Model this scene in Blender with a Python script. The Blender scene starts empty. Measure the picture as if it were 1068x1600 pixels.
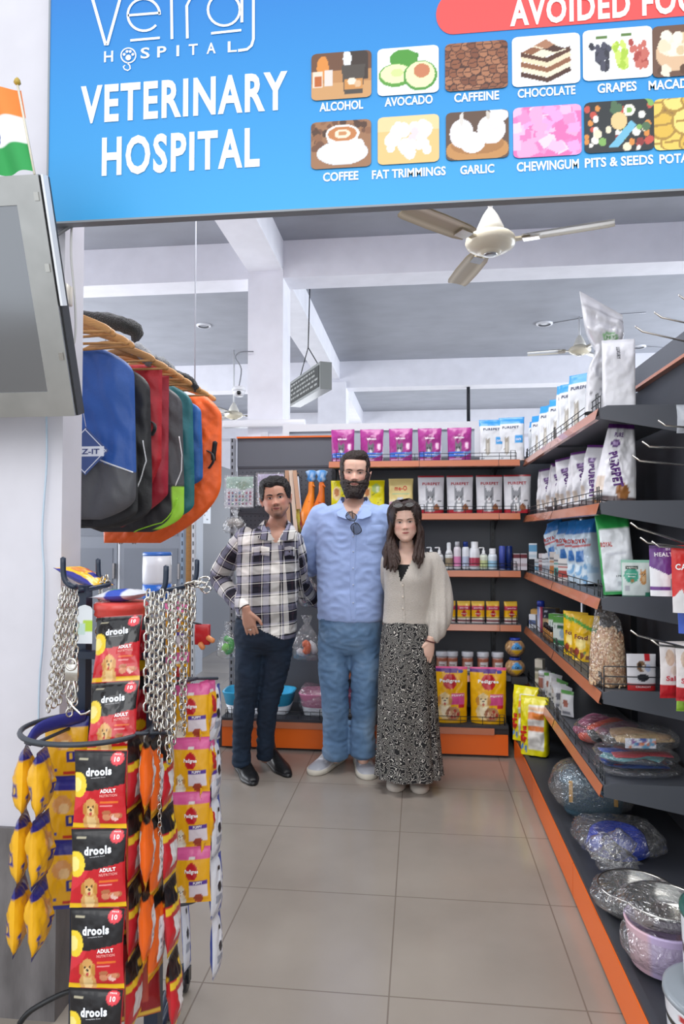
import bpy, bmesh, math, random
from mathutils import Vector, Matrix, noise
from mathutils.bvhtree import BVHTree
PI = math.pi
R = math.radians
S = bpy.context.scene
COL = S.collection
# ------------------------------------------------------------------ camera
TH, PH, FP, HC = R(6.4), R(1.75), 1079.0, 1.45
cam = bpy.data.cameras.new('camera')
cam_o = bpy.data.objects.new('camera', cam)
COL.objects.link(cam_o)
cam_o.location = (0, 0, HC)
cam_o.rotation_euler = (PI / 2 + PH, 0, TH)
cam.sensor_fit = 'VERTICAL'
cam.sensor_height = 36
cam.lens = FP / 1600 * 36
cam.clip_start = .05
S.camera = cam_o
# ------------------------------------------------------------------ light
S.view_settings.view_transform = 'Standard'
S.view_settings.look = 'None'
S.view_settings.gamma = 1
S.view_settings.use_curve_mapping = False
S.view_settings.exposure = 0.12
W = bpy.data.worlds.new('world')
S.world = W
W.use_nodes = True
W.node_tree.nodes['Background'].inputs[0].default_value = (.90, .95, 1.0, 1)
W.node_tree.nodes['Background'].inputs[1].default_value = 1.22


def area(name, loc, rot, sx, sy, power, col=(1, 1, 1)):
    l = bpy.data.lights.new(name, 'AREA')
    l.shape = 'RECTANGLE'
    l.size, l.size_y, l.energy, l.color = sx, sy, power, col
    o = bpy.data.objects.new(name, l)
    o.location, o.rotation_euler = loc, rot
    COL.objects.link(o)
    return o


area('street_daylight', (-.3, -2.2, 3.4), (R(58), 0, 0), 5, 3, 85, (1, .99, .97))
area('left_fill_light', (-5.8, 7, 1.9), (0, R(-90), 0), 2.4, 8, 300, (.93, .96, 1))  # added fill for the interior; the left wall itself is solid
area('right_window_daylight', (5.8, 8.5, 1.9), (0, R(90), 0), 2.4, 7, 360, (.85, .92, 1))
area('back_fill_light', (0, 14.6, 1.8), (R(-90), 0, 0), 8, 2.0, 130, (.9, .95, 1))  # unseen area light added just inside the solid back wall
area('aisle_fill_light', (-.3, 3.4, 3.9), (0, 0, 0), 1.8, 1.2, 70, (1, 1, 1))  # fill added above the aisle to brighten the people, no fitting hangs here

# ------------------------------------------------------------------ helpers


def lin(h, k=1.0):
    if not isinstance(h, str):
        return h
    out = []
    for i in (0, 2, 4):
        c = int(h[i:i + 2], 16) / 255
        out.append((c / 12.92 if c <= .04045 else ((c + .055) / 1.055)**2.4) * k)
    return (out[0], out[1], out[2], 1)


cT, sT, cP, sP = math.cos(TH), math.sin(TH), math.cos(PH), math.sin(PH)


def at(px, py, Y=None, X=None, Z=None):
    """the world point that stands behind an image point, on the plane Y, X or Z"""
    a, b = (px - 534) / FP, (800 - py) / FP
    d = (-sT * cP + a * cT + b * sT * sP, cT * cP + a * sT - b * cT * sP, sP + b * cP)
    t = Y / d[1] if Y is not None else X / d[0] if X is not None else (Z - HC) / d[2]
    return Vector((d[0] * t, d[1] * t, HC + d[2] * t))


def nt(name):
    m = bpy.data.materials.new(name)
    m.use_nodes = True
    n = m.node_tree
    return m, n, n.nodes['Principled BSDF'], n.links


MATS = {}


def mat(name, col=None, rough=.5, metal=0, bump=0, bscale=40, spec=.5, coat=0, stretch=None, var=0, trans=0, alpha=1, detail=3, sheen=0, sss=0):
    m, n, b, L = nt(name)
    b.inputs['Roughness'].default_value = rough
    b.inputs['Metallic'].default_value = metal
    b.inputs['Specular IOR Level'].default_value = spec
    b.inputs['Coat Weight'].default_value = coat
    b.inputs['Transmission Weight'].default_value = trans
    b.inputs['Alpha'].default_value = alpha
    if sheen:
        b.inputs['Sheen Weight'].default_value = sheen
    if sss:
        b.inputs['Subsurface Weight'].default_value = sss
        b.inputs['Subsurface Radius'].default_value = (.01, .004, .002)
        b.inputs['Subsurface Scale'].default_value = 1
    if col is None:
        a = n.nodes.new('ShaderNodeAttribute')
        a.attribute_name = 'Col'
        src = a.outputs['Color']
    else:
        r = n.nodes.new('ShaderNodeRGB')
        r.outputs[0].default_value = lin(col)
        src = r.outputs[0]
    if bump or var:
        tc = n.nodes.new('ShaderNodeTexCoord')
        mp = n.nodes.new('ShaderNodeMapping')
        if stretch:
            mp.inputs['Scale'].default_value = stretch
        no = n.nodes.new('ShaderNodeTexNoise')
        no.inputs['Scale'].default_value = bscale
        no.inputs['Detail'].default_value = detail
        L.new(tc.outputs['Object'], mp.inputs[0])
        L.new(mp.outputs[0], no.inputs[0])
        if bump:
            bp = n.nodes.new('ShaderNodeBump')
            bp.inputs['Strength'].default_value = bump
            bp.inputs['Distance'].default_value = .01
            L.new(no.outputs[0], bp.inputs['Height'])
            L.new(bp.outputs[0], b.inputs['Normal'])
        if var:
            mx = n.nodes.new('ShaderNodeMix')
            mx.data_type = 'RGBA'
            mx.blend_type = 'MULTIPLY'
            mx.inputs[0].default_value = 1
            mr = n.nodes.new('ShaderNodeMapRange')
            mr.inputs[1].default_value = .3
            mr.inputs[2].default_value = .7
            mr.inputs[3].default_value = 1 - var
            mr.inputs[4].default_value = 1 + var * .3
            L.new(no.outputs[0], mr.inputs[0])
            L.new(src, mx.inputs[6])
            L.new(mr.outputs[0], mx.inputs[7])
            src = mx.outputs[2]
    L.new(src, b.inputs['Base Color'])
    MATS[name] = m
    return m


mat('gloss', rough=.28, bump=.25, bscale=22)
mat('print', rough=.38)
mat('matte', rough=.75)
mat('foil', rough=.16, bump=.5, bscale=14, coat=.3)
mat('plastic', rough=.25)
mat('cloth', rough=.9, bump=.25, bscale=160, sheen=.2)
mat('nylon', rough=.5, bump=.35, bscale=26, sheen=.1)
mat('fur', rough=1, bump=1, bscale=220, sheen=.5)
mat('paint_metal', rough=.38)
mat('steel', 'b9b7b2', rough=.18, metal=1)
mat('brushed', 'b4b4b2', rough=.32, metal=1, bump=.05, bscale=8, var=.15)
mat('chrome', 'd6d2cb', rough=.16, metal=1)
mat('wire', '2e3134', rough=.4, metal=.3)
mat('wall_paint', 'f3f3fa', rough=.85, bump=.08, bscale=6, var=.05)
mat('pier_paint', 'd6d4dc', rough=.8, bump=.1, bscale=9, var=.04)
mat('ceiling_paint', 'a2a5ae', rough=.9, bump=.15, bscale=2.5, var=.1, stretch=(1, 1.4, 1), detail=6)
mat('stone', '7a7677', rough=.4, bump=1.0, bscale=9, var=.45, detail=10, stretch=(1.6, 1, .45))
mat('panel_grey', '62656c', rough=.5)
mat('panel_dark', '34363d', rough=.55)
mat('shelf_grey', '585b62', rough=.45)
mat('kick', 'ea6a1e', rough=.33)
mat('rail', 'bf7453', rough=.25, coat=.4)
mat('wood', 'c69257', rough=.4, bump=.15, bscale=30, var=.25, stretch=(1, 12, 12))
mat('skin', rough=.5, sss=.12)
mat('hair', rough=.42, bump=.9, bscale=170, stretch=(1, 1, .09), var=.35)
mat('hair_short', rough=.5, bump=1, bscale=150, var=.35)
mat('knit', 'c9c2b8', rough=.95, bump=.5, bscale=170, sheen=.3, var=.08)
mat('shirt', '9fb5e4', rough=.85, bump=.3, bscale=11, var=.04, sheen=.1, stretch=(1, 1, 1.6))
mat('leather', '17181a', rough=.4, bump=.2, bscale=30)


def denim(name, c0, c1, c2):
    m, n, b, L = nt(name)
    b.inputs['Roughness'].default_value = .85
    tc = n.nodes.new('ShaderNodeTexCoord')
    no = n.nodes.new('ShaderNodeTexNoise')
    no.inputs['Scale'].default_value = 5
    no.inputs['Detail'].default_value = 6
    cr = n.nodes.new('ShaderNodeValToRGB')
    cr.color_ramp.elements[0].position, cr.color_ramp.elements[0].color = .3, lin(c0)
    cr.color_ramp.elements[1].position, cr.color_ramp.elements[1].color = .72, lin(c2)
    e = cr.color_ramp.elements.new(.5)
    e.color = lin(c1)
    n2 = n.nodes.new('ShaderNodeTexNoise')
    n2.inputs['Scale'].default_value = 300
    bp = n.nodes.new('ShaderNodeBump')
    bp.inputs['Strength'].default_value = .25
    bp.inputs['Distance'].default_value = .004
    L.new(tc.outputs['Object'], no.inputs[0])
    L.new(tc.outputs['Object'], n2.inputs[0])
    L.new(no.outputs[0], cr.inputs[0])
    L.new(cr.outputs[0], b.inputs['Base Color'])
    L.new(n2.outputs[0], bp.inputs['Height'])
    L.new(bp.outputs[0], b.inputs['Normal'])
    MATS[name] = m


denim('jeans_dark', '101d2e', '17283c', '22384f')
denim('jeans_light', '4f6f93', '6585a8', '8aa4c0')


def m_film():
    m, n, b, L = nt('film')
    n.nodes.remove(b)
    out = n.nodes['Material Output']
    t = n.nodes.new('ShaderNodeBsdfTransparent')
    g = n.nodes.new('ShaderNodeBsdfGlossy')
    g.inputs['Roughness'].default_value = .12
    d = n.nodes.new('ShaderNodeBsdfDiffuse')
    d.inputs[0].default_value = (.85, .85, .87, 1)
    f = n.nodes.new('ShaderNodeLayerWeight')
    f.inputs[0].default_value = .35
    mr = n.nodes.new('ShaderNodeMapRange')
    mr.inputs[3].default_value = .07
    mr.inputs[4].default_value = .55
    m1, m2 = n.nodes.new('ShaderNodeMixShader'), n.nodes.new('ShaderNodeMixShader')
    m1.inputs[0].default_value = .05
    tc = n.nodes.new('ShaderNodeTexCoord')
    no = n.nodes.new('ShaderNodeTexNoise')
    no.inputs['Scale'].default_value = 26
    no.inputs['Distortion'].default_value = 1.5
    bp = n.nodes.new('ShaderNodeBump')
    bp.inputs['Strength'].default_value = .9
    bp.inputs['Distance'].default_value = .02
    L.new(tc.outputs['Object'], no.inputs[0])
    L.new(no.outputs[0], bp.inputs['Height'])
    for q in (g, f):
        L.new(bp.outputs[0], q.inputs['Normal'])
    L.new(t.outputs[0], m1.inputs[1])
    L.new(d.outputs[0], m1.inputs[2])
    L.new(f.outputs['Facing'], mr.inputs[0])
    L.new(mr.outputs[0], m2.inputs[0])
    L.new(m1.outputs[0], m2.inputs[1])
    L.new(g.outputs[0], m2.inputs[2])
    L.new(m2.outputs[0], out.inputs[0])
    MATS['film'] = m


m_film()
mat('smoke', '5d7f92', rough=.12, alpha=.55)
mat('lens', '1d2024', rough=.25, alpha=.6, spec=.25)


def m_tiles():
    m, n, b, L = nt('floor_tiles')
    b.inputs['Roughness'].default_value = .16
    b.inputs['Specular IOR Level'].default_value = .55
    g = n.nodes.new('ShaderNodeNewGeometry')
    sp = n.nodes.new('ShaderNodeSeparateXYZ')
    L.new(g.outputs['Position'], sp.inputs[0])

    def mth(op, a, bb):
        q = n.nodes.new('ShaderNodeMath')
        q.operation = op
        for i, v in enumerate((a, bb)):
            if v is None:
                continue
            if isinstance(v, (int, float)):
                q.inputs[i].default_value = v
            else:
                L.new(v, q.inputs[i])
        return q.outputs[0]
    lines = []
    for o, off in ((0, .1), (1, -2.21)):
        t = mth('DIVIDE', mth('ADD', sp.outputs[o], off + 60), .6)
        fr = mth('FRACT', t, None)
        lines.append(mth('LESS_THAN', mth('MINIMUM', fr, mth('SUBTRACT', 1, fr)), .0042))
    ln = mth('MAXIMUM', lines[0], lines[1])
    no = n.nodes.new('ShaderNodeTexNoise')
    no.inputs['Scale'].default_value = 1.6
    no.inputs['Detail'].default_value = 6
    L.new(g.outputs['Position'], no.inputs[0])
    cr = n.nodes.new('ShaderNodeValToRGB')
    cr.color_ramp.elements[0].position, cr.color_ramp.elements[0].color = .3, lin('8d847b')
    cr.color_ramp.elements[1].position, cr.color_ramp.elements[1].color = .75, lin('9f968c')
    L.new(no.outputs[0], cr.inputs[0])
    mx = n.nodes.new('ShaderNodeMix')
    mx.data_type = 'RGBA'
    L.new(ln, mx.inputs[0])
    L.new(cr.outputs[0], mx.inputs[6])
    mx.inputs[7].default_value = lin('776c63')
    L.new(mx.outputs[2], b.inputs['Base Color'])
    MATS['floor_tiles'] = m


m_tiles()


def m_plaid():
    m, n, b, L = nt('plaid')
    b.inputs['Roughness'].default_value = .9
    a = n.nodes.new('ShaderNodeAttribute')
    a.attribute_name = 'Fab'
    sp = n.nodes.new('ShaderNodeSeparateXYZ')
    L.new(a.outputs['Vector'], sp.inputs[0])
    bands = []
    for o in (0, 1):
        d = n.nodes.new('ShaderNodeMath')
        d.operation = 'DIVIDE'
        d.inputs[1].default_value = .18
        f = n.nodes.new('ShaderNodeMath')
        f.operation = 'FRACT'
        L.new(sp.outputs[o], d.inputs[0])
        L.new(d.outputs[0], f.inputs[0])
        cr = n.nodes.new('ShaderNodeValToRGB')
        cr.color_ramp.interpolation = 'CONSTANT'
        w, k, g, rd = 'f1efe9', '0b0b1c', '85859a', '3c2430'
        seq = [(0, w), (.27, k), (.315, w), (.34, g), (.40, k), (.62, rd), (.645, k), (.70, w), (.73, k), (.76, g), (.95, k)]
        els = cr.color_ramp.elements
        els[0].position, els[0].color = 0, lin(seq[0][1])
        els[1].position, els[1].color = seq[-1][0], lin(seq[-1][1])
        for p, c in seq[1:-1]:
            e = els.new(p)
            e.color = lin(c)
        L.new(f.outputs[0], cr.inputs[0])
        bands.append(cr.outputs[0])
    mx = n.nodes.new('ShaderNodeMix')
    mx.data_type = 'RGBA'
    mx.inputs[0].default_value = .5
    L.new(bands[0], mx.inputs[6])
    L.new(bands[1], mx.inputs[7])
    L.new(mx.outputs[2], b.inputs['Base Color'])
    MATS['plaid'] = m


m_plaid()


def m_skirt():
    m, n, b, L = nt('leaf_print')
    b.inputs['Roughness'].default_value = .85
    tc = n.nodes.new('ShaderNodeTexCoord')
    vo = n.nodes.new('ShaderNodeTexNoise')
    vo.inputs['Scale'].default_value = 30
    vo.inputs['Detail'].default_value = 0
    vo.inputs['Distortion'].default_value = .6
    L.new(tc.outputs['Object'], vo.inputs[0])
    s = n.nodes.new('ShaderNodeMath')
    s.operation = 'PINGPONG'
    s.inputs[1].default_value = .055
    L.new(vo.outputs[0], s.inputs[0])
    g = n.nodes.new('ShaderNodeMath')
    g.operation = 'GREATER_THAN'
    g.inputs[1].default_value = .044
    L.new(s.outputs[0], g.inputs[0])
    mx = n.nodes.new('ShaderNodeMix')
    mx.data_type = 'RGBA'
    mx.inputs[6].default_value = lin('17171a')
    mx.inputs[7].default_value = lin('cfccc4')
    L.new(g.outputs[0], mx.inputs[0])
    L.new(mx.outputs[2], b.inputs['Base Color'])
    MATS['leaf_print'] = m


m_skirt()

# ------------------------------------------------------------------ text geometry
_TG = {}


def textgeo(s, b=0.0, cuts=3):
    """verts, faces of a line of text scaled to the box [-.5,.5]x[-.5,.5]; third value is its natural aspect"""
    k = (s, b, cuts)
    if k in _TG:
        return _TG[k]
    c = bpy.data.curves.new('lettering', 'FONT')
    c.body = s
    c.offset = b
    c.resolution_u = 3
    if b >= .03:
        c.space_character = 1.14
    o = bpy.data.objects.new('lettering', c)
    COL.objects.link(o)
    bpy.context.view_layer.update()
    me = bpy.data.meshes.new_from_object(o.evaluated_get(bpy.context.evaluated_depsgraph_get()))
    bpy.data.objects.remove(o)
    bpy.data.curves.remove(c)
    bm = bmesh.new()
    bm.from_mesh(me)
    bpy.data.meshes.remove(me)
    xs = [v.co.x for v in bm.verts]
    ys = [v.co.y for v in bm.verts]
    x0, x1, y0, y1 = min(xs), max(xs), min(ys), max(ys)
    n = max(2, int(len(s) * cuts / 2))
    for i in range(1, n):
        bmesh.ops.bisect_plane(bm, geom=bm.verts[:] + bm.edges[:] + bm.faces[:], plane_co=(x0 + (x1 - x0) * i / n, 0, 0), plane_no=(1, 0, 0))
    for i in range(1, cuts):
        bmesh.ops.bisect_plane(bm, geom=bm.verts[:] + bm.edges[:] + bm.faces[:], plane_co=(0, y0 + (y1 - y0) * i / cuts, 0), plane_no=(0, 1, 0))
    bm.verts.index_update()
    V = [((v.co.x - x0) / (x1 - x0) - .5, (v.co.y - y0) / (y1 - y0) - .5) for v in bm.verts]
    F = [[v.index for v in f.verts] for f in bm.faces]
    bm.free()
    _TG[k] = (V, F, (x1 - x0) / (y1 - y0))
    return _TG[k]


# ------------------------------------------------------------------ mesh builder
class MB:
    def __init__(s, mat='plastic', c='ffffff'):
        s.v, s.f, s.fm, s.col, s.fs = [], [], [], [], []
        s.mat, s.c, s.sm = mat, c or "ffffff", True

    def V(s, p, c=None):
        s.v.append(tuple(p))
        s.col.append(lin(c if c is not None else s.c))
        return len(s.v) - 1

    def F(s, idx):
        s.f.append(list(idx))
        s.fm.append(s.mat)
        s.fs.append(s.sm)

    def box(s, x0, x1, y0, y1, z0, z1, M=None):
        sm, s.sm = s.sm, False
        pts = [Vector((x, y, z)) for z in (z0, z1) for y in (y0, y1) for x in (x0, x1)]
        i = [s.V(M @ p if M else p) for p in pts]
        for q in ((0, 2, 3, 1), (4, 5, 7, 6), (0, 1, 5, 4), (2, 6, 7, 3), (0, 4, 6, 2), (1, 3, 7, 5)):
            s.F([i[k] for k in q])
        s.sm = sm
        return s

    def rbox(s, x0, x1, y0, y1, z0, z1, r=.01, M=None, n=3):
        """box with rounded vertical edges and a small top chamfer"""
        cx, cy, hx, hy = (x0 + x1) / 2, (y0 + y1) / 2, (x1 - x0) / 2, (y1 - y0) / 2
        rings = []
        for z, d in ((z0, r * .4), (z0 + r * .4, 0), (z1 - r * .4, 0), (z1, r * .4)):
            ring = []
            for qx, qy, a0 in ((1, 1, 0), (-1, 1, 90), (-1, -1, 180), (1, -1, 270)):
                for k in range(n + 1):
                    a = R(a0 + 90 * k / n)
                    p = Vector((cx + qx * (hx - r) + (r - d) * math.cos(a), cy + qy * (hy - r) + (r - d) * math.sin(a), z))
                    ring.append(s.V(M @ p if M else p))
            rings.append(ring)
        N = len(rings[0])
        for a, b in zip(rings, rings[1:]):
            for k in range(N):
                s.F((a[k], a[(k + 1) % N], b[(k + 1) % N], b[k]))
        sm, s.sm = s.sm, False
        s.F(rings[0][::-1])
        s.F(rings[-1])
        s.sm = sm
        return s

    def lathe(s, c, prof, n=20, M=None, ax=1, ay=1, cap=True, colf=None):
        rings = []
        for r, z in prof:
            ring = []
            for k in range(n):
                a = 2 * PI * k / n
                p = Vector((c[0] + r * ax * math.cos(a), c[1] + r * ay * math.sin(a), c[2] + z))
                ring.append(s.V(M @ p if M else p, colf(a, z) if colf else None))
            rings.append(ring)
        for a, b in zip(rings, rings[1:]):
            for k in range(n):
                s.F((a[k], a[(k + 1) % n], b[(k + 1) % n], b[k]))
        if cap:
            s.F(rings[0][::-1])
            s.F(rings[-1])
        return s

    def tube(s, pts, r, n=8, closed=False, rb=None, ref=None, sm=0):
        """sweep; r a number or a list of radii, rb the second radius, ref the direction of the first radius"""
        pts = [Vector(p) for p in pts]
        N = len(pts)
        ra = r if isinstance(r, (list, tuple)) else [r] * N
        rbb = rb if isinstance(rb, (list, tuple)) else ([rb] * N if rb else ra)
        if sm:
            P2, A2, B2 = [], [], []
            for i in range(N - 1):
                p0, p1, p2, p3 = pts[max(i - 1, 0)], pts[i], pts[i + 1], pts[min(i + 2, N - 1)]
                for k in range(sm):
                    t = k / sm
                    P2.append(.5 * ((2 * p1) + (p2 - p0) * t + (2 * p0 - 5 * p1 + 4 * p2 - p3) * t * t + (3 * p1 - p0 - 3 * p2 + p3) * t**3))
                    A2.append(ra[i] * (1 - t) + ra[i + 1] * t)
                    B2.append(rbb[i] * (1 - t) + rbb[i + 1] * t)
            P2.append(pts[-1])
            A2.append(ra[-1])
            B2.append(rbb[-1])
            pts, ra, rbb = P2, A2, B2
            N = len(pts)
        t0 = (pts[1] - pts[0]).normalized()
        up = Vector(ref) if ref else (Vector((0, 0, 1)) if abs(t0.z) < .9 else Vector((0, 1, 0)))
        rings = []
        for i, p in enumerate(pts):
            t = (pts[(i + 1) % N] - pts[i - 1]) if closed else (pts[min(i + 1, N - 1)] - pts[max(i - 1, 0)])
            t.normalize()
            up = up - t * up.dot(t)
            if up.length < 1e-4:
                up = t.orthogonal()
            up.normalize()
            w = t.cross(up)
            rings.append([s.V(p + up * (ra[i] * math.cos(2 * PI * k / n)) + w * (rbb[i] * math.sin(2 * PI * k / n))) for k in range(n)])
        for i in range(N if closed else N - 1):
            a, b = rings[i], rings[(i + 1) % N]
            for k in range(n):
                s.F((a[k], a[(k + 1) % n], b[(k + 1) % n], b[k]))
        if not closed:
            for ring, p, q, sg in ((rings[0], pts[0], pts[1], 1), (rings[-1], pts[-1], pts[-2], -1)):
                e = s.V(p + (p - q).normalized() * min(ra[0 if sg > 0 else -1], rbb[0 if sg > 0 else -1]) * .6)
                for k in range(n):
                    s.F((ring[(k + 1) % n], ring[k], e) if sg > 0 else (ring[k], ring[(k + 1) % n], e))
        return s

    def loft(s, rings, n=32, cap=True, p=2.0, fn=None):
        """rings: (centre, rx, ry) horizontal"""
        out = []
        for j, (c, rx, ry) in enumerate(rings):
            o = []
            for k in range(n):
                a = 2 * PI * k / n
                ca, sa = math.cos(a), math.sin(a)
                e = 2 / p
                x = math.copysign(abs(ca)**e, ca) * rx
                y = math.copysign(abs(sa)**e, sa) * ry
                if fn:
                    q = fn(a, j / (len(rings) - 1))
                    x, y = x * q, y * q
                o.append(s.V((c[0] + x, c[1] + y, c[2])))
            out.append(o)
        for a, b in zip(out, out[1:]):
            for k in range(n):
                s.F((a[k], a[(k + 1) % n], b[(k + 1) % n], b[k]))
        if cap:
            s.F(out[0][::-1])
            s.F(out[-1])
        return s

    def sheet(s, fn, nu, nv, colf=None, flip=False, um=None):
        """fn(u,v) -> point for u in [-1,1], v in [0,1]"""
        us = [-1 + 2 * i / nu for i in range(nu + 1)]
        if um:
            us = [um(u) for u in us]
        g = [[s.V(fn(u, j / nv), colf(u, j / nv) if colf else None) for u in us] for j in range(nv + 1)]
        for j in range(nv):
            for i in range(nu):
                q = (g[j][i], g[j][i + 1], g[j + 1][i + 1], g[j + 1][i])
                s.F(q[::-1] if flip else q)
        return g

    def prism(s, poly, y0, y1, M=None):
        """poly of (x,z) extruded in y"""
        sm, s.sm = s.sm, False
        a = [Vector((x, y0, z)) for x, z in poly]
        b = [Vector((x, y1, z)) for x, z in poly]
        ia = [s.V(M @ p if M else p) for p in a]
        ib = [s.V(M @ p if M else p) for p in b]
        N = len(poly)
        s.F(ia)
        s.F(ib[::-1])
        for k in range(N):
            s.F((ia[(k + 1) % N], ia[k], ib[k], ib[(k + 1) % N]))
        s.sm = sm
        return s

    def text(s, txt, place, w, h, col, bold=.02, cuts=2, rot=0):
        """place(dx, dy) -> point; the line is w wide and h high"""
        V, F, asp = textgeo(txt, bold, cuts)
        mt, s.mat = s.mat, 'print'
        sm, s.sm = s.sm, False
        ca, sa = math.cos(rot), math.sin(rot)
        base = len(s.v)
        for x, y in V:
            x, y = x * w, y * h
            s.V(place(x * ca - y * sa, x * sa + y * ca), col)
        for f in F:
            s.F([base + i for i in f])
        s.mat, s.sm = mt, sm
        return s

    def mesh(s, name):
        me = bpy.data.meshes.new(name)
        me.from_pydata(s.v, [], s.f)
        ms = []
        for m in s.fm:
            if m not in ms:
                ms.append(m)
        for m in ms:
            me.materials.append(MATS[m])
        me.polygons.foreach_set('material_index', [ms.index(m) for m in s.fm])
        me.polygons.foreach_set('use_smooth', s.fs)
        at_ = me.color_attributes.new('Col', 'FLOAT_COLOR', 'POINT')
        fl = []
        for c in s.col:
            fl.extend(c)
        at_.data.foreach_set('color', fl)
        me.validate()
        me.update()
        return me

    def build(s, name, parent=None, loc=None, rz=None, **kw):
        o = bpy.data.objects.new(name, s.mesh(name))
        COL.objects.link(o)
        if parent:
            o.parent = parent
        if loc is not None:
            o.location = loc
        if rz is not None:
            o.rotation_euler = (0, 0, rz)
        for k, v in kw.items():
            o[k] = v
        return o


def thing(name, label, cat, loc=(0, 0, 0), rz=0, group=None):
    o = bpy.data.objects.new(name, None)
    COL.objects.link(o)
    o.empty_display_size = .05
    o.location = loc
    o.rotation_euler = (0, 0, rz)
    return tag(o, label, cat, group)


def tag(o, label, cat, group=None, kind=None):
    o['label'], o['category'] = label, cat
    if group:
        o['group'] = group
    if kind:
        o['kind'] = kind
    return o


def struct(o):
    o['kind'] = 'structure'
    return o


def dup(root, loc, rz=0, label=None, rot=None, sc=None):
    r = root.copy()
    COL.objects.link(r)
    r.location = loc
    r.rotation_euler = rot if rot else (0, 0, rz)
    if sc:
        r.scale = sc if isinstance(sc, tuple) else (sc,) * 3
    if label:
        r['label'] = label
    for ch in list(root.children):
        c = ch.copy()
        COL.objects.link(c)
        c.parent = r
        for g in list(ch.children):
            d = g.copy()
            COL.objects.link(d)
            d.parent = c
    return r


ORD = ['first', 'second', 'third', 'fourth', 'fifth', 'sixth', 'seventh', 'eighth', 'ninth', 'tenth', 'eleventh', 'twelfth', 'thirteenth', 'fourteenth', 'fifteenth']

# ------------------------------------------------------------------ painting of packaging (printed artwork)


def inpoly(u, v, P):
    r = False
    j = len(P) - 1
    for i in range(len(P)):
        (xi, yi), (xj, yj) = P[i], P[j]
        if (yi > v) != (yj > v) and u < (xj - xi) * (v - yi) / (yj - yi + 1e-12) + xi:
            r = not r
        j = i
    return r


def painter(ops):
    P = []
    for o in ops:
        if o[0] == 'b':     # n blobs in a box
            _, n, u0, v0, u1, v1, ru, rv, cs, sd = o
            rg = random.Random(sd)
            for _k in range(n):
                q = rg.uniform(.6, 1.2)
                P.append(('e', rg.uniform(u0, u1), rg.uniform(v0, v1), ru * q, rv * q, lin(rg.choice(cs))))
        else:
            P.append(tuple(o[:-1]) + (lin(o[-1]),))
    P = P[::-1]

    def f(u, v):
        for o in P:
            k = o[0]
            if k == 'bg':
                return o[1]
            if k == 'r':
                if o[1] <= u <= o[3] and o[2] <= v <= o[4]:
                    return o[5]
            elif k == 'e':
                if ((u - o[1]) / o[3])**2 + ((v - o[2]) / o[4])**2 <= 1:
                    return o[5]
            elif k == 'p':
                if inpoly(u, v, o[1]):
                    return o[2]
        return (1, 1, 1, 1)
    return f


def cat_ops(u, v, s, c='8f8f92', c2='e8e8ea', asp=1.0):
    a = s
    b = s * asp
    return [('e', u, v - 1.5 * b, a * 1.1, b * 1.3, c), ('e', u, v - 1.3 * b, a * .5, b * .9, c2), ('e', u, v, a, b * .85, c),
            ('p', [(u - a, v + .1 * b), (u - .85 * a, v + 1.5 * b), (u - .2 * a, v + .7 * b)], c), ('p', [(u + a, v + .1 * b), (u + .85 * a, v + 1.5 * b), (u + .2 * a, v + .7 * b)], c),
            ('e', u, v - .35 * b, a * .42, b * .34, c2), ('e', u - .4 * a, v + .08 * b, a * .17, b * .17, '222222'), ('e', u + .4 * a, v + .08 * b, a * .17, b * .17, '222222'), ('e', u, v - .25 * b, a * .12, b * .09, '6b3b3b')]


def dog_ops(u, v, s, c='e8b766', c2='f6dca8', asp=1.0):
    a = s
    b = s * asp
    return [('e', u, v - 1.6 * b, a * 1.25, b * 1.2, c), ('e', u, v - 1.4 * b, a * .7, b * 1., c2), ('e', u, v, a, b, c), ('e', u - .95 * a, v - .15 * b, a * .3, b * .65, 'c58a3e'), ('e', u + .95 * a, v - .15 * b, a * .3, b * .65, 'c58a3e'),
            ('e', u, v - .35 * b, a * .5, b * .45, c2), ('e', u - .38 * a, v + .15 * b, a * .13, b * .13, '2b1a10'), ('e', u + .38 * a, v + .15 * b, a * .13, b * .13, '2b1a10'), ('e', u, v - .18 * b, a * .17, b * .13, '1a1210'), ('e', u, v - .62 * b, a * .2, b * .2, 'c44a4a')]


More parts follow.
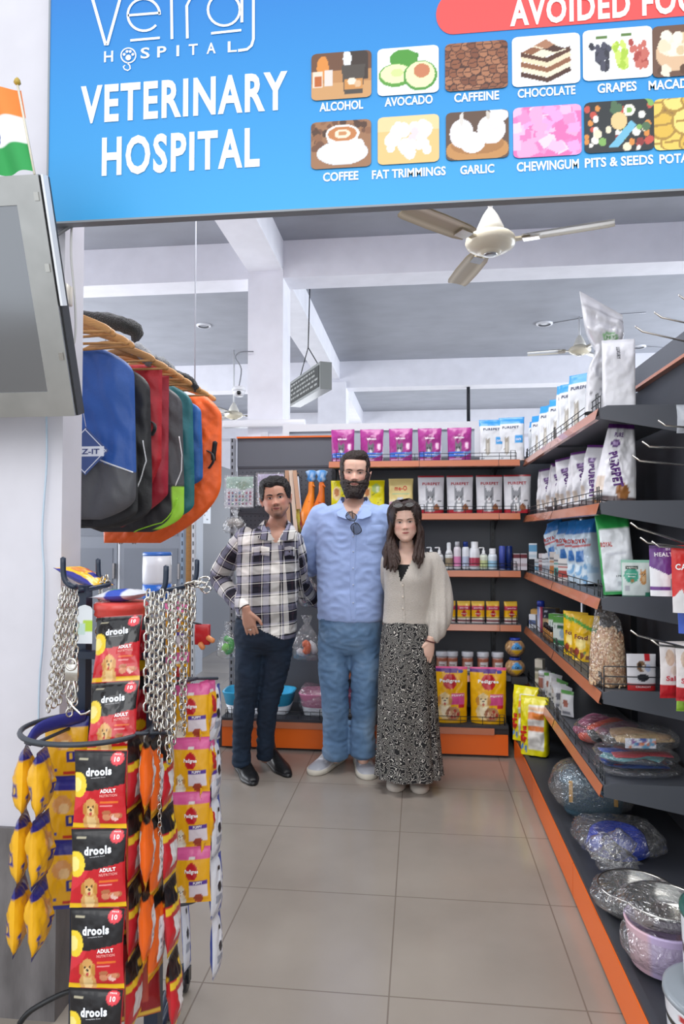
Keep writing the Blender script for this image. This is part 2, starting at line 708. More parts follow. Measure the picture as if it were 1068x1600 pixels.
def bag(name, w, h, d, ops, texts=(), kind='pouch', res=(26, 34), mt='gloss', seed=1, back=None, wr=1.0, lean=0, off=(0, 0, 0), mb=None):
    """a filled bag, front towards -Y, origin at the middle of its bottom edge"""
    m = mb or MB(mt)
    m.mat = mt
    f = painter(ops)
    fb = painter(back) if back else f
    N = noise.noise

    def prof(v):
        if kind == 'pouch':
            return max(0, 1 - v**2.2)**.8 * .5 * d + .0008
        if kind == 'gusset':
            return (1 if v < .72 else max(0, 1 - ((v - .72) / .26)**1.6)) * .5 * d + .0015 if v < .98 else .0015
        return d * .5 * max(0, math.sin(PI * min(1, max(0, (v - .05) / .9))))**.55 + .0006
    pw = 2.2 if kind != 'gusset' else 7

    def wid(v):
        k = 1
        if kind == 'pillow':
            k = 1 - .07 * math.sin(PI * v)
        elif kind == 'pouch':
            k = 1 - .05 * (1 - v)
        elif kind == 'gusset':
            k = .96 if v < .72 else .96 + .1 * (v - .72)
        return w / 2 * k

    def srf(sg):
        def q(u, v):
            e = max(0, 1 - abs(u)**pw)**(.5 if kind != 'gusset' else .35)
            t = prof(v) * (e if kind == 'gusset' else e**1.2)
            n = N(Vector((u * 1.9 + seed * 3.1, v * h / w * 2.4, sg * 2 + seed)))
            n2 = N(Vector((u * 5 + seed, v * h / w * 7, sg)))
            t += (n * .1 + n2 * .045) * d * wr * e * min(1, 4 * (1.02 - v)) * (.4 + .6 * min(1, v * 4))
            x = u * wid(v) * (1 + .015 * N(Vector((v * 6, seed, u))))
            return Vector((x + off[0], sg * t + lean * v * v * h + off[1], v * h + off[2]))
        return q
    um = lambda u: math.sin(u * PI / 2) if kind == 'gusset' else u
    m.sheet(srf(-1), res[0], res[1], f, um=um)
    m.sheet(srf(1), max(6, res[0] // 2), max(8, res[1] // 2), lambda u, v: fb(-u, v), flip=True, um=um)
    s = srf(-1)
    for t in texts:
        txt, cu, cv, tw, th_, c = t[:6]
        rot = t[6] if len(t) > 6 else 0
        bd = t[7] if len(t) > 7 else .03

        def place(dx, dy, cu=cu, cv=cv):
            u, v = cu + dx / (w / 2), cv + dy / h
            p = s(max(-.98, min(.98, u)), max(0, min(1, v)))
            p.y -= .0022
            return p
        m.text(txt, place, tw * w / 2, th_ * h, c, bold=bd, rot=rot)
    if mb:
        return m
    return m.build(name)
# ================================================================== THE ROOM


def sbox(name, m, *b):
    k = MB(m)
    k.box(*b)
    return struct(k.build(name))


sbox('floor', 'floor_tiles', -6.2, 6.2, -4, 15.2, -.1, 0)
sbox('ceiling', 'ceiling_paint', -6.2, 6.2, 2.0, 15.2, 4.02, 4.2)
sbox('wall_left', 'wall_paint', -6.2, -6, 2.05, 15.2, 0, 4.02)
sbox('wall_right', 'wall_paint', 6, 6.2, 2.05, 15.2, 0, 4.02)
sbox('wall_back', 'wall_paint', -6, 6, 15, 15.2, 0, 4.02)
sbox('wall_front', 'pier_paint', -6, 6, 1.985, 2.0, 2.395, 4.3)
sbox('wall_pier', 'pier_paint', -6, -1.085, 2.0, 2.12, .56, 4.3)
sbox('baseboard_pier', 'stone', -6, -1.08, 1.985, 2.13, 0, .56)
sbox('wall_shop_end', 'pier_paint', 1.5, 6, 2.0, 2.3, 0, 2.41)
sbox('ceiling_beam_cross', 'wall_paint', -6, 6, 5.9, 6.2, 3.69, 4.02)
sbox('ceiling_beam_cross_far', 'wall_paint', -6, 6, 10.2, 10.5, 3.62, 4.02)
sbox('ceiling_beam_cross_farthest', 'wall_paint', -6, 6, 14.5, 15, 3.5, 4.02)
sbox('ceiling_beam_long', 'wall_paint', -1.49, -1.18, 2.3, 15, 3.75, 4.02)
sbox('wall_column', 'wall_paint', -1.49, -1.178, 5.88, 6.22, 0, 3.75)
sbox('wall_column_far', 'wall_paint', -1.50, -1.08, 10.15, 10.55, 0, 3.7)
sbox('wall_partition_side', 'panel_grey', -2.62, -2.5, 7.3, 9.3, 0, 2.3)

# glazed partition behind the shelving
t = thing('glazed_partition', 'white framed glazed partition behind the shelving right of the column', 'partition', (-1.12, 5.62, 0))
m = MB('plastic', 'f0f0f4')
m.box(0, 1.62, -.03, .03, 2.285, 2.345)
m.box(0, .055, -.03, .03, 0, 2.285)
m.box(1.56, 1.62, -.03, .03, 0, 2.285)
m.build('frame', t)
m = MB('matte', 'b9bfc9')
m.box(.055, 1.56, -.008, .008, .02, 2.285)
m.build('pane', t)

# light batten on the column
t = thing('light_batten', 'long white batten fixed across the column above the shelving', 'light fitting', (-1.33, 5.83, 2.395))
m = MB('plastic', 'f4f4f8')
m.rbox(-.36, .36, -.035, .04, -.03, .03, .008)
m.build('body', t)
m = MB('plastic', 'dcdce2')
m.box(-.03, .03, 0, .045, -.13, -.07)
m.build('socket', t)


# ceiling fans
def fan(loc, ang, top, label, col='b3a78f'):
    t = thing('ceiling_fan', label, 'ceiling fan', loc)
    m = MB('plastic', 'd8cfb8')
    m.lathe((0, 0, 0), [(.03, -.062), (.05, -.06), (.052, -.05), (.07, -.048), (.1, -.035), (.122, -.02), (.13, 0), (.125, .02), (.11, .035), (.05, .045), (.03, .05)], 36)
    m.build('motor', t)
    m = MB('brushed')
    m.lathe((0, 0, 0), [(.018, -.068), (.034, -.066), (.036, -.06), (.03, -.058)], 20)
    m.build('badge', t)
    m = MB('plastic', 'd9d6cc')
    m.lathe((0, 0, .05), [(.075, 0), (.068, .03), (.04, .09), (.02, .12), (.012, .13)], 24)
    m.build('canopy', t)
    m = MB('plastic', 'cfd0d2')
    m.lathe((0, 0, .1), [(.012, 0), (.012, top - .1)], 12)
    m.build('rod', t)
    for k in range(3):
        a = R(ang + 120 * k)
        M = Matrix.Rotation(a, 4, 'Z') @ Matrix.Rotation(R(9), 4, 'X')
        m = MB('gloss', col)
        m.mat = 'plastic'
        top_ = []
        for x, w0, w1 in ((.16, -.05, .05), (.22, -.062, .06), (.4, -.066, .064), (.57, -.062, .06), (.6, -.055, .05)):
            top_.append((x, w0, w1))
        for s_ in (.004, -.004):
            g = [[m.V(M @ Vector((x, w0 + (w1 - w0) * q / 6, s_ + .006 * math.cos((q - 3) / 3 * 1.5))), 'd9cfb6' if q in (1, 5) else None) for q in range(7)] for x, w0, w1 in top_]
            for i in range(4):
                for q in range(6):
                    f = (g[i][q], g[i + 1][q], g[i + 1][q + 1], g[i][q + 1])
                    m.F(f if s_ > 0 else f[::-1])
        b = m.build('blade', t)
        m = MB('plastic', 'c9bda0')
        m.box(.1, .2, -.018, .018, -.006, .004, Matrix.Rotation(a, 4, 'Z'))
        m.mat = 'chrome'
        m.box(.165, .245, -.03, .03, -.013, -.006, M)
        m.build('blade_arm', t)
    return t


fan((.37, 3.6, 2.955), -16, 1.065, 'cream ceiling fan with three blades hanging under the blue signboard')
p = at(905, 520, Y=8.4)
fan((p.x, 8.4, 3.62), 50, .4, 'small far ceiling fan beyond the white bags on the top shelf', 'c9ccd2')
p = at(365, 640, Y=9.4)
fan((p.x, 9.4, 3.1), 20, .92, 'far ceiling fan left of the column beyond the orange coat', '8f9096')

for i, (px, py, r, lab) in enumerate(((850, 505, .1, 'round ceiling fitting with a surface cable beside the far fan'), (998, 541, .09, 'round ceiling fitting at the right above the shelving end'), (318, 508, .09, 'faint round ceiling ring above the row of dog coats'))):
    p = at(px, py, Z=4.02)
    t = thing('ceiling_fitting', lab, 'ceiling fitting', (p.x, p.y, 4.02))
    m = MB('plastic', 'e2e3e8')
    m.lathe((0, 0, -.02), [(r * .75, 0), (r, .004), (r, .02)], 28, cap=False)
    m.build('ring', t)
    m = MB('plastic', '8d9096')
    m.lathe((0, 0, -.012), [(r * .35, 0), (r * .74, .002), (r * .74, .012)], 24)
    m.build('centre_plate', t)
    if i < 2:
        m = MB('plastic', 'a9abb2')
        m.tube([(r, 0, -.006), (r + .45, -.25 + .4 * i, -.005), (r + 1.0, -.3 + .5 * i, -.006)], .006, 5)
        m.build('cable', t)
for px, py, Yd, z1, lab in ((733, 650, 10.15, 3.62, 'black pole hanging from the ceiling beam above the middle shelf'), (716, 650, 13.2, 3.5, 'shorter thin black pole hanging further back beside the black pole')):
    p = at(px, py, Y=Yd)
    m = MB('plastic', '1d2027')
    m.lathe((0, 0, 0), [(.026, 1.9), (.026, z1 - .001)], 10)
    tag(m.build('hanging_pole', loc=(p.x, p.y + (.2 if Yd < 12 else 1.6), 0)), lab, 'pole')
# camera on the beam left of the column
p = at(373, 613, Y=5.75)
t = thing('security_camera', 'white dome security camera hanging by its cable left of the column', 'security camera', p)
m = MB('plastic', 'eceef2')
m.lathe((0, 0, 0), [(.02, .05), (.055, .045), (.06, .02), (.058, .01)][::-1], 20)
m.lathe((0, 0, 0), [(.035, -.035), (.05, -.01), (.055, .012)], 20)
m.build('housing', t)
m = MB('plastic', '14161a')
m.lathe((.01, -.04, -.01), [(.004, -.02), (.018, -.014), (.02, 0), (.016, .012)], 14)
m.build('camera_lens', t)
m = MB('plastic', '83868c')
m.tube([(0, 0, .045), (.02, 0, .2), (-.03, 0, .3), (.0, .05, .36), (.1, .1, .375)], .006, 6, sm=4)
m.build('cable', t)
# hanging display panel
t = thing('hanging_sign', 'grey hanging display box with a dark panel on wires beside the column', 'hanging sign', (0, 0, 0))
A, B = at(453, 583, Y=7.5), at(500, 563, Y=6.6)
A.z = B.z = 3.12
d = (B - A).normalized()
nrm = Vector((d.y, -d.x, 0))
M = Matrix(((d.x, -nrm.x, 0, A.x), (d.y, -nrm.y, 0, A.y), (0, 0, 1, A.z), (0, 0, 0, 1)))
L_ = (B - A).length
m = MB('plastic', '8b8e8a')
m.box(0, L_, 0, .12, -.27, .0, M)
m.build('casing', t)
m = MB('matte', '3f413f')
m.box(.03, L_ - .03, -.006, 0, -.24, -.03, M)
rg = random.Random(4)
m.c = '9a9c98'
for r_ in range(4):
    x = .06
    while x < L_ - .15:
        w = rg.uniform(.03, .1)
        m.box(x, x + w, -.009, -.006, -.215 + r_ * .048, -.195 + r_ * .048, M)
        x += w + rg.uniform(.015, .04)
m.build('dark_panel', t)
m = MB('plastic', '2b2d30')
for q in (.15, L_ - .2):
    m.tube([M @ Vector((q, .06, 0)), M @ Vector((L_ * .45, .06, .28)), M @ Vector((L_ * .5, .06, .9))], .006, 5)
m.build('wire', t)

# ================================================================== SIGNBOARD
YS = 1.95
sg = thing('signboard', 'large blue veterinary hospital signboard with foods to avoid, above the entrance', 'signboard', (0, YS, 2.39))


def sp(px, py):
    p = at(px, py, Y=YS)
    return p.x, p.z - 2.39


K = (at(534, 833, Y=YS) - Vector((0, 0, HC))).length / FP     # metres per pixel on the board
m = MB('print')
x0, x1 = sp(77, 200)[0], 1.35
f_b = lambda u, v: tuple((lin('2ea2e2')[i] * (1 - v) + lin('186cc2')[i] * v) for i in range(4))
m.sheet(lambda u, v: (x0 + (x1 - x0) * (u + 1) / 2, 0, .86 * v), 4, 24, f_b)
m.c = '8c9299'
m.mat = 'paint_metal'
m.box(x0, x1, .002, .03, 0, .86)
m.box(x0 - .006, x0, -.002, .03, -.004, .86)
m.box(x0, x1, -.002, .03, -.006, 0)
m.build('panel', sg)


def stext(mb, s, cx, cy, w, h, col='ffffff', bold=.02, cuts=1, y=-.002, rot=0):
    x, z = sp(cx, cy)
    w, h = sp(cx + w / 2, cy)[0] - sp(cx - w / 2, cy)[0], sp(cx, cy - h / 2)[1] - sp(cx, cy + h / 2)[1]
    mb.text(s, lambda dx, dy: (x + dx, y, z + dy), w, h, col, bold=bold, cuts=cuts, rot=rot)


def ribbon(mb, pts, w, closed=False, y=-.0025, col='ffffff'):
    """a flat painted stroke through pixel points"""
    P = [Vector((sp(a, b)[0], 0, sp(a, b)[1])) for a, b in pts]
    w = w * K / 2
    prev = None
    sm, mb.sm = mb.sm, False
    N = len(P)
    for i in range(N + (1 if closed else 0)):
        i %= N
        d = (P[(i + 1) % N] - P[i - 1]) if closed else P[min(i + 1, N - 1)] - P[max(i - 1, 0)]
        d.normalize()
        n = Vector((-d.z, 0, d.x)) * w
        a, b = mb.V(P[i] + n + Vector((0, y, 0)), col), mb.V(P[i] - n + Vector((0, y, 0)), col)
        if prev:
            mb.F((prev[0], a, b, prev[1]))
        prev = (a, b)
    mb.sm = sm


def arc(cx, cy, r, a0, a1, n=24, ry=None):
    return [(cx + r * math.cos(R(a0 + (a1 - a0) * i / n)), cy + (ry or r) * math.sin(R(a0 + (a1 - a0) * i / n))) for i in range(n + 1)]


m = MB('print')
stext(m, 'VETERINARY', 285, 153.5, 322, 60, bold=.03)
m.build('headline_word', sg)
m = MB('print')
stext(m, 'HOSPITAL', 281, 238, 246, 62, bold=.03)
m.build('headline_word', sg)
m = MB('print')
ribbon(m, [(143, -8), (165.5, 71), (168, 71), (190, -8)], 5)
ribbon(m, arc(225, 24, 25, 0, -320), 4)
ribbon(m, [(200, 25), (250, 21)], 4)
ribbon(m, [(204, 64), (250, 60)], 4)
ribbon(m, [(268, -10), (269, 62)], 4.5)
ribbon(m, [(293, 61), (292, 10), (298, -2), (315, -8)], 4.5)
ribbon(m, arc(350, 16, 25, 0, 360), 4)
ribbon(m, [(378, -10), (378, 36)], 4.5)
ribbon(m, [(330, 53), (377, 48)], 4)
ribbon(m, [(396, -10), (396, 62), (393, 72), (386, 78), (372, 80)], 4.5)
for ch, cx, cy in zip('HSPITAL', (170, 227, 253, 278, 302, 330, 363), (89, 83.5, 81.5, 80, 78, 76, 73.5)):
    stext(m, ch, cx, cy, 4 if ch == 'I' else 14, 17, bold=.015)
ribbon(m, arc(201, 87.5, 11.5, 0, 360), 2)
for a, b, r_ in ((201, 91, 4.6), (194.5, 86, 2.3), (199, 81.5, 2.3), (204, 81.5, 2.3), (208, 86, 2.3)):
    ribbon(m, arc(a, b, r_ / 2, 0, 360, 12), r_, y=-.003)
ribbon(m, [(199, 99), (203, 103), (204, 108), (200, 111), (195, 109), (193, 105), (196, 103)], 2)
m.build('logo', sg)
m = MB('print')
pl = [(690 + 22 * math.cos(R(a)), 32 - 30 * math.sin(R(a))) for a in range(90, 271, 15)]
P = []
for a in range(90, 271, 12):
    x, z = sp(708, 22)
    P.append((x + 27 * K * math.cos(R(a)), z + 33 * K * math.sin(R(a))))
x, z = sp(708, 22)
P += [(1.3, z - 33 * K), (1.3, z + 33 * K)]
ids = [m.V((a, -.0015, b), 'f0504f') for a, b in P]
m.F(ids)
stext(m, 'AVOIDED FOODS', 968, 8, 350, 43, bold=.035, y=-.0035)
m.build('red_banner', sg)
for s_, cx, cy, w, h in (('ALCOHOL', 533, 166, 68, 14), ('AVOCADO', 638, 158, 75, 14), ('CAFFEINE', 744, 151.5, 70, 14), ('CHOCOLATE', 853, 144, 90, 14), ('GRAPES', 963, 137, 61, 15), ('MACADAMIA', 1064, 131, 104, 15),
                         ('COFFEE', 532, 276, 55, 14), ('FAT TRIMMINGS', 638, 270.5, 115, 14), ('GARLIC', 745, 265, 53, 14), ('CHEWINGUM', 855, 259, 97, 15), ('PITS & SEEDS', 966, 252.5, 107, 15), ('POTATOES', 1073, 247, 88, 15)):
    m = MB('print')
    stext(m, s_, cx, cy, w, h, bold=.025)
    m.build('caption', sg)


def qb(n, u0, v0, u1, v1, w, h, cs, sd):
    """n rotated boxes of chewing gum or chocolate"""
    rg = random.Random(sd)
    o = []
    for k in range(n):
        cu, cv, a = rg.uniform(u0, u1), rg.uniform(v0, v1), rg.uniform(-.6, .6)
        q = [(cu + w * (x * math.cos(a) - y * math.sin(a)), cv + h * (x * math.sin(a) + y * math.cos(a))) for x, y in ((-1, -1), (1, -1), (1, 1), (-1, 1))]
        o.append(('p', q, rg.choice(cs)))
    return o


def hexrow(n, cs, sd, ru, rv, u0=-1, v0=0, u1=1, v1=1, rim=None):
    rg = random.Random(sd)
    o = []
    nx = int((u1 - u0) / (ru * 1.5)) + 1
    nv = int((v1 - v0) / (rv * 1.6)) + 1
    for j in range(nv):
        for i in range(nx):
            cu = u0 + (i + .5 * (j % 2)) * ru * 1.5 + rg.uniform(-.25, .25) * ru
            cv = v0 + j * rv * 1.6 + rg.uniform(-.25, .25) * rv
            if rim:
                o.append(('e', cu, cv, ru * 1.05, rv * 1.05, rim))
            c = rg.choice(cs)
            o.append(('e', cu, cv, ru * .88, rv * .86, c))
            if rim:
                o.append(('p', [(cu - ru * .7, cv - rv * .1), (cu + ru * .7, cv + rv * .05), (cu + ru * .7, cv + rv * .2), (cu - ru * .7, cv + rv * .08)], rim))
    return o


def grapes(cu, cv, c, c2, sd):
    rg = random.Random(sd)
    o = []
    for k in range(34):
        t_ = rg.random()
        o.append(('e', cu + rg.uniform(-1, 1) * .27 * (1 - .6 * t_) + .1 * t_, cv + .22 - .48 * t_, .075, .075, rg.choice((c, c2))))
    return o


PICS = [
    [('bg', 'b98452'), ('r', -1, 0, 1, .35, 'c99763'), ('r', -1, .62, 1, 1, '6b4630'), ('r', .1, .4, .9, 1, '3a2c25'), ('e', -.62, .68, .2, .26, 'd98a3c'), ('r', -.95, .28, -.62, .6, 'e8d3c0'), ('r', -.9, .3, -.66, .5, 'b85f25'), ('r', -.55, .3, -.3, .62, 'dcd2cc'), ('e', .2, .85, .14, .2, 'e2e6ea'),
     ('p', [(0, .72), (.8, .72), (.7, .1), (.1, .1)], '4a423c'), ('r', .1, .2, .7, .4, 'c98b4a'), ('e', .35, .36, .14, .08, 'efe0cc'), ('e', .55, .3, .1, .08, 'd9b28a')],
    [('bg', 'f6f8f6'), ('p', [(-.55, .7), (-.1, .95), (.35, .85), (.3, .62), (-.2, .55)], '3f8a2e'), ('e', -.15, .76, .45, .2, '4a9434'), ('e', -.4, .42, .56, .25, '5a9a3a'), ('e', -.4, .45, .5, .2, 'e3edb4'), ('e', -.35, .47, .2, .09, 'cfdf92'), ('e', .4, .38, .55, .32, '4e9238'), ('e', .4, .4, .48, .28, 'e6efb6'), ('e', .45, .48, .26, .15, 'c47a55')],
    [('bg', '4f2b1c')] + hexrow(0, ['8a5236', '7a452d', '9a6244', 'a87050'], 3, .17, .115, -1, .03, 1.05, 1, '43221a'),
    [('bg', 'fbfbfb')] + [('p', [(-.75 + .05 * (k % 2), .2 + .1 * k), (.05, .05 + .1 * k), (.75, .25 + .1 * k), (.7, .35 + .1 * k), (.05, .15 + .1 * k), (-.75, .3 + .1 * k)], ['4a281c', 'efe1c4', '8c5a3c', 'e9d5b4', '54301f'][k]) for k in range(5)]
    + [('p', [(-.7, .68), (-.1, .55), (.6, .68), (.0, .9)], 'efe3c8'), ('p', [(-.7, .68), (-.4, .62), (-.1, .72), (-.4, .78)], '8c5a3c'), ('p', [(-.1, .72), (.25, .64), (.6, .7), (.2, .8)], '4a281c'), ('p', [(-.35, .8), (0, .72), (.25, .8), (0, .92)], 'a9775a')],
    [('bg', 'fafbfb')] + grapes(-.5, .48, '2b2b38', '454556', 1) + grapes(.05, .5, 'a8c840', 'c9df6a', 2) + grapes(.6, .48, 'a8433c', 'c4685c', 3) + [('r', -.62, .82, -.3, .86, '5a7a3a'), ('r', .1, .84, .4, .88, '5a7a3a')],
    [('bg', '6a4a3a'), ('e', -.3, .45, .6, .35, 'd9b592'), ('e', -.3, .6, .55, .22, 'efe0c8'), ('b', 14, -.75, .5, .15, .8, .15, .12, ['f2e8d4', 'e6d4b6', 'd8bf98'], 5), ('b', 8, -.8, .05, .9, .2, .14, .1, ['5a3a28', 'e8dcc8'], 6)],
    [('bg', '9a6d4c'), ('b', 40, -1, .4, 1, 1, .12, .08, ['6e452e', '8a5c3e', '4e3020'], 7), ('e', .05, .32, .85, .26, 'dfe6f0'), ('e', .05, .34, .7, .19, 'f2f5fa'), ('p', [(-.5, .72), (.6, .72), (.4, .25), (-.3, .25)], 'eef2f8'), ('e', .6, .45, .18, .14, 'eef2f8'), ('e', .05, .72, .56, .2, 'f6f4f2'), ('e', .05, .72, .48, .16, 'c07a45'), ('e', .05, .72, .26, .1, 'f0dcc2'), ('e', .05, .73, .14, .05, 'c88a58')],
    [('bg', 'f0c07e'), ('r', -1, .7, 1, 1, 'f3cf9a'), ('b', 24, -.65, .2, .65, .8, .2, .15, ['f6eef0', 'f3e4e6', 'ecd2d6', 'f9f4f6'], 8)],
    [('bg', '5d4436'), ('e', 0, .2, 1.0, .3, 'c0894e'), ('e', 0, .3, .85, .2, 'a8733e'), ('e', -.5, .55, .38, .3, 'e9e6ec'), ('e', -.5, .85, .07, .14, 'd8d2cc'), ('e', .45, .6, .45, .3, 'f0edf2'), ('e', .45, .62, .22, .26, 'e0dae4'), ('e', .35, .9, .07, .1, 'cfc6bc'), ('e', -.15, .35, .4, .22, 'f1eef2'), ('e', .7, .9, .3, .15, 'e4e1e8')],
    [('bg', 'f06fb0')] + qb(56, -1, .02, 1, .98, .17, .1, ['f7a4cf', 'f48cc2', 'f9b8da', 'ee7ab8', 'e9a2dc', 'fbcfe4'], 9),
    [('bg', '1d2328'), ('b', 46, -1, .05, 1, .95, .1, .075, ['e9dcc0', 'c44a3c', '7fae5a', 'e9e4dc', 'd98a3c', '4a6a4a', '8a2c2c'], 10), ('e', .0, .6, .24, .17, 'e8c48a'), ('p', [(-.3, .1), (0, .1), (.5, .5), (.35, .6)], '6fb6d4'), ('e', .3, .8, .16, .12, 'f2ecdc'), ('e', .3, .8, .08, .06, '7fae5a')],
    [('bg', '8f6a34')] + hexrow(0, ['e9c75c', 'f0d678', 'dcb446'], 11, .38, .27, -1, .1, 1, 1, 'a98436'),
]
cs = [(533, 119), (637, 111.5), (743.5, 104), (852, 95), (963.5, 85), (1073, 79)] + [(532.5, 226.5), (637.5, 219), (745, 212), (854, 206), (966, 198), (1076, 193)]
for i, (ops, (cx, cy)) in enumerate(zip(PICS, cs)):
    m = MB('print')
    x, z = sp(cx, cy)
    w, h = (96 if i % 6 < 3 else 102) * K / 2, (76 if i % 6 < 3 else 79) * K / 2

    def rr(u, v, w=w, h=h, x=x, z=z):
        r = .2
        e = max(0, abs(2 * v - 1) - (1 - r)) / r
        k = 1 - (1 - math.sqrt(max(0, 1 - e * e))) * r * h / w
        return (x + u * k * w, -.0035, z + (2 * v - 1) * h)
    m.sheet(rr, 66, 50, painter(ops))
    m.build('food_picture', sg)

# ================================================================== DISPLAY SCREEN, FLAG, PIER DETAILS
B, T = at(118, 650, Y=1.80), at(58, 272, Y=1.60)
B.x = T.x = (B.x + T.x) / 2
up = (T - B)
H_ = up.length
up.normalize()
rt = Vector((1, 0, 0))
nn = up.cross(rt).normalized()      # towards the wall
M = Matrix(((rt.x, nn.x * -1, up.x, B.x), (rt.y, nn.y * -1, up.y, B.y), (rt.z, nn.z * -1, up.z, B.z), (0, 0, 0, 1)))
if (M.to_3x3() @ Vector((0, 1, 0))).y < 0:
    M = Matrix(((rt.x, nn.x, up.x, B.x), (rt.y, nn.y, up.y, B.y), (rt.z, nn.z, up.z, B.z), (0, 0, 0, 1)))
tv = thing('wall_screen', 'steel framed screen tilted down from the white pier at the left', 'screen', (0, 0, 0))
m = MB('brushed')
b_ = .068
m.box(-.9, 0, 0, .012, 0, b_, M)
m.box(-.9, 0, 0, .012, H_ - b_, H_, M)
m.box(-b_, 0, 0, .012, b_, H_ - b_, M)
m.box(-.9, -.9 + b_, 0, .012, b_, H_ - b_, M)
m.build('bezel', tv)
m = MB('paint_metal', '2b2c30')
m.box(-.9, .004, .012, .05, .0, H_, M)
m.build('back_case', tv)
mat('mirror_glass', '8d8f93', rough=.13, metal=.85, bump=.12, bscale=2.2)
m = MB('mirror_glass')
m.box(-.9 + b_, -b_, .004, .011, b_, H_ - b_, M)
m.build('glass', tv)
m = MB('plastic', 'eceff4')
m.box(.004, .01, .005, .03, H_ * .48, H_, M)
m.build('edge_strip', tv)
for z in (.25, .62, .9):
    m = MB('steel')
    m.box(-.018, -.006, -.003, 0, H_ * z, H_ * z + .02, M)
    m.build('clip', tv)
m = MB('paint_metal', '55575c')
m.tube([M @ Vector((-.4, .05, .3)), Vector((-1.3, 2.0, 1.95))], .02, 8)
m.build('wall_bracket', tv)

fl = thing('flag', 'small orange, white and green flag standing on the screen frame', 'flag', (0, 0, 0))
pa, pb = at(27, 131, Y=1.6), at(54, 272, Y=1.6)
m = MB('plastic', 'd9d2c0')
m.tube([pa, pb], .003, 6)
m.build('pole', fl)
m = MB('plastic', 'b89a3c')
m.lathe((pa.x, pa.y, pa.z - .004), [(.003, 0), (.009, .006), (.007, .014), (.002, .02)], 10)
m.build('finial', fl)


def flagc(u, v):
    if (u - .02)**2 / .052 + (v - .49)**2 / .0245 < 1 and not (u - .02)**2 / .034 + (v - .49)**2 / .016 < 1:
        return lin('2b4aa8')
    if (u - .02)**2 / .007 + (v - .49)**2 / .0033 < 1:
        return lin('3c5ab8')
    return lin('f2863c' if v > .667 else 'f5f4f4' if v > .333 else '2f9a50')


m = MB('matte')
q0, q1 = at(28, 136, Y=1.6), at(52, 268, Y=1.6)
m.sheet(lambda u, v: Vector((q1.x + (q0.x - q1.x) * v - (1 - u) / 2 * .2, 1.602 + .012 * math.sin(u * 6 + v * 2), q1.z + (q0.z - q1.z) * v)), 60, 40, flagc)
m.build('cloth', fl)

p = at(101, 463, Y=1.99)
t = thing('wall_socket', 'cream socket box with a plugged cord on the pier under the signboard', 'socket', p)
m = MB('plastic', 'e6ded2')
m.rbox(-.022, .022, -.03, .01, -.03, .03, .004)
m.build('box', t)
m = MB('plastic', '4a4642')
m.tube([(0, -.02, -.03), (.006, -.03, -.045)], .007, 6)
m.build('plug', t)
m = MB('plastic', 'd2d0cf')
m.tube([at(112, 352, Y=1.99), at(111, 400, Y=1.99), at(117, 470, Y=1.99), at(118, 520, Y=1.99), at(113, 538, Y=1.99), at(104, 515, Y=1.99), at(101, 480, Y=1.99)], .0035, 6, sm=5)
tag(m.build('electric_cord'), 'looped white cord hanging from under the signboard to the socket', 'cord')
m = MB('plastic', 'bccfe0')
m.tube([at(72, 640, Y=1.985), at(73, 720, Y=1.985), at(66, 830, Y=1.985), at(69, 900, Y=1.985), at(67, 1000, Y=1.985), at(62, 1060, Y=1.985), at(60, 1140, Y=1.985)], .003, 6, sm=5)
tag(m.build('pale_cable'), 'thin pale blue cable running down the white pier', 'cable')
m = MB('plastic', '8b8d92')
m.tube([at(112, 352, Y=1.98), at(88, 368, Y=1.98), at(84, 378, Y=1.98)], .006, 6)
m.c = '2a2a2a'
m.tube([at(88, 370, Y=1.975), at(84, 380, Y=1.975)], .008, 6)
tag(m.build('cable_stub'), 'short grey cable stub with a black end just under the signboard corner', 'cable')
m = MB('plastic', '1f2023')
m.tube([at(30, 1600, Z=.02), at(50, 1578, Z=.06), at(100, 1552, Z=.10), at(140, 1545, Y=1.9)], .008, 6, sm=5)
tag(m.build('floor_cable'), 'black cable curving up by the stone base at bottom left', 'cable')

# ---- behind the coats: cupboards, rack, water jug
p0, p1 = at(125, 900, Y=6.6), at(292, 900, Y=6.6)
t = thing('steel_cupboard', 'grey steel cupboard with panelled doors behind the chain stand', 'cupboard', (0, 6.6, 0))
m = MB('paint_metal', '8b919b')
m.box(-4.2, p1.x, 0, .5, 0, 2.2)
m.build('body', t)
xs = [-4.15, -2.97, p1.x - .03]
for a, b in zip(xs, xs[1:]):
    m = MB('paint_metal', '8a909a')
    m.box(a + .01, b - .015, -.02, 0, .06, 2.15)
    for z0, z1 in ((.15, .65), (.75, 1.3), (1.42, 2.05)):
        m.c = '7c828c'
        m.box(a + .06, b - .06, -.026, -.02, z0, z1)
    d = m.build('door', t)
    m = MB('steel')
    m.box(b - .05, b - .03, -.05, -.02, 1.0, 1.15)
    m.build('handle', d)
m = MB('plastic', 'dfe3e8')
m.box(-2.975, -2.955, -.024, -.02, .06, 2.15)
m.build('edge_trim', t)
m = MB('print', 'e4e4e4')
for px, py, w, h, lab in ((323, 785, .3, .5, 'tall paper notice with a diagram on the grey partition behind the orange coat'), (335, 745, .16, .12, 'blue and white small notice near the top of the grey partition')):
    p = at(px, py, X=-2.49)
    m = MB('print', 'c9ced4')
    m.box(-.004, 0, -w / 2, w / 2, -h / 2, h / 2)
    rg = random.Random(px)
    m.c = '5d636c'
    for k in range(9):
        a = rg.uniform(-w * .4, w * .1)
        z = h * (-.42 + .095 * k)
        m.box(0, .002, a, a + rg.uniform(.06, .25) * w, z, z + h * .035)
    tag(m.build('paper_notice', loc=p), lab, 'notice')
t = thing('slotted_rack', 'slotted angle iron rack standing behind the right end of the dog coats', 'rack', (0, 0, 0))
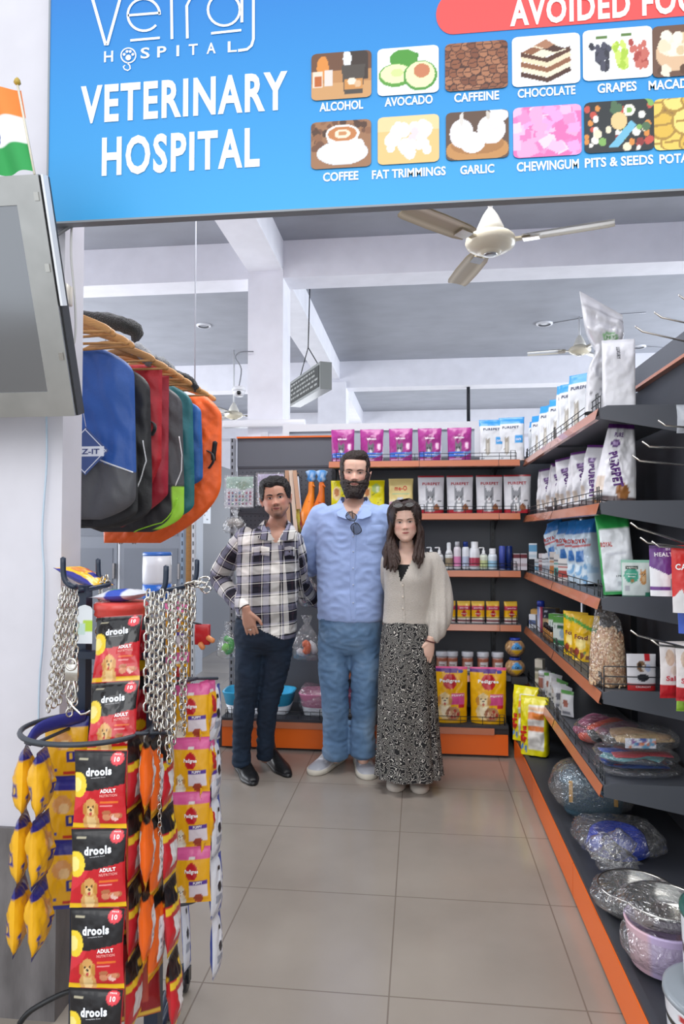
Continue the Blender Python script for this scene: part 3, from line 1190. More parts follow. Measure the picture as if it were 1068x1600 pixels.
for px, c in ((286, '9fb4c8'), (303, 'dfe5ea')):
    p = at(px, 860, Y=4.9)
    m = MB('paint_metal', c)
    m.box(p.x - .012, p.x + .012, 4.88, 4.884, 0, 1.95)
    m.box(p.x + .01, p.x + .014, 4.88, 4.91, 0, 1.95)
    m.c = '3c3f45'
    for k in range(30):
        m.box(p.x - .004, p.x + .003, 4.878, 4.881, .1 + k * .06, .13 + k * .06)
    m.build('post', t)
m = MB('wood')
m.box(at(289, 860, Y=4.9).x, at(301, 860, Y=4.9).x, 4.92, 4.95, .3, 1.9)
m.build('back_strip', t)
m = MB('paint_metal', '8b93a0')
m.box(at(170, 800, Y=4.9).x, at(303, 800, Y=4.9).x, 4.884, 4.9, 1.555, 1.58)
m.build('cross_bar', t)
p = at(245, 935, Y=4.7)
t = thing('water_cooler_jug', 'white and blue insulated water jug beyond the chain stand', 'water jug', (p.x, p.y, 0))
m = MB('plastic', 'eef1f6')
m.lathe((0, 0, p.z + .1), [(.095, 0), (.1, .02), (.1, .13), (.098, .2)], 28)
m.build('body', t)
m = MB('plastic', '2f6fd0')
m.lathe((0, 0, p.z), [(.09, 0), (.1, .01), (.1, .1)], 28)
m.build('base_band', t)
m = MB('plastic', '3e74c8')
m.lathe((0, 0, p.z + .3), [(.098, 0), (.1, .006), (.1, .02), (.09, .026)], 28)
m.build('lid', t)
t2 = thing('side_stool', 'plain grey stool carrying the insulated water jug', 'stool', (p.x, p.y, 0))
m = MB('paint_metal', '7b828c')
m.box(-.17, .17, -.17, .17, p.z - .03, p.z - .001)
m.build('seat', t2)
for sx in (-1, 1):
    for sy in (-1, 1):
        m = MB('paint_metal', '6b727c')
        m.box(sx * .15 - .012, sx * .15 + .012, sy * .15 - .012, sy * .15 + .012, 0, p.z - .03)
        m.build('leg', t2)
# brown gloves hanging under the coats
p = at(200, 823, Y=4.86)
t = thing('work_gloves', 'pair of worn brown gloves hanging below the dog coats', 'gloves', p)
m = MB('cloth', '8b7f78')
for s_ in (-1, 1):
    for k in range(4):
        x = s_ * .035 + (k - 1.5) * .014
        m.tube([(x, s_ * .012, .02), (x * 1.15, s_ * .012, -.06), (x * 1.3, s_ * .014 - .01, -.13 + abs(k - 1.5) * .012)], [.013, .011, .007], 8)
    m.tube([(s_ * .035, s_ * .012, .2), (s_ * .035, s_ * .012, .06), (s_ * .035, s_ * .012, 0)], [.03, .03, .03], 12, rb=.014)
m.build('glove_pair', t)
m = MB('plastic', '8b7f78')
m.tube([(0, .0, .1), (0, .028, 1.57 - p.z)], .004, 6)
m.build('cord_loop', t)
# ================================================================== DOG COATS ON THE RAIL
ZR = 2.2
RX = at(213, 572, Y=2.44).x - .205
rail = thing('coat_rail', 'dark metal rail running back from the pier with the dog coats on it', 'rail', (0, 0, 0))
m = MB('paint_metal', '2b2d33')
m.tube([(RX, 2.125, ZR + .055), (RX, 3.75, ZR + .055)], .012, 10)
m.build('bar', rail)
m = MB('paint_metal', 'b4b7c0')
m.tube([(RX, 3.72, ZR + .055), (RX, 3.72, 4.015)], .004, 8)
m.build('ceiling_rod', rail)


def hanger_mesh(tp=None):
    m = MB('wood')
    m.tube([(-.21, 0, -.075), (-.19, 0, -.058), (-.06, 0, -.006), (0, 0, .004), (.06, 0, -.006), (.19, 0, -.058), (.21, 0, -.075)], [.009, .014, .016, .015, .016, .014, .009], 10, rb=.006, ref=(0, 0, 1), sm=3)
    return m


hg = thing('coat_hanger', 'pale wooden hanger nearest the pier at the head of the coat rail', 'hanger', (0, 0, 0))
hanger_mesh().build('shoulder_bar', hg)
m = MB('wood')
m.tube([(-.2, 0, -.07), (.2, 0, -.07)], .005, 8)
m.build('cross_bar', hg)
m = MB('steel')
m.tube([(0, 0, 0), (0, 0, .03), (.014, 0, .045), (.016, 0, .062), (0, 0, .073), (-.014, 0, .064), (-.015, 0, .055)], .002, 6, sm=3)
m.build('hook', hg)

# spots: (Y, coat or None)
HY = [2.2, 2.27, 2.34, 2.42, 2.62, 2.74, 2.84, 2.95, 3.06, 3.18, 3.30, 3.42]
HL = ['pale wooden hanger nearest the pier at the head of the coat rail', 'pale wooden hanger second along the rail from the pier, without a coat', 'pale wooden hanger third along the rail from the pier, just before the blue coat',
      'wooden hanger carrying the blue and grey dog coat', 'wooden hanger carrying the black dog coat behind the blue one', 'wooden hanger carrying the bright red dog coat', 'wooden hanger carrying the deep red dog coat', 'wooden hanger carrying the grey coat with a lime edge',
      'wooden hanger carrying the teal dog coat', 'wooden hanger carrying the narrow blue coat behind the teal one', 'wooden hanger carrying the quilted orange coat', 'last wooden hanger, at the far end of the coat rail']
for i, (y, lb) in enumerate(zip(HY, HL)):
    rz = R(random.Random(i).uniform(-9, 3))
    if i == 0:
        hg.location, hg.rotation_euler = (RX, y, ZR), (0, 0, rz)
    else:
        dup(hg, (RX, y, ZR), rz, lb)
for o in [o for o in S.objects if o.name.startswith('coat_hanger')]:
    o['group'] = 'wooden hangers on the coat rail'


def coat(name, label, Y, w, z0, z1, d, fn, outline, xo=0, mt='nylon', parts=None, quilt=0, rz=0, pr=None):
    """a hanging dog coat: outline(v) gives (left, right) edges as fractions of half width"""
    if pr:
        xo = at(pr, 700, Y=Y).x - RX - w / 2
    t = thing(name, label, 'dog coat', (RX + xo, Y, z0), rz, 'dog coats on the rail')
    h = z1 - z0
    m = MB(mt)

    def srf(sg):
        def q(u, v):
            l, r = outline(v)
            x = (l + (r - l) * (u + 1) / 2) * w / 2
            e = max(0, 1 - abs(u)**4)**.5
            e2 = max(0, 1 - abs(2 * v - 1)**7)**.5
            n = noise.noise(Vector((x * 9, v * h * 5, Y * 5 + sg)))
            n2 = noise.noise(Vector((x * 24 + v * 4, v * h * 13, Y * 5)))
            y = (d / 2 + n * d * .4 + n2 * d * .28) * e * e2
            if quilt:
                a, b = (x + v * h) / .055, (x - v * h) / .055
                y += quilt * (abs(math.sin(PI * a)) * abs(math.sin(PI * b)))**.5 * e
            return Vector((x, sg * y, v * h))
        return q
    m.sheet(srf(-1), 60, 90, fn)
    m.sheet(srf(1), 24, 36, fn, flip=True)
    m.build('shell', t)
    if parts:
        parts(t, srf(-1), h, w)
    return t


def rnd(v):      # rounded bottom, slightly narrow top
    e = 1 - (1 - min(1, v / .14))**2.2 * .55
    s_ = 1 - .55 * max(0, (v - .82) / .18)**2.2 - .08 * max(0, v - .3)
    return (-e * s_, e * s_)


def belt_loop(t, s, u, v, col='17181b', sz=.03):
    p = s(u, v)
    m = MB('cloth', col)
    m.tube([p + Vector((0, -.002, sz)), p + Vector((sz * .7, -.02, sz * .6)), p + Vector((sz * .9, -.03, -.2 * sz)), p + Vector((sz * .3, -.02, -sz))], .009, 8, rb=.003, ref=(0, 1, 0), sm=3)
    m.build('strap', t)


def piping(t, s, pts, col='eef0f2', r=.0028, name='piping'):
    m = MB('matte', col)
    L2 = []
    for (a0, b0), (a1, b1) in zip(pts, pts[1:]):
        L2 += [(a0 + (a1 - a0) * q / 5, b0 + (b1 - b0) * q / 5) for q in range(5)]
    m.tube([s(u, v) + Vector((0, -.003, 0)) for u, v in L2 + [pts[-1]]], r, 6)
    m.build(name, t)


def blue_parts(t, s, h, w):
    piping(t, s, [(-.98, .50), (-.3, .46), (.1, .40), (.55, .33), (.97, .27)])
    # diamond swing tag
    p = s(-.12, .56)
    p = Vector((.10, p.y - .03, .33 * h + .06))
    M = Matrix.Translation(Vector((.086, -.085, .245))) @ Matrix.Rotation(R(45), 4, 'Y')
    m = MB('print', '43588e')
    m.box(-.062, .062, -.001, .001, -.062, .062, M)
    m.c = 'e8ecf4'
    for a in (-.058, .052):
        m.box(a, a + .003, -.002, -.001, -.055, .058, M)
        m.box(-.055, .058, -.002, -.001, a, a + .003, M)
    m.box(-.07, .07, -.0018, -.0012, -.02, .016, Matrix.Translation(Vector((.086, -.085, .245))))
    m.text('ZLZ-IT', lambda dx, dy: (.086 + dx, -.0885, .2425 + dy), .108, .019, '2c3d78', bold=.02)
    tg = m.build('swing_tag', t)
    piping(t, lambda u, v: Vector((.086 + u, -.08, .33 + v)), [(0, 0), (-.02, .1), (-.05, .22)], 'dddddd', .001, 'tag_string')


def two(c_up, c_dn, edge):
    a, b = lin(c_up), lin(c_dn)
    return lambda u, v: a if v > edge(u) else b


CT = ZR - .06
coat('dog_coat', 'quilted blue and grey dog coat with a diamond tag, nearest on the rail', 2.44, .48, 1.50, CT, .06, two('2b5aa9', '55565a', lambda u: .5 if u < -.98 else .385 - .115 * u), rnd, pr=213, parts=blue_parts)
coat('dog_coat', 'black lining of the grey coat bottom showing just under the blue coat', 2.53, .50, 1.475, 1.95, .03, lambda u, v: lin('232426'), rnd, pr=216)
coat('dog_coat', 'plain black dog coat directly behind the blue and grey coat', 2.66, .52, 1.47, CT, .05, lambda u, v: lin('222224'), rnd, pr=238, parts=lambda t, s, h, w: piping(t, s, [(.9, .52), (.93, .4), (.8, .25), (.72, .18)]))
coat('dog_coat', 'bright red dog coat with a black strap, behind the black one', 2.78, .47, 1.53, CT + .02, .06, lambda u, v: lin('b81f2c' if v > .02 else '222222'), lambda v: (-1, .98 - .42 * (1 - min(1, v / .36))**1.1), pr=254, parts=lambda t, s, h, w: belt_loop(t, s, .85, .56))
coat('dog_coat', 'deep red dog coat with a pointed hem, behind the bright red coat', 2.88, .48, 1.475, CT, .06, lambda u, v: lin('a31d33'), lambda v: (-1, 1 - .85 * (1 - min(1, v / .22))**1.3), pr=263)
coat('dog_coat', 'grey and black dog coat with lime green edging, before the teal coat', 2.98, .53, 1.455, CT, .06, lambda u, v: lin('a5e23c' if (u > .80 and .02 < v < .30) else '4b4c50' if v > .3 and u > .2 else '2b2c2f'), rnd, pr=288, parts=lambda t, s, h, w: (piping(t, s, [(.95, .62), (.985, .5), (.97, .4), (.88, .3)]), piping(t, s, [(.9, .22), (.75, .06), (.3, .0)], 'a5e23c', .003, 'hem_tape'), belt_loop(t, s, .5, .56)))
coat('dog_coat', 'teal dog coat, second last before the orange one', 3.1, .52, 1.50, CT + .02, .06, lambda u, v: lin('1e6d75'), rnd, pr=304)
coat('dog_coat', 'royal blue coat showing as a narrow strip beside the teal coat', 3.22, .46, 1.66, CT - .03, .05, lambda u, v: lin('1f5fa6'), rnd, pr=317)
coat('dog_coat', 'quilted bright orange dog coat at the far end of the rail', 3.36, .66, 1.40, CT + .0, .07, lambda u, v: lin('ff6a22'), lambda v: (-1 + .15 * (1 - v), 1 - .95 * (1 - min(1, v / .42))**2.0 - .25 * max(0, (v - .86) / .14)**1.6), pr=346, mt='nylon', quilt=.006,
     parts=lambda t, s, h, w: (belt_loop(t, s, .8, .56, sz=.045), piping(t, s, [(.92, .68), (.9, .60), (.89, .56)], '17181b', .012, 'buckle_strap')))
# fleece collars standing on top of the coats
for i, (px, py, Y, rx, rz_, c, lb) in enumerate(((168, 506, 2.45, .11, .03, '2a2c2b', 'dark charcoal fleece collar lying over the hangers next to the pier'), (212, 548, 2.72, .05, .028, 'a7a9ad', 'light grey fleece collar on top of the black coat'),
                                            (250, 568, 2.95, .05, .022, '8d9195', 'mid grey fleece collar above the red coats'), (290, 592, 3.15, .045, .018, '1f2226', 'black collar with grey rim above the teal coat'))):
    p = at(px, py, Y=Y)
    m = MB('fur', c)
    m.tube([p + Vector((-rx - .02, .0, .035)), p + Vector((-rx * .4, -.02, .012)), p + Vector((rx * .4, -.02, -.004)), p + Vector((rx, 0, -.03)), p + Vector((rx * .8, .04, -.05))], [rz_ * .7, rz_, rz_, rz_ * .9, rz_ * .5], 12, sm=4)
    o = m.build('fleece_collar')
    for v in o.data.vertices:
        v.co += Vector((noise.noise(v.co * 60), noise.noise(v.co * 61 + Vector((5, 0, 0))), noise.noise(v.co * 59 + Vector((0, 7, 0))))) * .009
    tag(o, lb, 'collar', 'fleece collars above the coats')

# ================================================================== SHELVING
ZA, ZB, ZC, ZD, ZE = 1.945, 1.585, 1.2, .84, .5


def wire_guard(parent, p0, p1, h, n, rails=2):
    m = MB('wire')
    a, b = Vector(p0), Vector(p1)
    for k in range(1, rails + 1):
        z = Vector((0, 0, h * k / rails))
        m.tube([a + z, b + z], .0022, 5)
    for i in range(n + 1):
        q = a.lerp(b, i / n)
        m.tube([q, q + Vector((0, 0, h))], .0018, 5)
    d = (b - a).normalized()
    for f in (.02, .48, .97):      # taller loops
        q = a.lerp(b, f)
        m.tube([q, q + Vector((0, 0, h * 1.35)), q + d * .03 + Vector((0, 0, h * 1.35)), q + d * .03], .0026, 5)
    m.build('wire_guard', parent)


# --- back unit
bu = thing('shelving_unit', 'dark grey back shelving facing the camera behind the three people', 'shelving', (0, 0, 0))
YF, YB, XL, XM, XR = 4.72, 5.06, -1.36, -.625, .668
m = MB('panel_grey')
m.box(XL, XM - .01, YB, YB + .03, 1.95, 2.16)
m.box(XL, XM - .01, YB, YB + .03, 0, .92)
m.box(XM + .01, 1.13, YB, YB + .03, 0, 2.0)
m.build('back_panel', bu)
m = MB('shelf_grey')
m.box(XL, XM - .01, YB + .012, YB + .03, .92, 1.95)
m.sm = False
m.mat = 'panel_dark'
for j in range(30):
    for i in range(22):
        x, z = XL + .04 + i * .032, .95 + j * .033
        q = [m.V((x + .005 * math.cos(a), YB + .0115, z + .005 * math.sin(a))) for a in (0, 1.05, 2.1, 3.15, 4.2, 5.25)]
        m.F(q)
m.mat = 'shelf_grey'
for z in (.92, 1.26, 1.60, 1.94):
    m.box(XL, XM - .01, YB + .004, YB + .012, z, z + .012)
m.build('pegboard', bu)
m = MB('kick')
m.box(XL, XM - .01, YB - .02, YB + .035, 2.16, 2.172)
m.build('top_trim', bu)
for x, z1, c in ((XL - .03, 2.16, '8b8e95'), (XM, 2.0, '2a2c31'), (.52, 1.98, '2a2c31')):
    m = MB('paint_metal', c)
    yy = YB - .03
    m.box(x - .015, x + .015, yy, YB + .03, 0, z1)
    m.c = '15161a'
    for k in range(int(z1 / .05)):
        m.box(x - .005, x + .005, yy - .001, yy, .03 + k * .05, .055 + k * .05)
    m.build('upright', bu)
for z in (ZA, ZB, ZC, ZD, ZE):
    sh = MB('shelf_grey')
    sh.box(XM + .015, XR, YF, YB, z - .035, z)
    sh = sh.build('shelf', bu)
    m = MB('rail')
    m.sm = False
    xa, xb = XM + .005, XR
    if z == ZE:
        xb = .55
    for a, b in ((xa, xa + (xb - xa) * .48), (xa + (xb - xa) * .48 + .003, xb - .14), (xb - .137, xb)):
        i = [m.V(p) for p in ((a, YF - .003, z - .002), (b, YF - .003, z - .002), (b, YF - .014, z - .042), (a, YF - .014, z - .042), (a, YF, z - .048), (b, YF, z - .048))]
        m.F((i[3], i[2], i[1], i[0]))
        m.F((i[4], i[5], i[2], i[3]))
    m.build('price_rail', sh)
    m = MB('paint_metal', '1d1f23')
    m.prism([(YB, z - .035), (YF + .06, z - .035), (YB, z - .12)], 0, .004, Matrix(((0, 1, 0, .53), (1, 0, 0, 0), (0, 0, 1, 0), (0, 0, 0, 1))))
    m.build('bracket', sh)
    wire_guard(sh, (XM + .03, YF + .006, z), (XR - .02, YF + .006, z), .045, 11)
# base
for a, b in ((XL + .03, XM + .0), (XM + .015, .565)):
    m = MB('panel_dark')
    m.box(a, b, 4.585, YB, .185, .205)
    dk = m.build('base_deck', bu)
    m = MB('rail', 'bf7453')
    m.box(a + .005, b - .09 if b > 0 else b - .005, 4.572, 4.585, .148, .188)
    m.build('price_rail', dk)
    wire_guard(dk, (a + .02, 4.6, .205), (b - .02, 4.6, .205), .05, 8)
    m = MB('kick')
    m.box(a + .003, b - .003, 4.578, 4.6, .018, .146)
    m.build('kick_plate', bu)
m = MB('panel_dark')
m.box(XL, .57, 4.61, YB, 0, .185)
m.build('plinth', bu)

# --- right unit
ru = thing('shelving_unit', 'long dark shelving along the right side with tapered shelf ends', 'shelving', (0, 0, 0))
XF, XB = .72, 1.14
Y0, Y1 = 2.865, 4.85
zs = dict(A=1.955, B=1.572, C=1.19, D=.818, E=.452)
m = MB('panel_dark')
m.box(XB, XB + .03, .9, YB - .005, 0, 2.19)
m.build('back_panel', ru)
m = MB('shelf_grey')
m.box(XB - .03, XB + .04, .9, 3.75, 2.205, 2.30)
m.build('top_board', ru)
m = MB('kick')
m.mat = 'rail'
m.box(XB - .035, XB + .03, .9, 3.75, 2.19, 2.205)
m.build('top_trim', ru)
for y in (Y0, 3.84, Y1 - .02, 1.85):
    m = MB('paint_metal', '1f2126')
    m.box(XB - .03, XB, y - .015, y + .015, 0, 2.19)
    m.build('upright', ru)
for k, z in zs.items():
    sh = MB('shelf_grey')
    sh.box(XF, XB - .03, Y0, 3.85, z - .03, z)
    sh.box(XF, XB - .03, 3.855, Y1, z - .03, z)
    sh = sh.build('shelf', ru)
    for ye in (Y0 - .004, 3.85):      # tapered end plate
        m = MB('shelf_grey')
        m.prism([(XF + .002, z - .04), (XB, z - .04), (XB, z - .002), (XF + .002, z - .002)] if ye > 3 else [(XF + .002, z - .045), (XB, z - .125), (XB, z + .008), (XF + .03, z + .008), (XF + .002, z - .004)], ye, ye + .004)
        m.build('shelf_end', sh)
    m = MB('rail')
    m.sm = False
    for a, b in ((Y0 + .002, 3.845), (3.855, Y1)):
        i = [m.V(p) for p in ((XF - .003, a, z - .002), (XF - .003, b, z - .002), (XF - .016, b, z - .046), (XF - .016, a, z - .046), (XF, a, z - .05), (XF, b, z - .05))]
        m.F((i[0], i[1], i[2], i[3]))
        m.F((i[3], i[2], i[5], i[4]))
    m.build('price_rail', sh)
    wire_guard(sh, (XF + .008, Y0 + .01, z), (XF + .008, Y1 - .02, z), .05, 15)
    if k == 'D':
        m = MB('wire')
        for q in (.03, .06, .1):
            m.tube([(XF + .01, Y0 + .012, z + q), (XF + .36, Y0 + .012, z + q)], .0025, 5)
        m.tube([(XF + .01, Y0 + .012, z), (XF + .01, Y0 + .012, z + .1)], .0025, 5)
        m.build('end_wire', sh)
m = MB('panel_dark')
m.box(.61, XB, .9, YB - .005, .135, .15)
m.box(.63, XB, .9, YB - .005, 0, .135)
dk = m.build('base_deck', ru)
m = MB('kick')
for a, b in ((.9, 1.9), (1.905, 2.86), (2.865, 3.85), (3.855, 4.57)):
    m.box(.598, .612, a, b, .012, .142)
m.build('kick_plate', ru)
m = MB('panel_dark')
m.box(.603, .625, .9, 4.58, .142, .158)
m.build('deck_lip', ru)

# ================================================================== PACKS ON THE SHELVES
PET_B = [('bg', 'e9ebee'), ('r', -1, .84, 1, 1, '3a9ade'), ('r', .28, .40, .9, .56, '3f9ee0')] + cat_ops(-.35, .42, .2, 'a79f92', 'd8d2c6', .5) + [('r', -1, .955, 1, .97, '2a7cc0'), ('r', -.9, .04, -.6, .06, '9aa2aa')]
PET_R = [('bg', 'dfdfe3'), ('r', -1, .965, 1, 1, 'b0242e'), ('r', -1, 0, 1, .09, 'b42833')] + cat_ops(-.08, .42, .36, '8b8d92', 'e4e4e6', .55) + [('e', .42, .15, .22, .09, '8a5638'), ('b', 10, .3, .1, .55, .2, .05, .02, ['6e4028', 'a46c48'], 4), ('r', -1, 0, 1, .055, 'b42833'), ('r', .5, .3, .8, .33, '4a4a4a')]
WHK = [('bg', 'a32d86'), ('p', [(-1, 1), (1, 1), (1, .8), (.2, .86), (-1, .74)], 'b03a92'), ('e', -.1, .68, .45, .1, '8d2270')] + cat_ops(-.1, .38, .28, '6c6a70', 'cfccd2', .6) + [('e', .62, .46, .2, .12, 'd678b4'), ('e', .62, .46, .15, .09, 'f2d6e8'), ('r', -.95, .14, .35, .27, '3c6fd0'), ('p', [(.35, .14), (.95, .22), (.95, .3), (.35, .27)], '7fa6e0'), ('r', -1, 0, 1, .1, '8b2374'), ('r', -.9, .05, .2, .07, 'd8a8cc')]
MEO_Y = [('bg', 'f3e614'), ('e', -.5, .6, .38, .2, 'f4d9a0'), ('e', -.5, .64, .2, .12, 'c9824a'), ('e', .3, .75, .35, .15, 'b9d77a'), ('b', 8, 0, .3, .7, .6, .03, .02, ['7a8a2a'], 3), ('e', .4, .72, .16, .09, 'e8f0c8')]
MEO_C = [('bg', 'efd98e'), ('r', -1, .0, 1, .4, 'f2e6b8'), ('e', -.05, .25, .42, .22, 'cfd8e6'), ('e', -.05, .26, .34, .17, 'e6eaf2'), ('e', -.75, .2, .3, .14, 'd9a8c4'), ('e', .9, .12, .4, .16, '4fae8a'), ('r', -.7, .55, .7, .57, 'b7d3a0')]
PED = [('bg', 'f3b70f'), ('r', -1, .955, 1, 1, 'e6558f'), ('p', [(-1, .965), (.5, .965), (.4, .89), (-1, .91)], '5a2f86'), ('e', .62, .92, .14, .04, '3a4aa8'), ('e', -.0, .74, .4, .14, 'c4202c'), ('r', .1, .34, .85, .52, 'e0559a'), ('r', .15, .47, .8, .51, 'f08ab8'), ('r', .5, .28, .85, .33, 'd0243c')] + dog_ops(-.3, .42, .33, 'e8cf9a', 'f6e8c8', .38) + [('e', .16, .17, .42, .13, 'b98a62'), ('b', 26, -.14, .1, .48, .24, .07, .03, ['c79a74', '9a5a44', 'e0bfa0', 'b0403a'], 6), ('r', -1, 0, 1, .03, 'e0a810')]
T_PET = ('PUREPET', -.05, .76, 1.3, .06, '27305a')


def row(proto, spots, labels, group, cat):
    for i, (loc, rz) in enumerate(spots):
        if i == 0:
            o = proto
            o.location, o.rotation_euler = loc, (0, 0, rz)
        else:
            o = dup(proto, loc, rz)
        tag(o, labels[i], cat, group)


def left_n(n, s):
    ex = ['leftmost', 'second from left', 'third from left', 'fourth from left', 'fifth from left', 'sixth from left']
    return [s % (ex[i] if i < n - 1 else 'rightmost') for i in range(n)]


def yx(px, X=.8):
    """how far back on the right shelves an item stands"""
    return at(px, 900, X=X).y


# top row, back unit
xs = [at(px, 715, Y=4.86).x for px in (536, 581, 626, 671, 717)]
wk = bag('treat_bag', .165, .235, .075, WHK, [('whiskas', -.0, .70, .8, .07, 'f6e6f2'), ('Whiskas', .0, .205, 1.0, .04, 'dfe8ff')], 'pouch', seed=3, wr=1.3)
row(wk, [((x, 4.83 + .01 * (i % 2), ZA + .001), R((-2, 3, -1, 2, -3)[i])) for i, x in enumerate(xs)], left_n(5, 'purple cat food bag on the top back shelf, %s of the five'), 'purple cat food bags on the top shelf', 'pet food bag')
pb = bag('cat_food_bag', .175, .29, .07, PET_B, [T_PET, ('CATS', .58, .48, .4, .05, 'ffffff')], 'gusset', seed=5)
sp_ = [((at(768, 715, Y=4.86).x, 4.86, ZA + .001), R(-2)), ((at(804, 715, Y=4.83).x - .02, 4.84, ZA + .001), R(-12))]
lb = ['white and blue cat food bag facing forward right of the purple bags', 'white and blue cat food bag right in the top shelf corner']
for i, px in enumerate((842, 847, 853, 860, 867, 875, 884, 893, 903, 914)):
    y = min(4.9 - .0 * i, yx(px, .845))
    sp_.append(((.84 + (.012 if i % 2 else -.004), y, zs['A'] + .001), R(-42 + (-2, 1, 3, -1, 0)[i % 5])))
    lb.append('blue topped white bag on the right top shelf, %s from the corner' % ORD[i])
row(pb, sp_, lb, 'white bags with blue tops on the top shelf', 'pet food bag')
for i, o in enumerate([o for o in S.objects if o.name.startswith('cat_food_bag')]):
    o.scale = (1, 1, 1 + .05 * math.sin(i * 2.3) + (.10 if i > 8 else .0))
# two big white bags near the end
SIL = [('bg', 'dcdcdf'), ('r', -1, .9, 1, .92, 'b9b9bd'), ('e', .2, .66, .5, .05, '8fc28a'), ('e', .2, .66, .36, .03, 'dfe6dc'), ('r', -.6, .3, -.5, .5, 'b4b4ba'), ('b', 14, -.8, .1, .6, .3, .12, .01, ['a8a8ae', 'c2c2c6'], 2)]
o = bag('sack', .17, .47, .12, SIL, [('PET', .2, .66, .5, .03, '5fa35a')], 'gusset', res=(30, 44), mt='foil', seed=8, wr=2.6, lean=-.12)
o.location, o.rotation_euler = (at(943, 600, Y=3.07).x, 3.07, zs['A'] + .009), (R(0), R(4), R(-10))
for v in o.data.vertices:
    q = v.co.z / .47
    k = 1 - .38 * math.exp(-((q - .58) / .12)**2) + .15 * max(0, q - .7)
    v.co.x = v.co.x * k - .10 * max(0, q - .52)**1.0
    if q > .6:
        v.co.z -= (q - .6) * (v.co.x + .06) * 1.5 + (q - .6) * .03
        v.co.y -= .10 * (q - .6)
tag(o, 'tall crumpled silvery white sack with a folded top on the right top shelf', 'sack')
WHS = [('bg', 'ebebee'), ('r', -.55, .7, -.53, .97, 'b8b8c0'), ('r', .45, .7, .47, .97, 'b8b8c0'), ('r', -.9, .93, .9, .935, 'c2c2c8')]
o = bag('sack', .13, .29, .08, WHS, [('LUXURY', -.1, .78, .8, .05, '44444c', R(-90))], 'gusset', res=(24, 34), seed=9, wr=1.2)
o.location, o.rotation_euler = (at(966, 600, Y=2.93).x, 2.93, zs['A'] + .001), (0, 0, R(-6))
tag(o, 'plain white block bag standing at the front end of the top shelf', 'sack')

# second row
xs = [at(px, 790, Y=4.83).x for px in (535, 582)]
my = bag('cat_food_bag', .17, .235, .06, MEO_Y, [('me-o', -.1, .12, 1.3, .2, 'd8322a')], 'gusset', seed=11)
row(my, [((x, 4.84, ZB + .001), R(2)) for x in xs], ['yellow cat food bag left of the bearded man on the second shelf', 'yellow cat food bag directly right of the bearded man'], 'yellow cat food bags on the second shelf', 'pet food bag')
o = bag('cat_food_bag', .175, .245, .06, MEO_C, [('me-O', 0, .72, 1.0, .14, 'e0452c'), ('AA', .65, .28, .25, .05, '22344a')], 'gusset', seed=12)
o.location = (at(626, 790, Y=4.83).x, 4.84, ZB + .001)
tag(o, 'cream coloured cat food bag above the woman on the second shelf', 'pet food bag', 'bags on the second shelf')
xs = [at(px, 790, Y=4.83).x for px in (673, 718, 764, 807)]
pr = bag('cat_food_bag', .18, .262, .075, PET_R, [('PUREPET', 0, .78, 1.35, .075, 'b82a36')], 'pouch', seed=13, wr=1.1)
row(pr, [((x, 4.83 - (.02 if i == 3 else 0), ZB + .001), R((2, -1, 3, -8)[i])) for i, x in enumerate(xs)], left_n(4, 'white and red kitten food bag on the second shelf, %s of four'), 'white and red cat food bags on the second shelf', 'pet food bag')
PUR = [('bg', 'e9e8ec'), ('r', -1, .95, 1, 1, '5c2370'), ('e', -.25, .74, .3, .05, '5a2a78'), ('e', -.25, .74, .2, .025, 'b8a0cc'), ('r', -1, 0, 1, .06, '5a4a4a'), ('e', .35, .13, .32, .1, 'a06a3a'), ('r', -.95, .1, -.6, .3, 'd6c6b8')]
pp = bag('dog_food_bag', .17, .285, .07, PUR, [('PUREPET', -.1, .40, 1.9, .11, '5a2a78', R(-80), .05)], 'gusset', seed=14, wr=2.0)
sp_, lb = [], []
for i in range(9):
    sp_.append(((.838 + (.012 if i % 2 else 0), 4.62 - i * .152, zs['B'] + .001), R(-44 + (6, -4, 8, -10, 3)[i % 5])))
    lb.append('purple lettered white bag on the right second shelf, %s from the corner' % ORD[i])
row(pp, sp_, lb, 'white and purple bags on the second shelf', 'pet food bag')
for i, o in enumerate([o for o in S.objects if o.name.startswith('dog_food_bag')]):
    a = R((3, -5, 8, -3, 6, -9, 4, -4, 7)[i % 9])
    o.rotation_euler[1] = a
    o.location.z += abs(math.sin(a)) * .085
pb2 = bag('dog_food_bag', .16, .33, .13, PUR, [('PUREPET', -.1, .40, 1.9, .12, '5a2a78', R(-74), .05), ('PURE', -.1, .85, .6, .06, '5a2a78')], 'pouch', seed=15, wr=2.4, res=(30, 40), lean=.05)
for v in pb2.data.vertices:
    q = v.co.z / .33
    v.co.x *= 1.12 - .5 * q**1.3
pb2.location, pb2.rotation_euler = (at(958, 750, Y=3.03).x, 3.03, zs['B'] + .012), (0, R(6), R(-14))
tag(pb2, 'bulging white and purple bag at the front end of the second shelf', 'pet food bag')
m = MB('print', 'b9c49a')
m.box(.86, 1.02, 2.90, 3.06, 1.5735, 1.576)
m.c = 'e2d9c4'
m.box(.88, 1.05, 2.92, 3.04, 1.5765, 1.579)
tag(m.build('paper_sheets'), 'flat paper sheets lying by the bulging purple bag', 'paper')

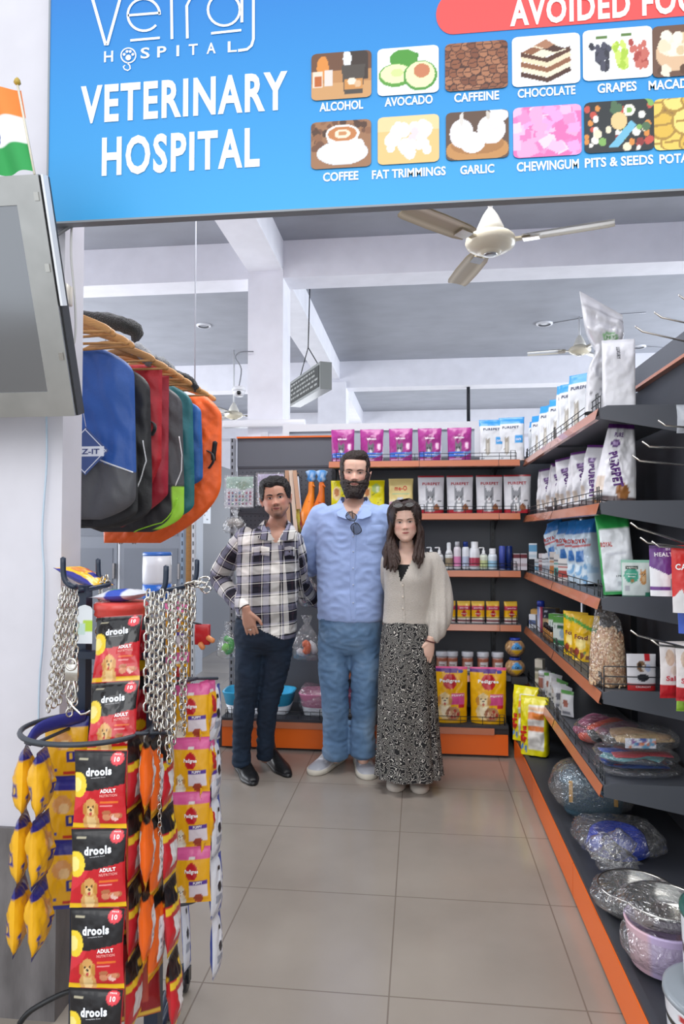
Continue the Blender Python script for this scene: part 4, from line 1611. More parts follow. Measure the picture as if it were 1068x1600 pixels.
# third row: boxes and litter bags on the right
TIN = [('bg', 'c9dcea'), ('r', -1, .78, 1, 1, '2f7cc4'), ('r', -.9, .56, .9, .60, 'c0392f'), ('r', -.5, .34, .3, .5, '3a74b8'), ('b', 20, -.9, .02, .9, .3, .2, .05, ['a8c8e0', 'd8e8f2', '7fb0d8'], 3)]
tb = bag('litter_bag', .15, .32, .085, TIN, [('ROYAL', 0, .66, 1.4, .07, 'c0392f')], 'gusset', seed=21, wr=1.7)
sp_ = [((.80, yx(878, .82), zs['C'] + .001), R(-66)), ((.82, yx(895, .84), zs['C'] + .001), R(-60)), ((.82, yx(908, .84), zs['C'] + .001), R(-60)), ((.82, yx(921, .84), zs['C'] + .001), R(-64))]
row(tb, sp_, ['blue and white striped bag leaning at the far end of the third shelf bag row', 'pale blue bag with red line, second from the far end on the third shelf', 'pale blue bag with red line, third from the far end on the third shelf', 'pale blue bag with red line beside the green topped bag'], 'blue and white bags on the third right shelf', 'pet food bag')
for o, a in zip([o for o in S.objects if o.name.startswith('litter_bag')], (-14, -6, -4, -5)):
    o.rotation_euler[1] = R(a)
    o.location.z += abs(math.sin(R(a))) * .085
    o.location.x += .02
GRN = [('bg', 'e6eaee'), ('r', -1, .80, 1, 1, '2f9a4c'), ('r', -1, 0, -.85, 1, '3aa457'), ('r', -1, 0, 1, .03, '3aa457'), ('r', -.1, .09, .45, .17, 'b8bac2'), ('r', -.6, .5, .6, .505, 'c4c8d0')]
o = bag('litter_bag', .135, .335, .10, GRN, [('ROYAL', -.5, .62, .7, .06, 'c0392f'), ('170 g', .15, .22, .5, .03, '555a60')], 'gusset', seed=23, wr=1.5)
o.location, o.rotation_euler = (.828, 3.0, zs['C'] + .009), (0, R(-5), R(-14))
tag(o, 'green topped white bag at the front end of the third shelf', 'pet food bag')
VET = [('bg', 'dfe9e4'), ('r', -1, .93, 1, 1, '9ad0b8'), ('r', -1, 0, -.94, 1, '8ccab0'), ('r', .94, 0, 1, 1, '8ccab0'), ('e', -.35, .58, .5, .2, '4fb093'), ('r', -.75, .74, .1, .83, '2c3a34'), ('r', -1, 0, 1, .05, '3f6a5c'), ('r', .55, 0, 1, .12, '3f8a70')] + cat_ops(.45, .62, .22, 'd79a5a', 'ecc89a', .45) + [('e', -.3, .45, .14, .05, 'b48a5c'), ('r', -.8, .15, -.5, .3, 'b6bac0')]
o = bag('treat_pouch', .115, .15, .03, VET, [('VETIQ', -.32, .785, .7, .05, 'f2efe4'), ('Healthy', -.35, .62, .7, .04, 'f4fff8'), ('Bites', -.35, .555, .5, .04, 'f4fff8')], 'pouch', seed=24)
o.location, o.rotation_euler = (at(993, 900, Y=2.93).x, 2.93, zs['C'] + .001), (0, 0, R(-2))
tag(o, 'mint green treat pouch with a ginger cat at the end of the third shelf', 'treat pouch')

# boxes between back and right units on row C


def carton(name, w, d, h, ops, loc, rz, label, cat='box', group=None, texts=(), cap=None):
    m = MB('print')
    f = painter(ops)
    m.sm = False
    m.sheet(lambda u, v: (u * w / 2, -d / 2, v * h), 12, 16, f)
    m.sheet(lambda u, v: (-w / 2, -u * d / 2, v * h), 10, 16, f)
    m.c = ops[0][1] if isinstance(ops[0][1], str) else 'dddddd'
    m.box(-w / 2 + .0005, w / 2, -d / 2 + .0005, d / 2, 0, h)
    for t in texts:
        m.text(t[0], lambda dx, dy, t=t: (t[1] * w / 2 + dx, -d / 2 - .001, t[2] * h + dy), t[3] * w / 2, t[4] * h, t[5], rot=t[6] if len(t) > 6 else 0)
    o = m.build(name, loc=loc, rz=rz)
    return tag(o, label, cat, group)


def stripes(bg, cols):
    o = [('bg', bg)]
    for k, (v0, v1, c) in enumerate(cols):
        o.append(('r', -1, v0, 1, v1, c))
    return o


p = at(838, 868, Y=4.60)
carton('medicine_box', .05, .04, .10, stripes('d9dfe6', [(.5, .9, '5b9ac4'), (.1, .3, 'b8c8d4')]), (p.x - .03, 4.56, zs['C'] + .094), R(-10), 'small white and blue box standing on top of the grey boxes at the corner', group='small boxes at the shelf corner')
k = 0
for y, h, cc, c2, lb in ((4.66, .09, 'c9ccd2', '6fa6c4', 'white box with a blue picture, at the corner end of the third right shelf'), (4.50, .13, 'c4b9bc', '7a3a3a', 'white and maroon carton, second in the corner row'), (4.38, .13, 'd4d6da', '8a8f98', 'thin pale grey carton, third in the corner row'),
                         (4.26, .14, 'd0d2d8', '9aa0aa', 'thin pale grey carton, fourth in the corner row'), (4.13, .15, 'cfc8c2', 'b8743c', 'pale carton with a brown picture, fifth in the corner row'), (4.0, .14, 'd8d6d4', '3c9a94', 'pale carton with a teal label, sixth in the corner row'), (3.88, .12, 'dcd8d4', 'b04038', 'pale carton with a red label, nearest the striped bag')):
    carton('medicine_box', .07, .07, h, stripes(cc, [(.15, .45, c2), (.6, .66, c2), (.75, .78, '4a4e58')]), (.80, y, zs['C'] + .001), R(-50), lb, group='small boxes at the shelf corner')

# bottles on the back unit row C
BP = {
    'pump': [(.0, 0), (.026, .002), (.028, .01), (.028, .085), (.024, .1), (.011, .112), (.011, .13), (.006, .132), (.006, .15)],
    'spray': [(.0, 0), (.026, .002), (.027, .01), (.027, .1), (.02, .125), (.014, .135), (.015, .175), (.01, .185)],
    'tall': [(.0, 0), (.024, .002), (.025, .01), (.025, .135), (.022, .15), (.017, .155), (.017, .185), (.015, .19)],
    'wide': [(.0, 0), (.034, .002), (.036, .012), (.036, .12), (.031, .145), (.024, .15), (.025, .185), (.023, .19)],
    'tub': [(.0, 0), (.03, .002), (.031, .01), (.031, .09), (.026, .105), (.022, .11), (.023, .14), (.02, .145)],
    'cyl': [(.0, 0), (.021, .002), (.022, .006), (.022, .155), (.02, .158), (.018, .162)],
}


def bottle(kind, px, cbody, clab, ccap, label, split=.7, name='bottle', z=ZC, Y=4.80, s=1.0, text=None):
    p = at(px, 870, Y=Y)
    prof = [(r * s, zz * s) for r, zz in BP[kind]]
    hh = prof[-1][1]
    t = thing(name, label, 'bottle', (p.x, Y, z + .001), 0, 'bottles and tins on the third shelf')
    cut = hh * split
    lo = [q for q in prof if q[1] <= cut]
    up_ = [lo[-1]] + [q for q in prof if q[1] > cut]
    m = MB('plastic', cbody)
    rm = max(r for r, _ in prof)

    def cf(a, zz):
        return lin(clab if zz < hh * .5 else cbody)
    r1 = lo[-2][0] if len(lo) > 1 else lo[-1][0]
    prof2 = []
    for (ra, za), (rb_, zb) in zip(lo, lo[1:]):
        n = max(1, int((zb - za) / .008))
        for q in range(n):
            prof2.append((ra + (rb_ - ra) * q / n, za + (zb - za) * q / n))
    prof2.append(lo[-1])
    m.lathe((0, 0, 0), prof2, 20, colf=lambda a, zz: lin(clab if (.12 * hh < zz < .45 * hh and math.sin(a) < .1) else cbody))
    if text:
        m.text(text, lambda dx, dy: (rm * math.sin(dx / rm), -rm * math.cos(dx / rm) - .0006, hh * .48 + dy), rm * 1.3, hh * .06, '3a3f4a')
    m.build('body', t)
    m = MB('plastic', ccap)
    m.lathe((0, 0, 0), up_, 16)
    if kind == 'pump':
        m.tube([(0, 0, hh), (-.03, -.005, hh - .002)], .005 * s, 8)
    m.build('cap', t)


for a in ((673, 'pump', 'e8eaee', 'd4d8de', 'dfe2e6', 'white pump bottle at the left end of the third shelf, partly behind the woman'), (686, 'pump', 'eceef2', '7a8088', 'e8e8ea', 'white pump bottle second on the third shelf'), (701, 'spray', 'dfe3e2', '9a8a70', 'eceff2', 'white spray bottle with a brown cat label'),
          (714, 'tall', 'e6dfe6', 'e08ab8', 'c9ccd2', 'bottle with a pink label and grey cap'), (727, 'tall', 'e9edf4', 'b8c4dc', '1f3a8c', 'white bottle with a dark blue cap'), (741, 'wide', 'e6e8ee', 'b04058', 'eceef2', 'wide white bottle with a red label'),
          (755, 'pump', 'd9e0cf', 'c8d49a', 'e6e8ea', 'small pale green pump bottle'), (769, 'tub', 'dfe8f0', '9ac4dc', 'eceef2', 'short white bottle with a pale blue label'), (784, 'cyl', 'c4c8e8', '8a94d0', '4a5ab0', 'slim lilac and blue tube'), (795, 'cyl', '24408c', '3a5ab8', '1c3070', 'slim dark blue tube')):
    bottle(a[1], a[0], a[2], a[3], a[4], a[5], split={'pump': .72, 'spray': .66, 'tall': .82, 'wide': .78, 'tub': .75, 'cyl': .85}[a[1]])
for i, px in enumerate((806, 817)):
    p = at(px, 870, Y=4.80)
    carton('medicine_box', .042, .05, .11, stripes('d8d4dc', [(.75, .98, '6a2430'), (.2, .4, 'b8a8b0')]), (p.x, 4.80, ZC + .001), 0, ('white box with maroon top beside the dark blue tube', 'white box with maroon top next to the shelf corner')[i], group='small boxes at the shelf corner')

# row D: gravy pouches in boxes
PG = [('bg', 'f0b616'), ('r', -1, .82, 1, .97, 'f2c84a'), ('r', -1, .6, 1, .78, 'c23a5c'), ('e', 0, .42, .36, .16, 'c4202c'), ('r', -1, 0, 1, .2, 'd8d0cc'), ('r', -1, .04, 1, .12, 'a03848'), ('r', -1, .22, 1, .27, 'f7dc7c')]
xs = [at(px, 960, Y=4.82).x for px in (701, 724, 746, 769, 797)]
pg = bag('gravy_pouch', .092, .145, .05, PG, [('Pedigree', 0, .42, .8, .07, 'fff4e6'), ('pouches', 0, .69, 1.3, .08, 'f8dfe6')], 'gusset', seed=31, res=(18, 26))
row(pg, [((x, 4.81, ZD + .001), R((0, 1, -1, 3, 10)[i])) for i, x in enumerate(xs)], ['yellow dog food pack on the fourth shelf, cut off by the woman\'s sleeve', 'yellow dog food pack on the fourth shelf, second from the sleeve', 'yellow dog food pack on the fourth shelf, third from the sleeve', 'yellow dog food pack on the fourth shelf, last of the even row', 'yellow dog food pack at the right corner, apart from the row'], 'yellow dog food packs on the fourth shelf', 'pet food pack')
for i, (x, y, c) in enumerate(((.80, 4.78, 'b48a4a'), (.86, 4.62, '8a6a48'))):
    m = MB('matte', c)
    m.rbox(-.055, .055, -.04, .04, 0, .12, .015)
    tag(m.build('brown_carton', loc=(x, y, zs['D'] + .001), rz=R(-20)), ('brown rounded carton just right of the corner pack', 'darker brown carton beside the blue capped tube')[i], 'box', 'brown cartons at the corner')
t = thing('spray_can', 'white and red tube with a blue cap on the right fourth shelf', 'spray can', (.765, yx(844, .765), zs['D'] + .001))
m = MB('plastic', 'c9ccd8')
m.lathe((0, 0, 0), [(0, 0), (.022, .002), (.023, .01), (.023, .165)], 20, colf=lambda a, z: lin('a04058' if math.sin(a * 3) > .3 else '5a6aa8' if z > .12 else 'd4d6de'))
m.build('body', t)
m = MB('plastic', '23389a')
m.lathe((0, 0, .165), [(.024, 0), (.024, .03), (.02, .035)], 20)
m.build('cap', t)
carton('medicine_box', .05, .04, .09, stripes('dfe2ea', [(.3, .6, '5a6a98')]), (.755, yx(833, .755), zs['D'] + .001), R(-40), 'small white box with a blue label left of the blue capped tube', group='boxes on the fourth right shelf')
BO = [('bg', 'b9a27c'), ('r', -1, .62, 1, 1, '2c2f3c'), ('e', 0, .42, .5, .12, 'e8c49a'), ('r', -1, 0, 1, .12, '3a3c48'), ('b', 9, -.7, .7, .7, .9, .12, .04, ['c4c8d8'], 3)]
carton('medicine_box', .085, .06, .16, BO, (.82, yx(860, .82), zs['D'] + .001), R(-35), 'tall dark and cream box behind the small brown bottles', group='boxes on the fourth right shelf')
for i in range(5):
    t = thing('dropper_bottle', 'little brown bottle with a black cap before the dark box, %s from the corner' % ORD[i], 'bottle', (.757, yx(851, .757) - i * .05, zs['D'] + .001), 0, 'little brown bottles')
    m = MB('plastic', 'b98646')
    m.lathe((0, 0, 0), [(0, 0), (.015, .001), (.016, .01), (.016, .06)], 14, colf=lambda a, z: lin('d9b98a' if .02 < z < .05 else '9a6a34'))
    m.build('body', t)
    m = MB('plastic', '1d1d20')
    m.lathe((0, 0, .06), [(.013, 0), (.013, .028), (.01, .03)], 12)
    m.build('cap', t)
GB = [('bg', 'dfe8e2'), ('r', -1, .8, 1, 1, '5fa04a'), ('r', -1, .05, 1, .2, '2f7a4a'), ('e', 0, .45, .5, .15, '9ab8c8'), ('r', -.8, .62, .8, .7, '2a5a3c')]
for i in range(4):
    carton('treat_box', .09, .04, .155 + .01 * (i % 2), GB, (.80, yx(869, .8) - i * .07, zs['D'] + .001), R(-48 + 6 * (i % 2)), 'white and green treat box on the fourth right shelf, %s from the corner' % ORD[i], group='white and green treat boxes')
YB2 = [('bg', 'f2c21c'), ('p', [(-1, .86), (1, .62), (1, .7), (-1, .94)], '5aa83a'), ('e', -.1, .4, .4, .14, 'f6e08a'), ('b', 10, -.8, .05, .8, .25, .15, .05, ['6a8a2a', '8a4a2a'], 4), ('e', -.4, .2, .2, .07, 'a03c2c')]
yb = bag('rabbit_food_bag', .15, .225, .07, YB2, [('Food', -.1, .52, 1.0, .1, '7a2a1c')], 'pouch', seed=33, wr=2)
row(yb, [((.80, yx(898, .80), zs['D'] + .001), R(-48)), ((.815, yx(913, .815), zs['D'] + .001), R(-42))], ['yellow bag with a green stripe, further of the two on the fourth right shelf', 'yellow bag with a green stripe beside the clear bag of granules'], 'yellow bags on the fourth right shelf', 'pet food bag')
# clear bag of granules
t = thing('granule_bag', 'clear bag of beige bone shaped biscuits at the end of the fourth shelf', 'biscuit bag', (at(944, 1050, Y=2.985).x + .012, 2.985, zs['D'] + .001), R(-8))
t.scale = (.80, .9, 1)
rg = random.Random(5)
m = MB('matte', 'c9a27c')
bodyp = lambda v: (.088 * (1 - .18 * v) * (1 if v < .9 else .8), .06 * (1 - .2 * v))
m.loft([((0, 0, .002 + .235 * v), max(.01, bodyp(v)[0] * math.sin(min(1, .35 + v * 3) * PI / 2) * (1 if v < .85 else 1 - (v - .85) * 3)), max(.008, bodyp(v)[1] * (1 if v < .85 else 1 - (v - .85) * 3))) for v in [i / 12 for i in range(13)]], 24)
m.build('filling', t)
n = 0
m = MB('matte')
for k in range(420):
    v = rg.random()
    a = rg.uniform(PI * .95, PI * 2.05)
    rx, ry = bodyp(v)
    fo = (1 if v < .85 else 1 - (v - .85) * 3)
    c = Vector((rx * fo * math.cos(a), ry * fo * math.sin(a), .008 + .232 * v))
    q = rg.uniform(0, PI)
    dd = Vector((math.cos(q) * -math.sin(a), math.cos(q) * math.cos(a), math.sin(q))) * .008
    m.c = rg.choice(['d9b48e', 'c99c76', 'e0c4a0', 'b98a66', 'ecd2b0'])
    m.tube([c - dd, c, c + dd], [.0058, .0042, .0058], 6)
tag(m.build('biscuits', t), None or '', '') if False else m.build('biscuits', t, kind='stuff')
m = MB('film')
m.loft([((0, 0, .001), .07, .05), ((0, 0, .02), .092, .065), ((0, 0, .12), .09, .063), ((0, 0, .22), .078, .055), ((0, 0, .27), .066, .03), ((-.01, 0, .30), .05, .016), ((-.03, 0, .33), .03, .004)], 28, fn=lambda a, v: 1 + .05 * noise.noise(Vector((math.cos(a) * 3, math.sin(a) * 3, v * 8))))
m.build('clear_bag', t)
RW = [('bg', 'e4e2e6'), ('r', -1, 0, 1, .2, 'c42a2c'), ('r', .2, .82, .55, 1, 'c9242c'), ('e', -.05, .66, .3, .16, '8a6a4c'), ('e', -.15, .7, .12, .08, '3a2c24'), ('e', .12, .62, .14, .08, 'e8e0d6'), ('e', .05, .36, .42, .1, '2a2c34'), ('e', .4, .62, .2, .1, 'b9c4e0')]
o = bag('treat_pouch', .115, .145, .03, RW, [('CRUNCHY', .05, .11, 1.1, .05, 'f6e6e6')], 'pouch', seed=34)
o.location, o.rotation_euler = (at(1001, 1035, Y=2.91).x, 2.91, zs['D'] + .002), (0, 0, R(2))
tag(o, 'white and red pouch with a puppy behind the end wires of the fourth shelf', 'treat pouch')
t = thing('small_jar', 'small dark jar between the puppy pouch and the hanging packs', 'jar', (1.035, 3.0, zs['D'] + .001))
m = MB('plastic', '6a5438')
m.lathe((0, 0, 0), [(0, 0), (.025, .002), (.026, .05), (.022, .06)], 18)
m.build('body', t)
m = MB('plastic', 'c9ccd0')
m.lathe((0, 0, .06), [(.024, 0), (.024, .014), (.02, .016)], 18)
m.build('lid', t)

# row E: jars
t = None
for i, px in enumerate((690, 706, 730, 754, 777)):
    p = at(px, 1040, Y=4.81)
    loc = (p.x, 4.81, ZE + .001)
    lb = ('white supplement jar on the fifth shelf, first past the skirt, mostly hidden', 'white supplement jar on the fifth shelf, second from the skirt', 'white supplement jar on the fifth shelf, third from the skirt', 'white supplement jar on the fifth shelf, fourth from the skirt', 'white supplement jar on the fifth shelf, last before the ball jars')[i]
    if t is None:
        t = thing('supplement_jar', lb, 'jar', loc, 0, 'white jars on the fifth shelf')
        m = MB('plastic', 'e8e8ee')
        prof = [(0, 0), (.036, .002), (.038, .01)] + [(.038, .015 + .008 * k) for k in range(11)] + [(.034, .11)]
        m.lathe((0, 0, 0), prof, 28, colf=lambda a, z: lin(('b06a52' if z > .075 else 'e6e2e4' if math.cos(a - 4.9) > .72 else 'b07a66') if .022 < z < .1 else 'e8e8ee'))
        m.text('bones', lambda dx, dy: (.0386 * math.sin(dx / .0386), -.0386 * math.cos(dx / .0386), .055 + dy), .036, .012, '7a4a44')
        m.build('body', t)
        m = MB('plastic', 'dcdfe8')
        m.lathe((0, 0, .108), [(.04, 0), (.041, .004), (.041, .03), (.037, .034)], 28)
        m.build('lid', t)
        t['label'] = lb
    else:
        dup(t, loc, 0, lb)
for i, (z, s_) in enumerate(((.662, 'Cat'), (.535, 'Cat'))):
    z = (.675, .545)[i]
    p = at(803, 1030, Y=4.55)
    t = thing('ball_jar', ('round jar of cat treats with blue label, the upper of the two', 'round jar of cat treats with blue label, the lower of the two')[i], 'jar', (p.x + .03, 4.74, z - .044 + (0 if i else .0)), R(4), 'round treat jars at the corner')
    m = MB('gloss', 'a8885a')
    prof = [(.03 * 1, 0)] + [(.066 * math.cos(a), .055 + .058 * math.sin(a)) for a in [R(x) for x in range(-60, 61, 12)]]

    def jc(a, z_, rg=random.Random(3)):
        x, zz = .066 * math.cos(a + PI / 2), z_ - .055
        if math.sin(a) < 0 and (math.cos(a) * .066)**2 + zz**2 < .0013:
            return lin('3f8fcc' if zz > -.012 else 'f0c02c')
        return lin(rg.choice(['a8825a', '8f6a48', 'c09a6c']))
    m.lathe((0, 0, 0), prof, 40, colf=jc)
    m.text(s_, lambda dx, dy: (dx, -.0665, .064 + dy), .03, .016, '16243c')
    m.build('body', t)
    m = MB('plastic', '2a3f9c')
    m.lathe((0, 0, .105), [(.036, 0), (.037, .002), (.036, .013), (.03, .016)], 24)
    m.build('lid', t)
m = MB('panel_dark')
m.box(.60, .70, 4.66, 4.82, .46, .4995)
tag(m.build('corner_ledge'), 'small dark ledge carrying the two round jars at the corner', 'ledge')
for i, (y, h) in enumerate(((4.62, .11), (4.5, .115))):
    t = thing('supplement_jar', 'white and brown tub at the corner of the right fifth shelf, the %s one' % ('further', 'nearer')[i], 'jar', (.78, y, zs['E'] + .001), 0, 'white tubs at the corner')
    m = MB('plastic', 'dcdce2')
    m.lathe((0, 0, 0), [(0, 0), (.036, .002), (.037, .02), (.037, .03), (.037, .085), (.035, .1)], 24, colf=lambda a, z: lin('a0685c' if .025 < z < .09 and math.sin(a * 2 + 1) > 0 else 'e2e2e8'))
    m.build('body', t)
    m = MB('plastic', 'e6e8ee')
    m.lathe((0, 0, .1), [(.038, 0), (.038, .025), (.035, .028)], 24)
    m.build('lid', t)
carton('medicine_box', .05, .05, .19, stripes('d9d2c4', [(.35, .5, 'b0a890'), (.6, .72, '6a6a5c'), (.12, .2, '8a8478')]), (.765, yx(842, .765), zs['E'] + .001), R(-30), 'tall narrow cream box on the right fifth shelf', group=None)
for i in range(7):
    y = yx(858, .79) - i * .08
    WP = [('bg', 'dedee0'), ('r', -1, .85, 1, 1, ('5a9a4a', 'd0d0d4', 'c8c8cc')[i % 3]), ('e', 0, .5, .45, .15, ('a86a5a', '6a6a72', 'b8a08a')[i % 3]), ('r', -.7, .1, .7, .2, '8a8a92')]
    o = bag('treat_pouch', .09, .135 + .012 * (i % 2), .03, WP, (), 'pillow', res=(14, 18), seed=40 + i, wr=2.5)
    o.location, o.rotation_euler = (.79, y, zs['E'] + .009), (R(-4), R((-8, 5, -3, 9)[i % 4]), R(-55 + (0, 12, -8)[i % 3]))
    tag(o, 'small white treat pouch on the right fifth shelf, %s from the corner' % ORD[i], 'treat pouch', 'white pouches on the right fifth shelf')
# base level: big packs
pd = bag('dog_food_pack', .235, .36, .09, PED, [('Pedigree', 0, .745, 1.15, .08, 'ffffff', 0, .05), ('PUPPY', .45, .495, .7, .035, 'fff0f6')], 'pouch', res=(40, 50), seed=51, wr=1.2)
row(pd, [((at(702, 1130, Y=4.68).x, 4.657, .207), R(2)), ((at(762, 1130, Y=4.68).x, 4.657, .207), R(-1))], ['large yellow puppy food bag beside the skirt, partly hidden', 'large yellow puppy food bag near the corner, fully in view'], 'large yellow puppy food bags', 'pet food bag')
MB_ = [('bg', 'efe30c'), ('r', -.35, .1, .75, .86, 'f0ece6'), ('r', -.35, .62, .75, .76, 'ef8a3c'), ('r', -.35, .44, .75, .5, 'e07a34'), ('r', -.35, .78, .75, .84, 'f2c8a0'), ('r', -.3, .2, .7, .205, 'b0b4c0'), ('r', -.3, .3, .7, .305, 'b0b4c0'), ('r', -.3, .36, .7, .365, 'b0b4c0'), ('b', 8, -1, .1, -.5, .3, .1, .05, ['5a8ac0', 'd0442c'], 2)]
mo = bag('cat_food_bag', .165, .33, .12, MB_, [('me-o', -.72, .38, 1.0, .13, 'e02c20', R(-90), .05)], 'gusset', res=(30, 34), seed=52, wr=1.5)
row(mo, [((at(820, 1160, Z=.159).x + .02, 4.47, .16), R(-30)), ((at(838, 1186, Z=.159).x + .01, 4.2, .16), R(-20))], ['yellow cat food bag at the back corner of the bottom deck', 'yellow cat food bag with white back label, nearer one on the bottom deck'], 'yellow cat food bags on the bottom deck', 'pet food bag')


# litter trays
def tray(name, label, x, col, w=.42, z=.206, y=4.79, d=.28):
    t = thing(name, label, 'litter tray', (x, y, z), 0, 'litter trays on the bottom shelf')

    def ring(m, lst):
        m.loft([((0, 0, zz), a, b) for a, b, zz in lst], 40, cap=False, p=4)
    m = MB('plastic', 'e4eaf0')
    ring(m, [(w * .42, d * .42, 0), (w * .46, d * .45, .06), (w * .445, d * .435, .06)])
    m.build('base_tray', t)
    m = MB('plastic', col)
    ring(m, [(w * .40, d * .40, .045), (w * .46, d * .46, .062), (w * .5, d * .5, .14), (w * .51, d * .51, .145), (w * .5, d * .5, .15), (w * .47, d * .47, .143), (w * .42, d * .42, .06), (.01, .01, .055)])
    m.build('upper_rim', t)
    return t


tray('litter_tray', 'sky blue litter tray with white base behind the plaid man\'s legs', at(406, 1110, Y=4.8).x, '3fb1e0', w=.5)
t = tray('litter_tray', 'pink film wrapped litter tray behind the tall man\'s jeans', at(516, 1110, Y=4.8).x, 'd889ac', w=.42)
m = MB('film')
m.loft([((0, 0, .002), .20, .13), ((0, 0, .08), .225, .145), ((0, 0, .155), .21, .14), ((-.12, 0, .175), .08, .07), ((-.16, 0, .20), .02, .03)], 36, p=3, fn=lambda a, v: 1 + .04 * noise.noise(Vector((math.cos(a) * 4, math.sin(a) * 4, v * 7))))
m.build('film_wrap', t)
# ================================================================== NEAR RIGHT: HOOKS AND HANGING PACKS
YH = 2.45
for i, (px, py, sl) in enumerate(((992, 510, .27), (1022, 488, .27), (1060, 461, .3), (1028, 657, .1), (1003, 690, .05), (988, 712, .12), (985, 817, .38), (1000, 840, .15), (1018, 846, .06), (985, 985, .3), (1017, 1000, .12))):
    a, b, c = at(px, py, Y=YH), at(px + 11, py + 8, Y=YH), at(px + 12 + (1150 - px), py + 8 + sl * (1150 - px), Y=YH)
    c.x = 1.14
    m = MB('chrome')
    m.tube([a, b, c], .0035, 8)
    lb = ('upper hook of the top pair reaching over the shelf end', 'second top hook, just above and right of the lowest top one', 'topmost hook cut by the right edge of the picture', 'bent hook in front of the top shelf end plate', 'straight hook in front of the dark panel under the top shelf', 'straight hook lowest of those under the top shelf',
          'long sloping hook under the second shelf end', 'hook carrying the purple pouch', 'short hook beside the one with the purple pouch', 'long sloping hook under the third shelf end', 'hook carrying the white and red packs')[i]
    tag(m.build('display_hook'), 'chrome display hook: ' + lb if False else 'chrome ' + lb, 'hook', 'chrome display hooks')


def hangpack(name, px, py, wpx, hpx, ops, texts, label, Y=2.52, rz=0, seed=60, kind='pouch', mt='gloss', cat='treat pouch'):
    """px,py = top middle of the pack"""
    p = at(px, py, Y=Y)
    k = Y / FP * 1.02
    w, h = wpx * k, hpx * k
    o = bag(name, w, h, .03, ops, texts, kind, seed=seed, mt=mt, res=(44, 56))
    o.location = (p.x, p.y, p.z - h)
    o.rotation_euler = (0, 0, R(rz))
    return tag(o, label, cat)


PU = [('bg', 'ececf0'), ('p', [(-1, 1), (1, 1), (1, .58), (0, .42), (-1, .58)], '6f3f8c'), ('r', -1, .94, 1, 1, '4a2a66'), ('r', -1, .12, .3, .19, '6f3f8c'), ('r', .1, .12, .6, .34, 'b0aab4'), ('e', .3, .6, .14, .04, 'c08a5a')]
hangpack('treat_pouch', 1041, 852, 50, 74, PU, [('HEALTHY', 0, .82, 1.5, .08, 'f6f2fa'), ('BITES', .3, .93, .8, .06, 'd8cce4')], 'purple and white pouch hanging over the end of the third shelf', seed=61)
RC = [('bg', 'd9302c'), ('p', [(-1, .0), (-1, .22), (-.6, .35), (-.3, .2), (.2, .32), (.6, .2), (1, .3), (1, 0)], 'e6e3e4'), ('e', .3, .3, .4, .12, '6a6a70')]
hangpack('treat_pouch', 1080, 852, 58, 98, RC, [('CALCIUM', 0, .68, 1.7, .09, 'ffffff')], 'red pouch with white drips at the right picture edge by the third shelf', seed=62, Y=2.47)
hangpack('treat_pouch', 1082, 925, 44, 60, [('bg', '3f5fc0'), ('r', -1, .7, 1, 1, '7088d8')], [], 'blue pack showing under the red pouch at the right picture edge', seed=63, Y=2.52)
SA = [('bg', 'e0d9d8'), ('r', -1, 0, 1, .24, 'b8242c'), ('e', -.3, .72, .34, .14, 'c9b09c'), ('e', .35, .7, .3, .12, 'b89c88'), ('r', -1, .9, 1, .93, '9c9ca0'), ('r', .84, 0, 1, .8, 'b0203a'), ('e', 0, .5, .3, .08, 'd8c8bc')]
hangpack('treat_sachet', 1049, 1002, 38, 82, SA, [('Salat', 0, .36, 1.3, .09, 'c43a4a')], 'white and red sachet hanging over the end of the fourth shelf', seed=64, kind='pillow', Y=2.55, rz=8)
hangpack('treat_sachet', 1074, 1005, 34, 84, SA, [('Salat', 0, .36, 1.3, .09, 'c43a4a')], 'white and red sachet cut by the right picture edge by the fourth shelf', seed=65, kind='pillow', Y=2.5, rz=-10)
hangpack('treat_sachet', 1072, 1068, 30, 40, [('bg', '8fb83c'), ('r', -1, .6, 1, 1, '4aa0b0')], [], 'small green pack peeking out under the white and red sachets', seed=66, kind='pillow', Y=2.56)
hangpack('treat_pouch', 1078, 632, 40, 42, [('bg', 'aeb2ba'), ('e', 0, .4, .5, .3, 'd8dade')], [], 'grey clear pack at the right picture edge by the top shelf end', seed=67, kind='pillow', Y=2.47, mt='foil')

# ================================================================== WRAPPED PACKS ON THE LOWEST RIGHT SHELF


def film_shell(t, w, d, h, p=2.6, n=36, amp=.07, name='film_wrap', seed=0, z0=.0):
    m = MB('film')
    rings = []
    for j in range(13):
        v = j / 12
        s_ = max(.02, (1 - abs(2 * v - 1)**2.6))**.5
        rings.append(((0, 0, z0 + h * v), w / 2 * s_, d / 2 * s_))
    m.loft(rings, n, p=p, fn=lambda a, v: 1 + amp * noise.noise(Vector((math.cos(a) * 4 + seed, math.sin(a) * 4, v * 5))) + amp * .5 * noise.noise(Vector((math.cos(a) * 13 + seed, math.sin(a) * 13, v * 12))))
    return m.build(name, t)


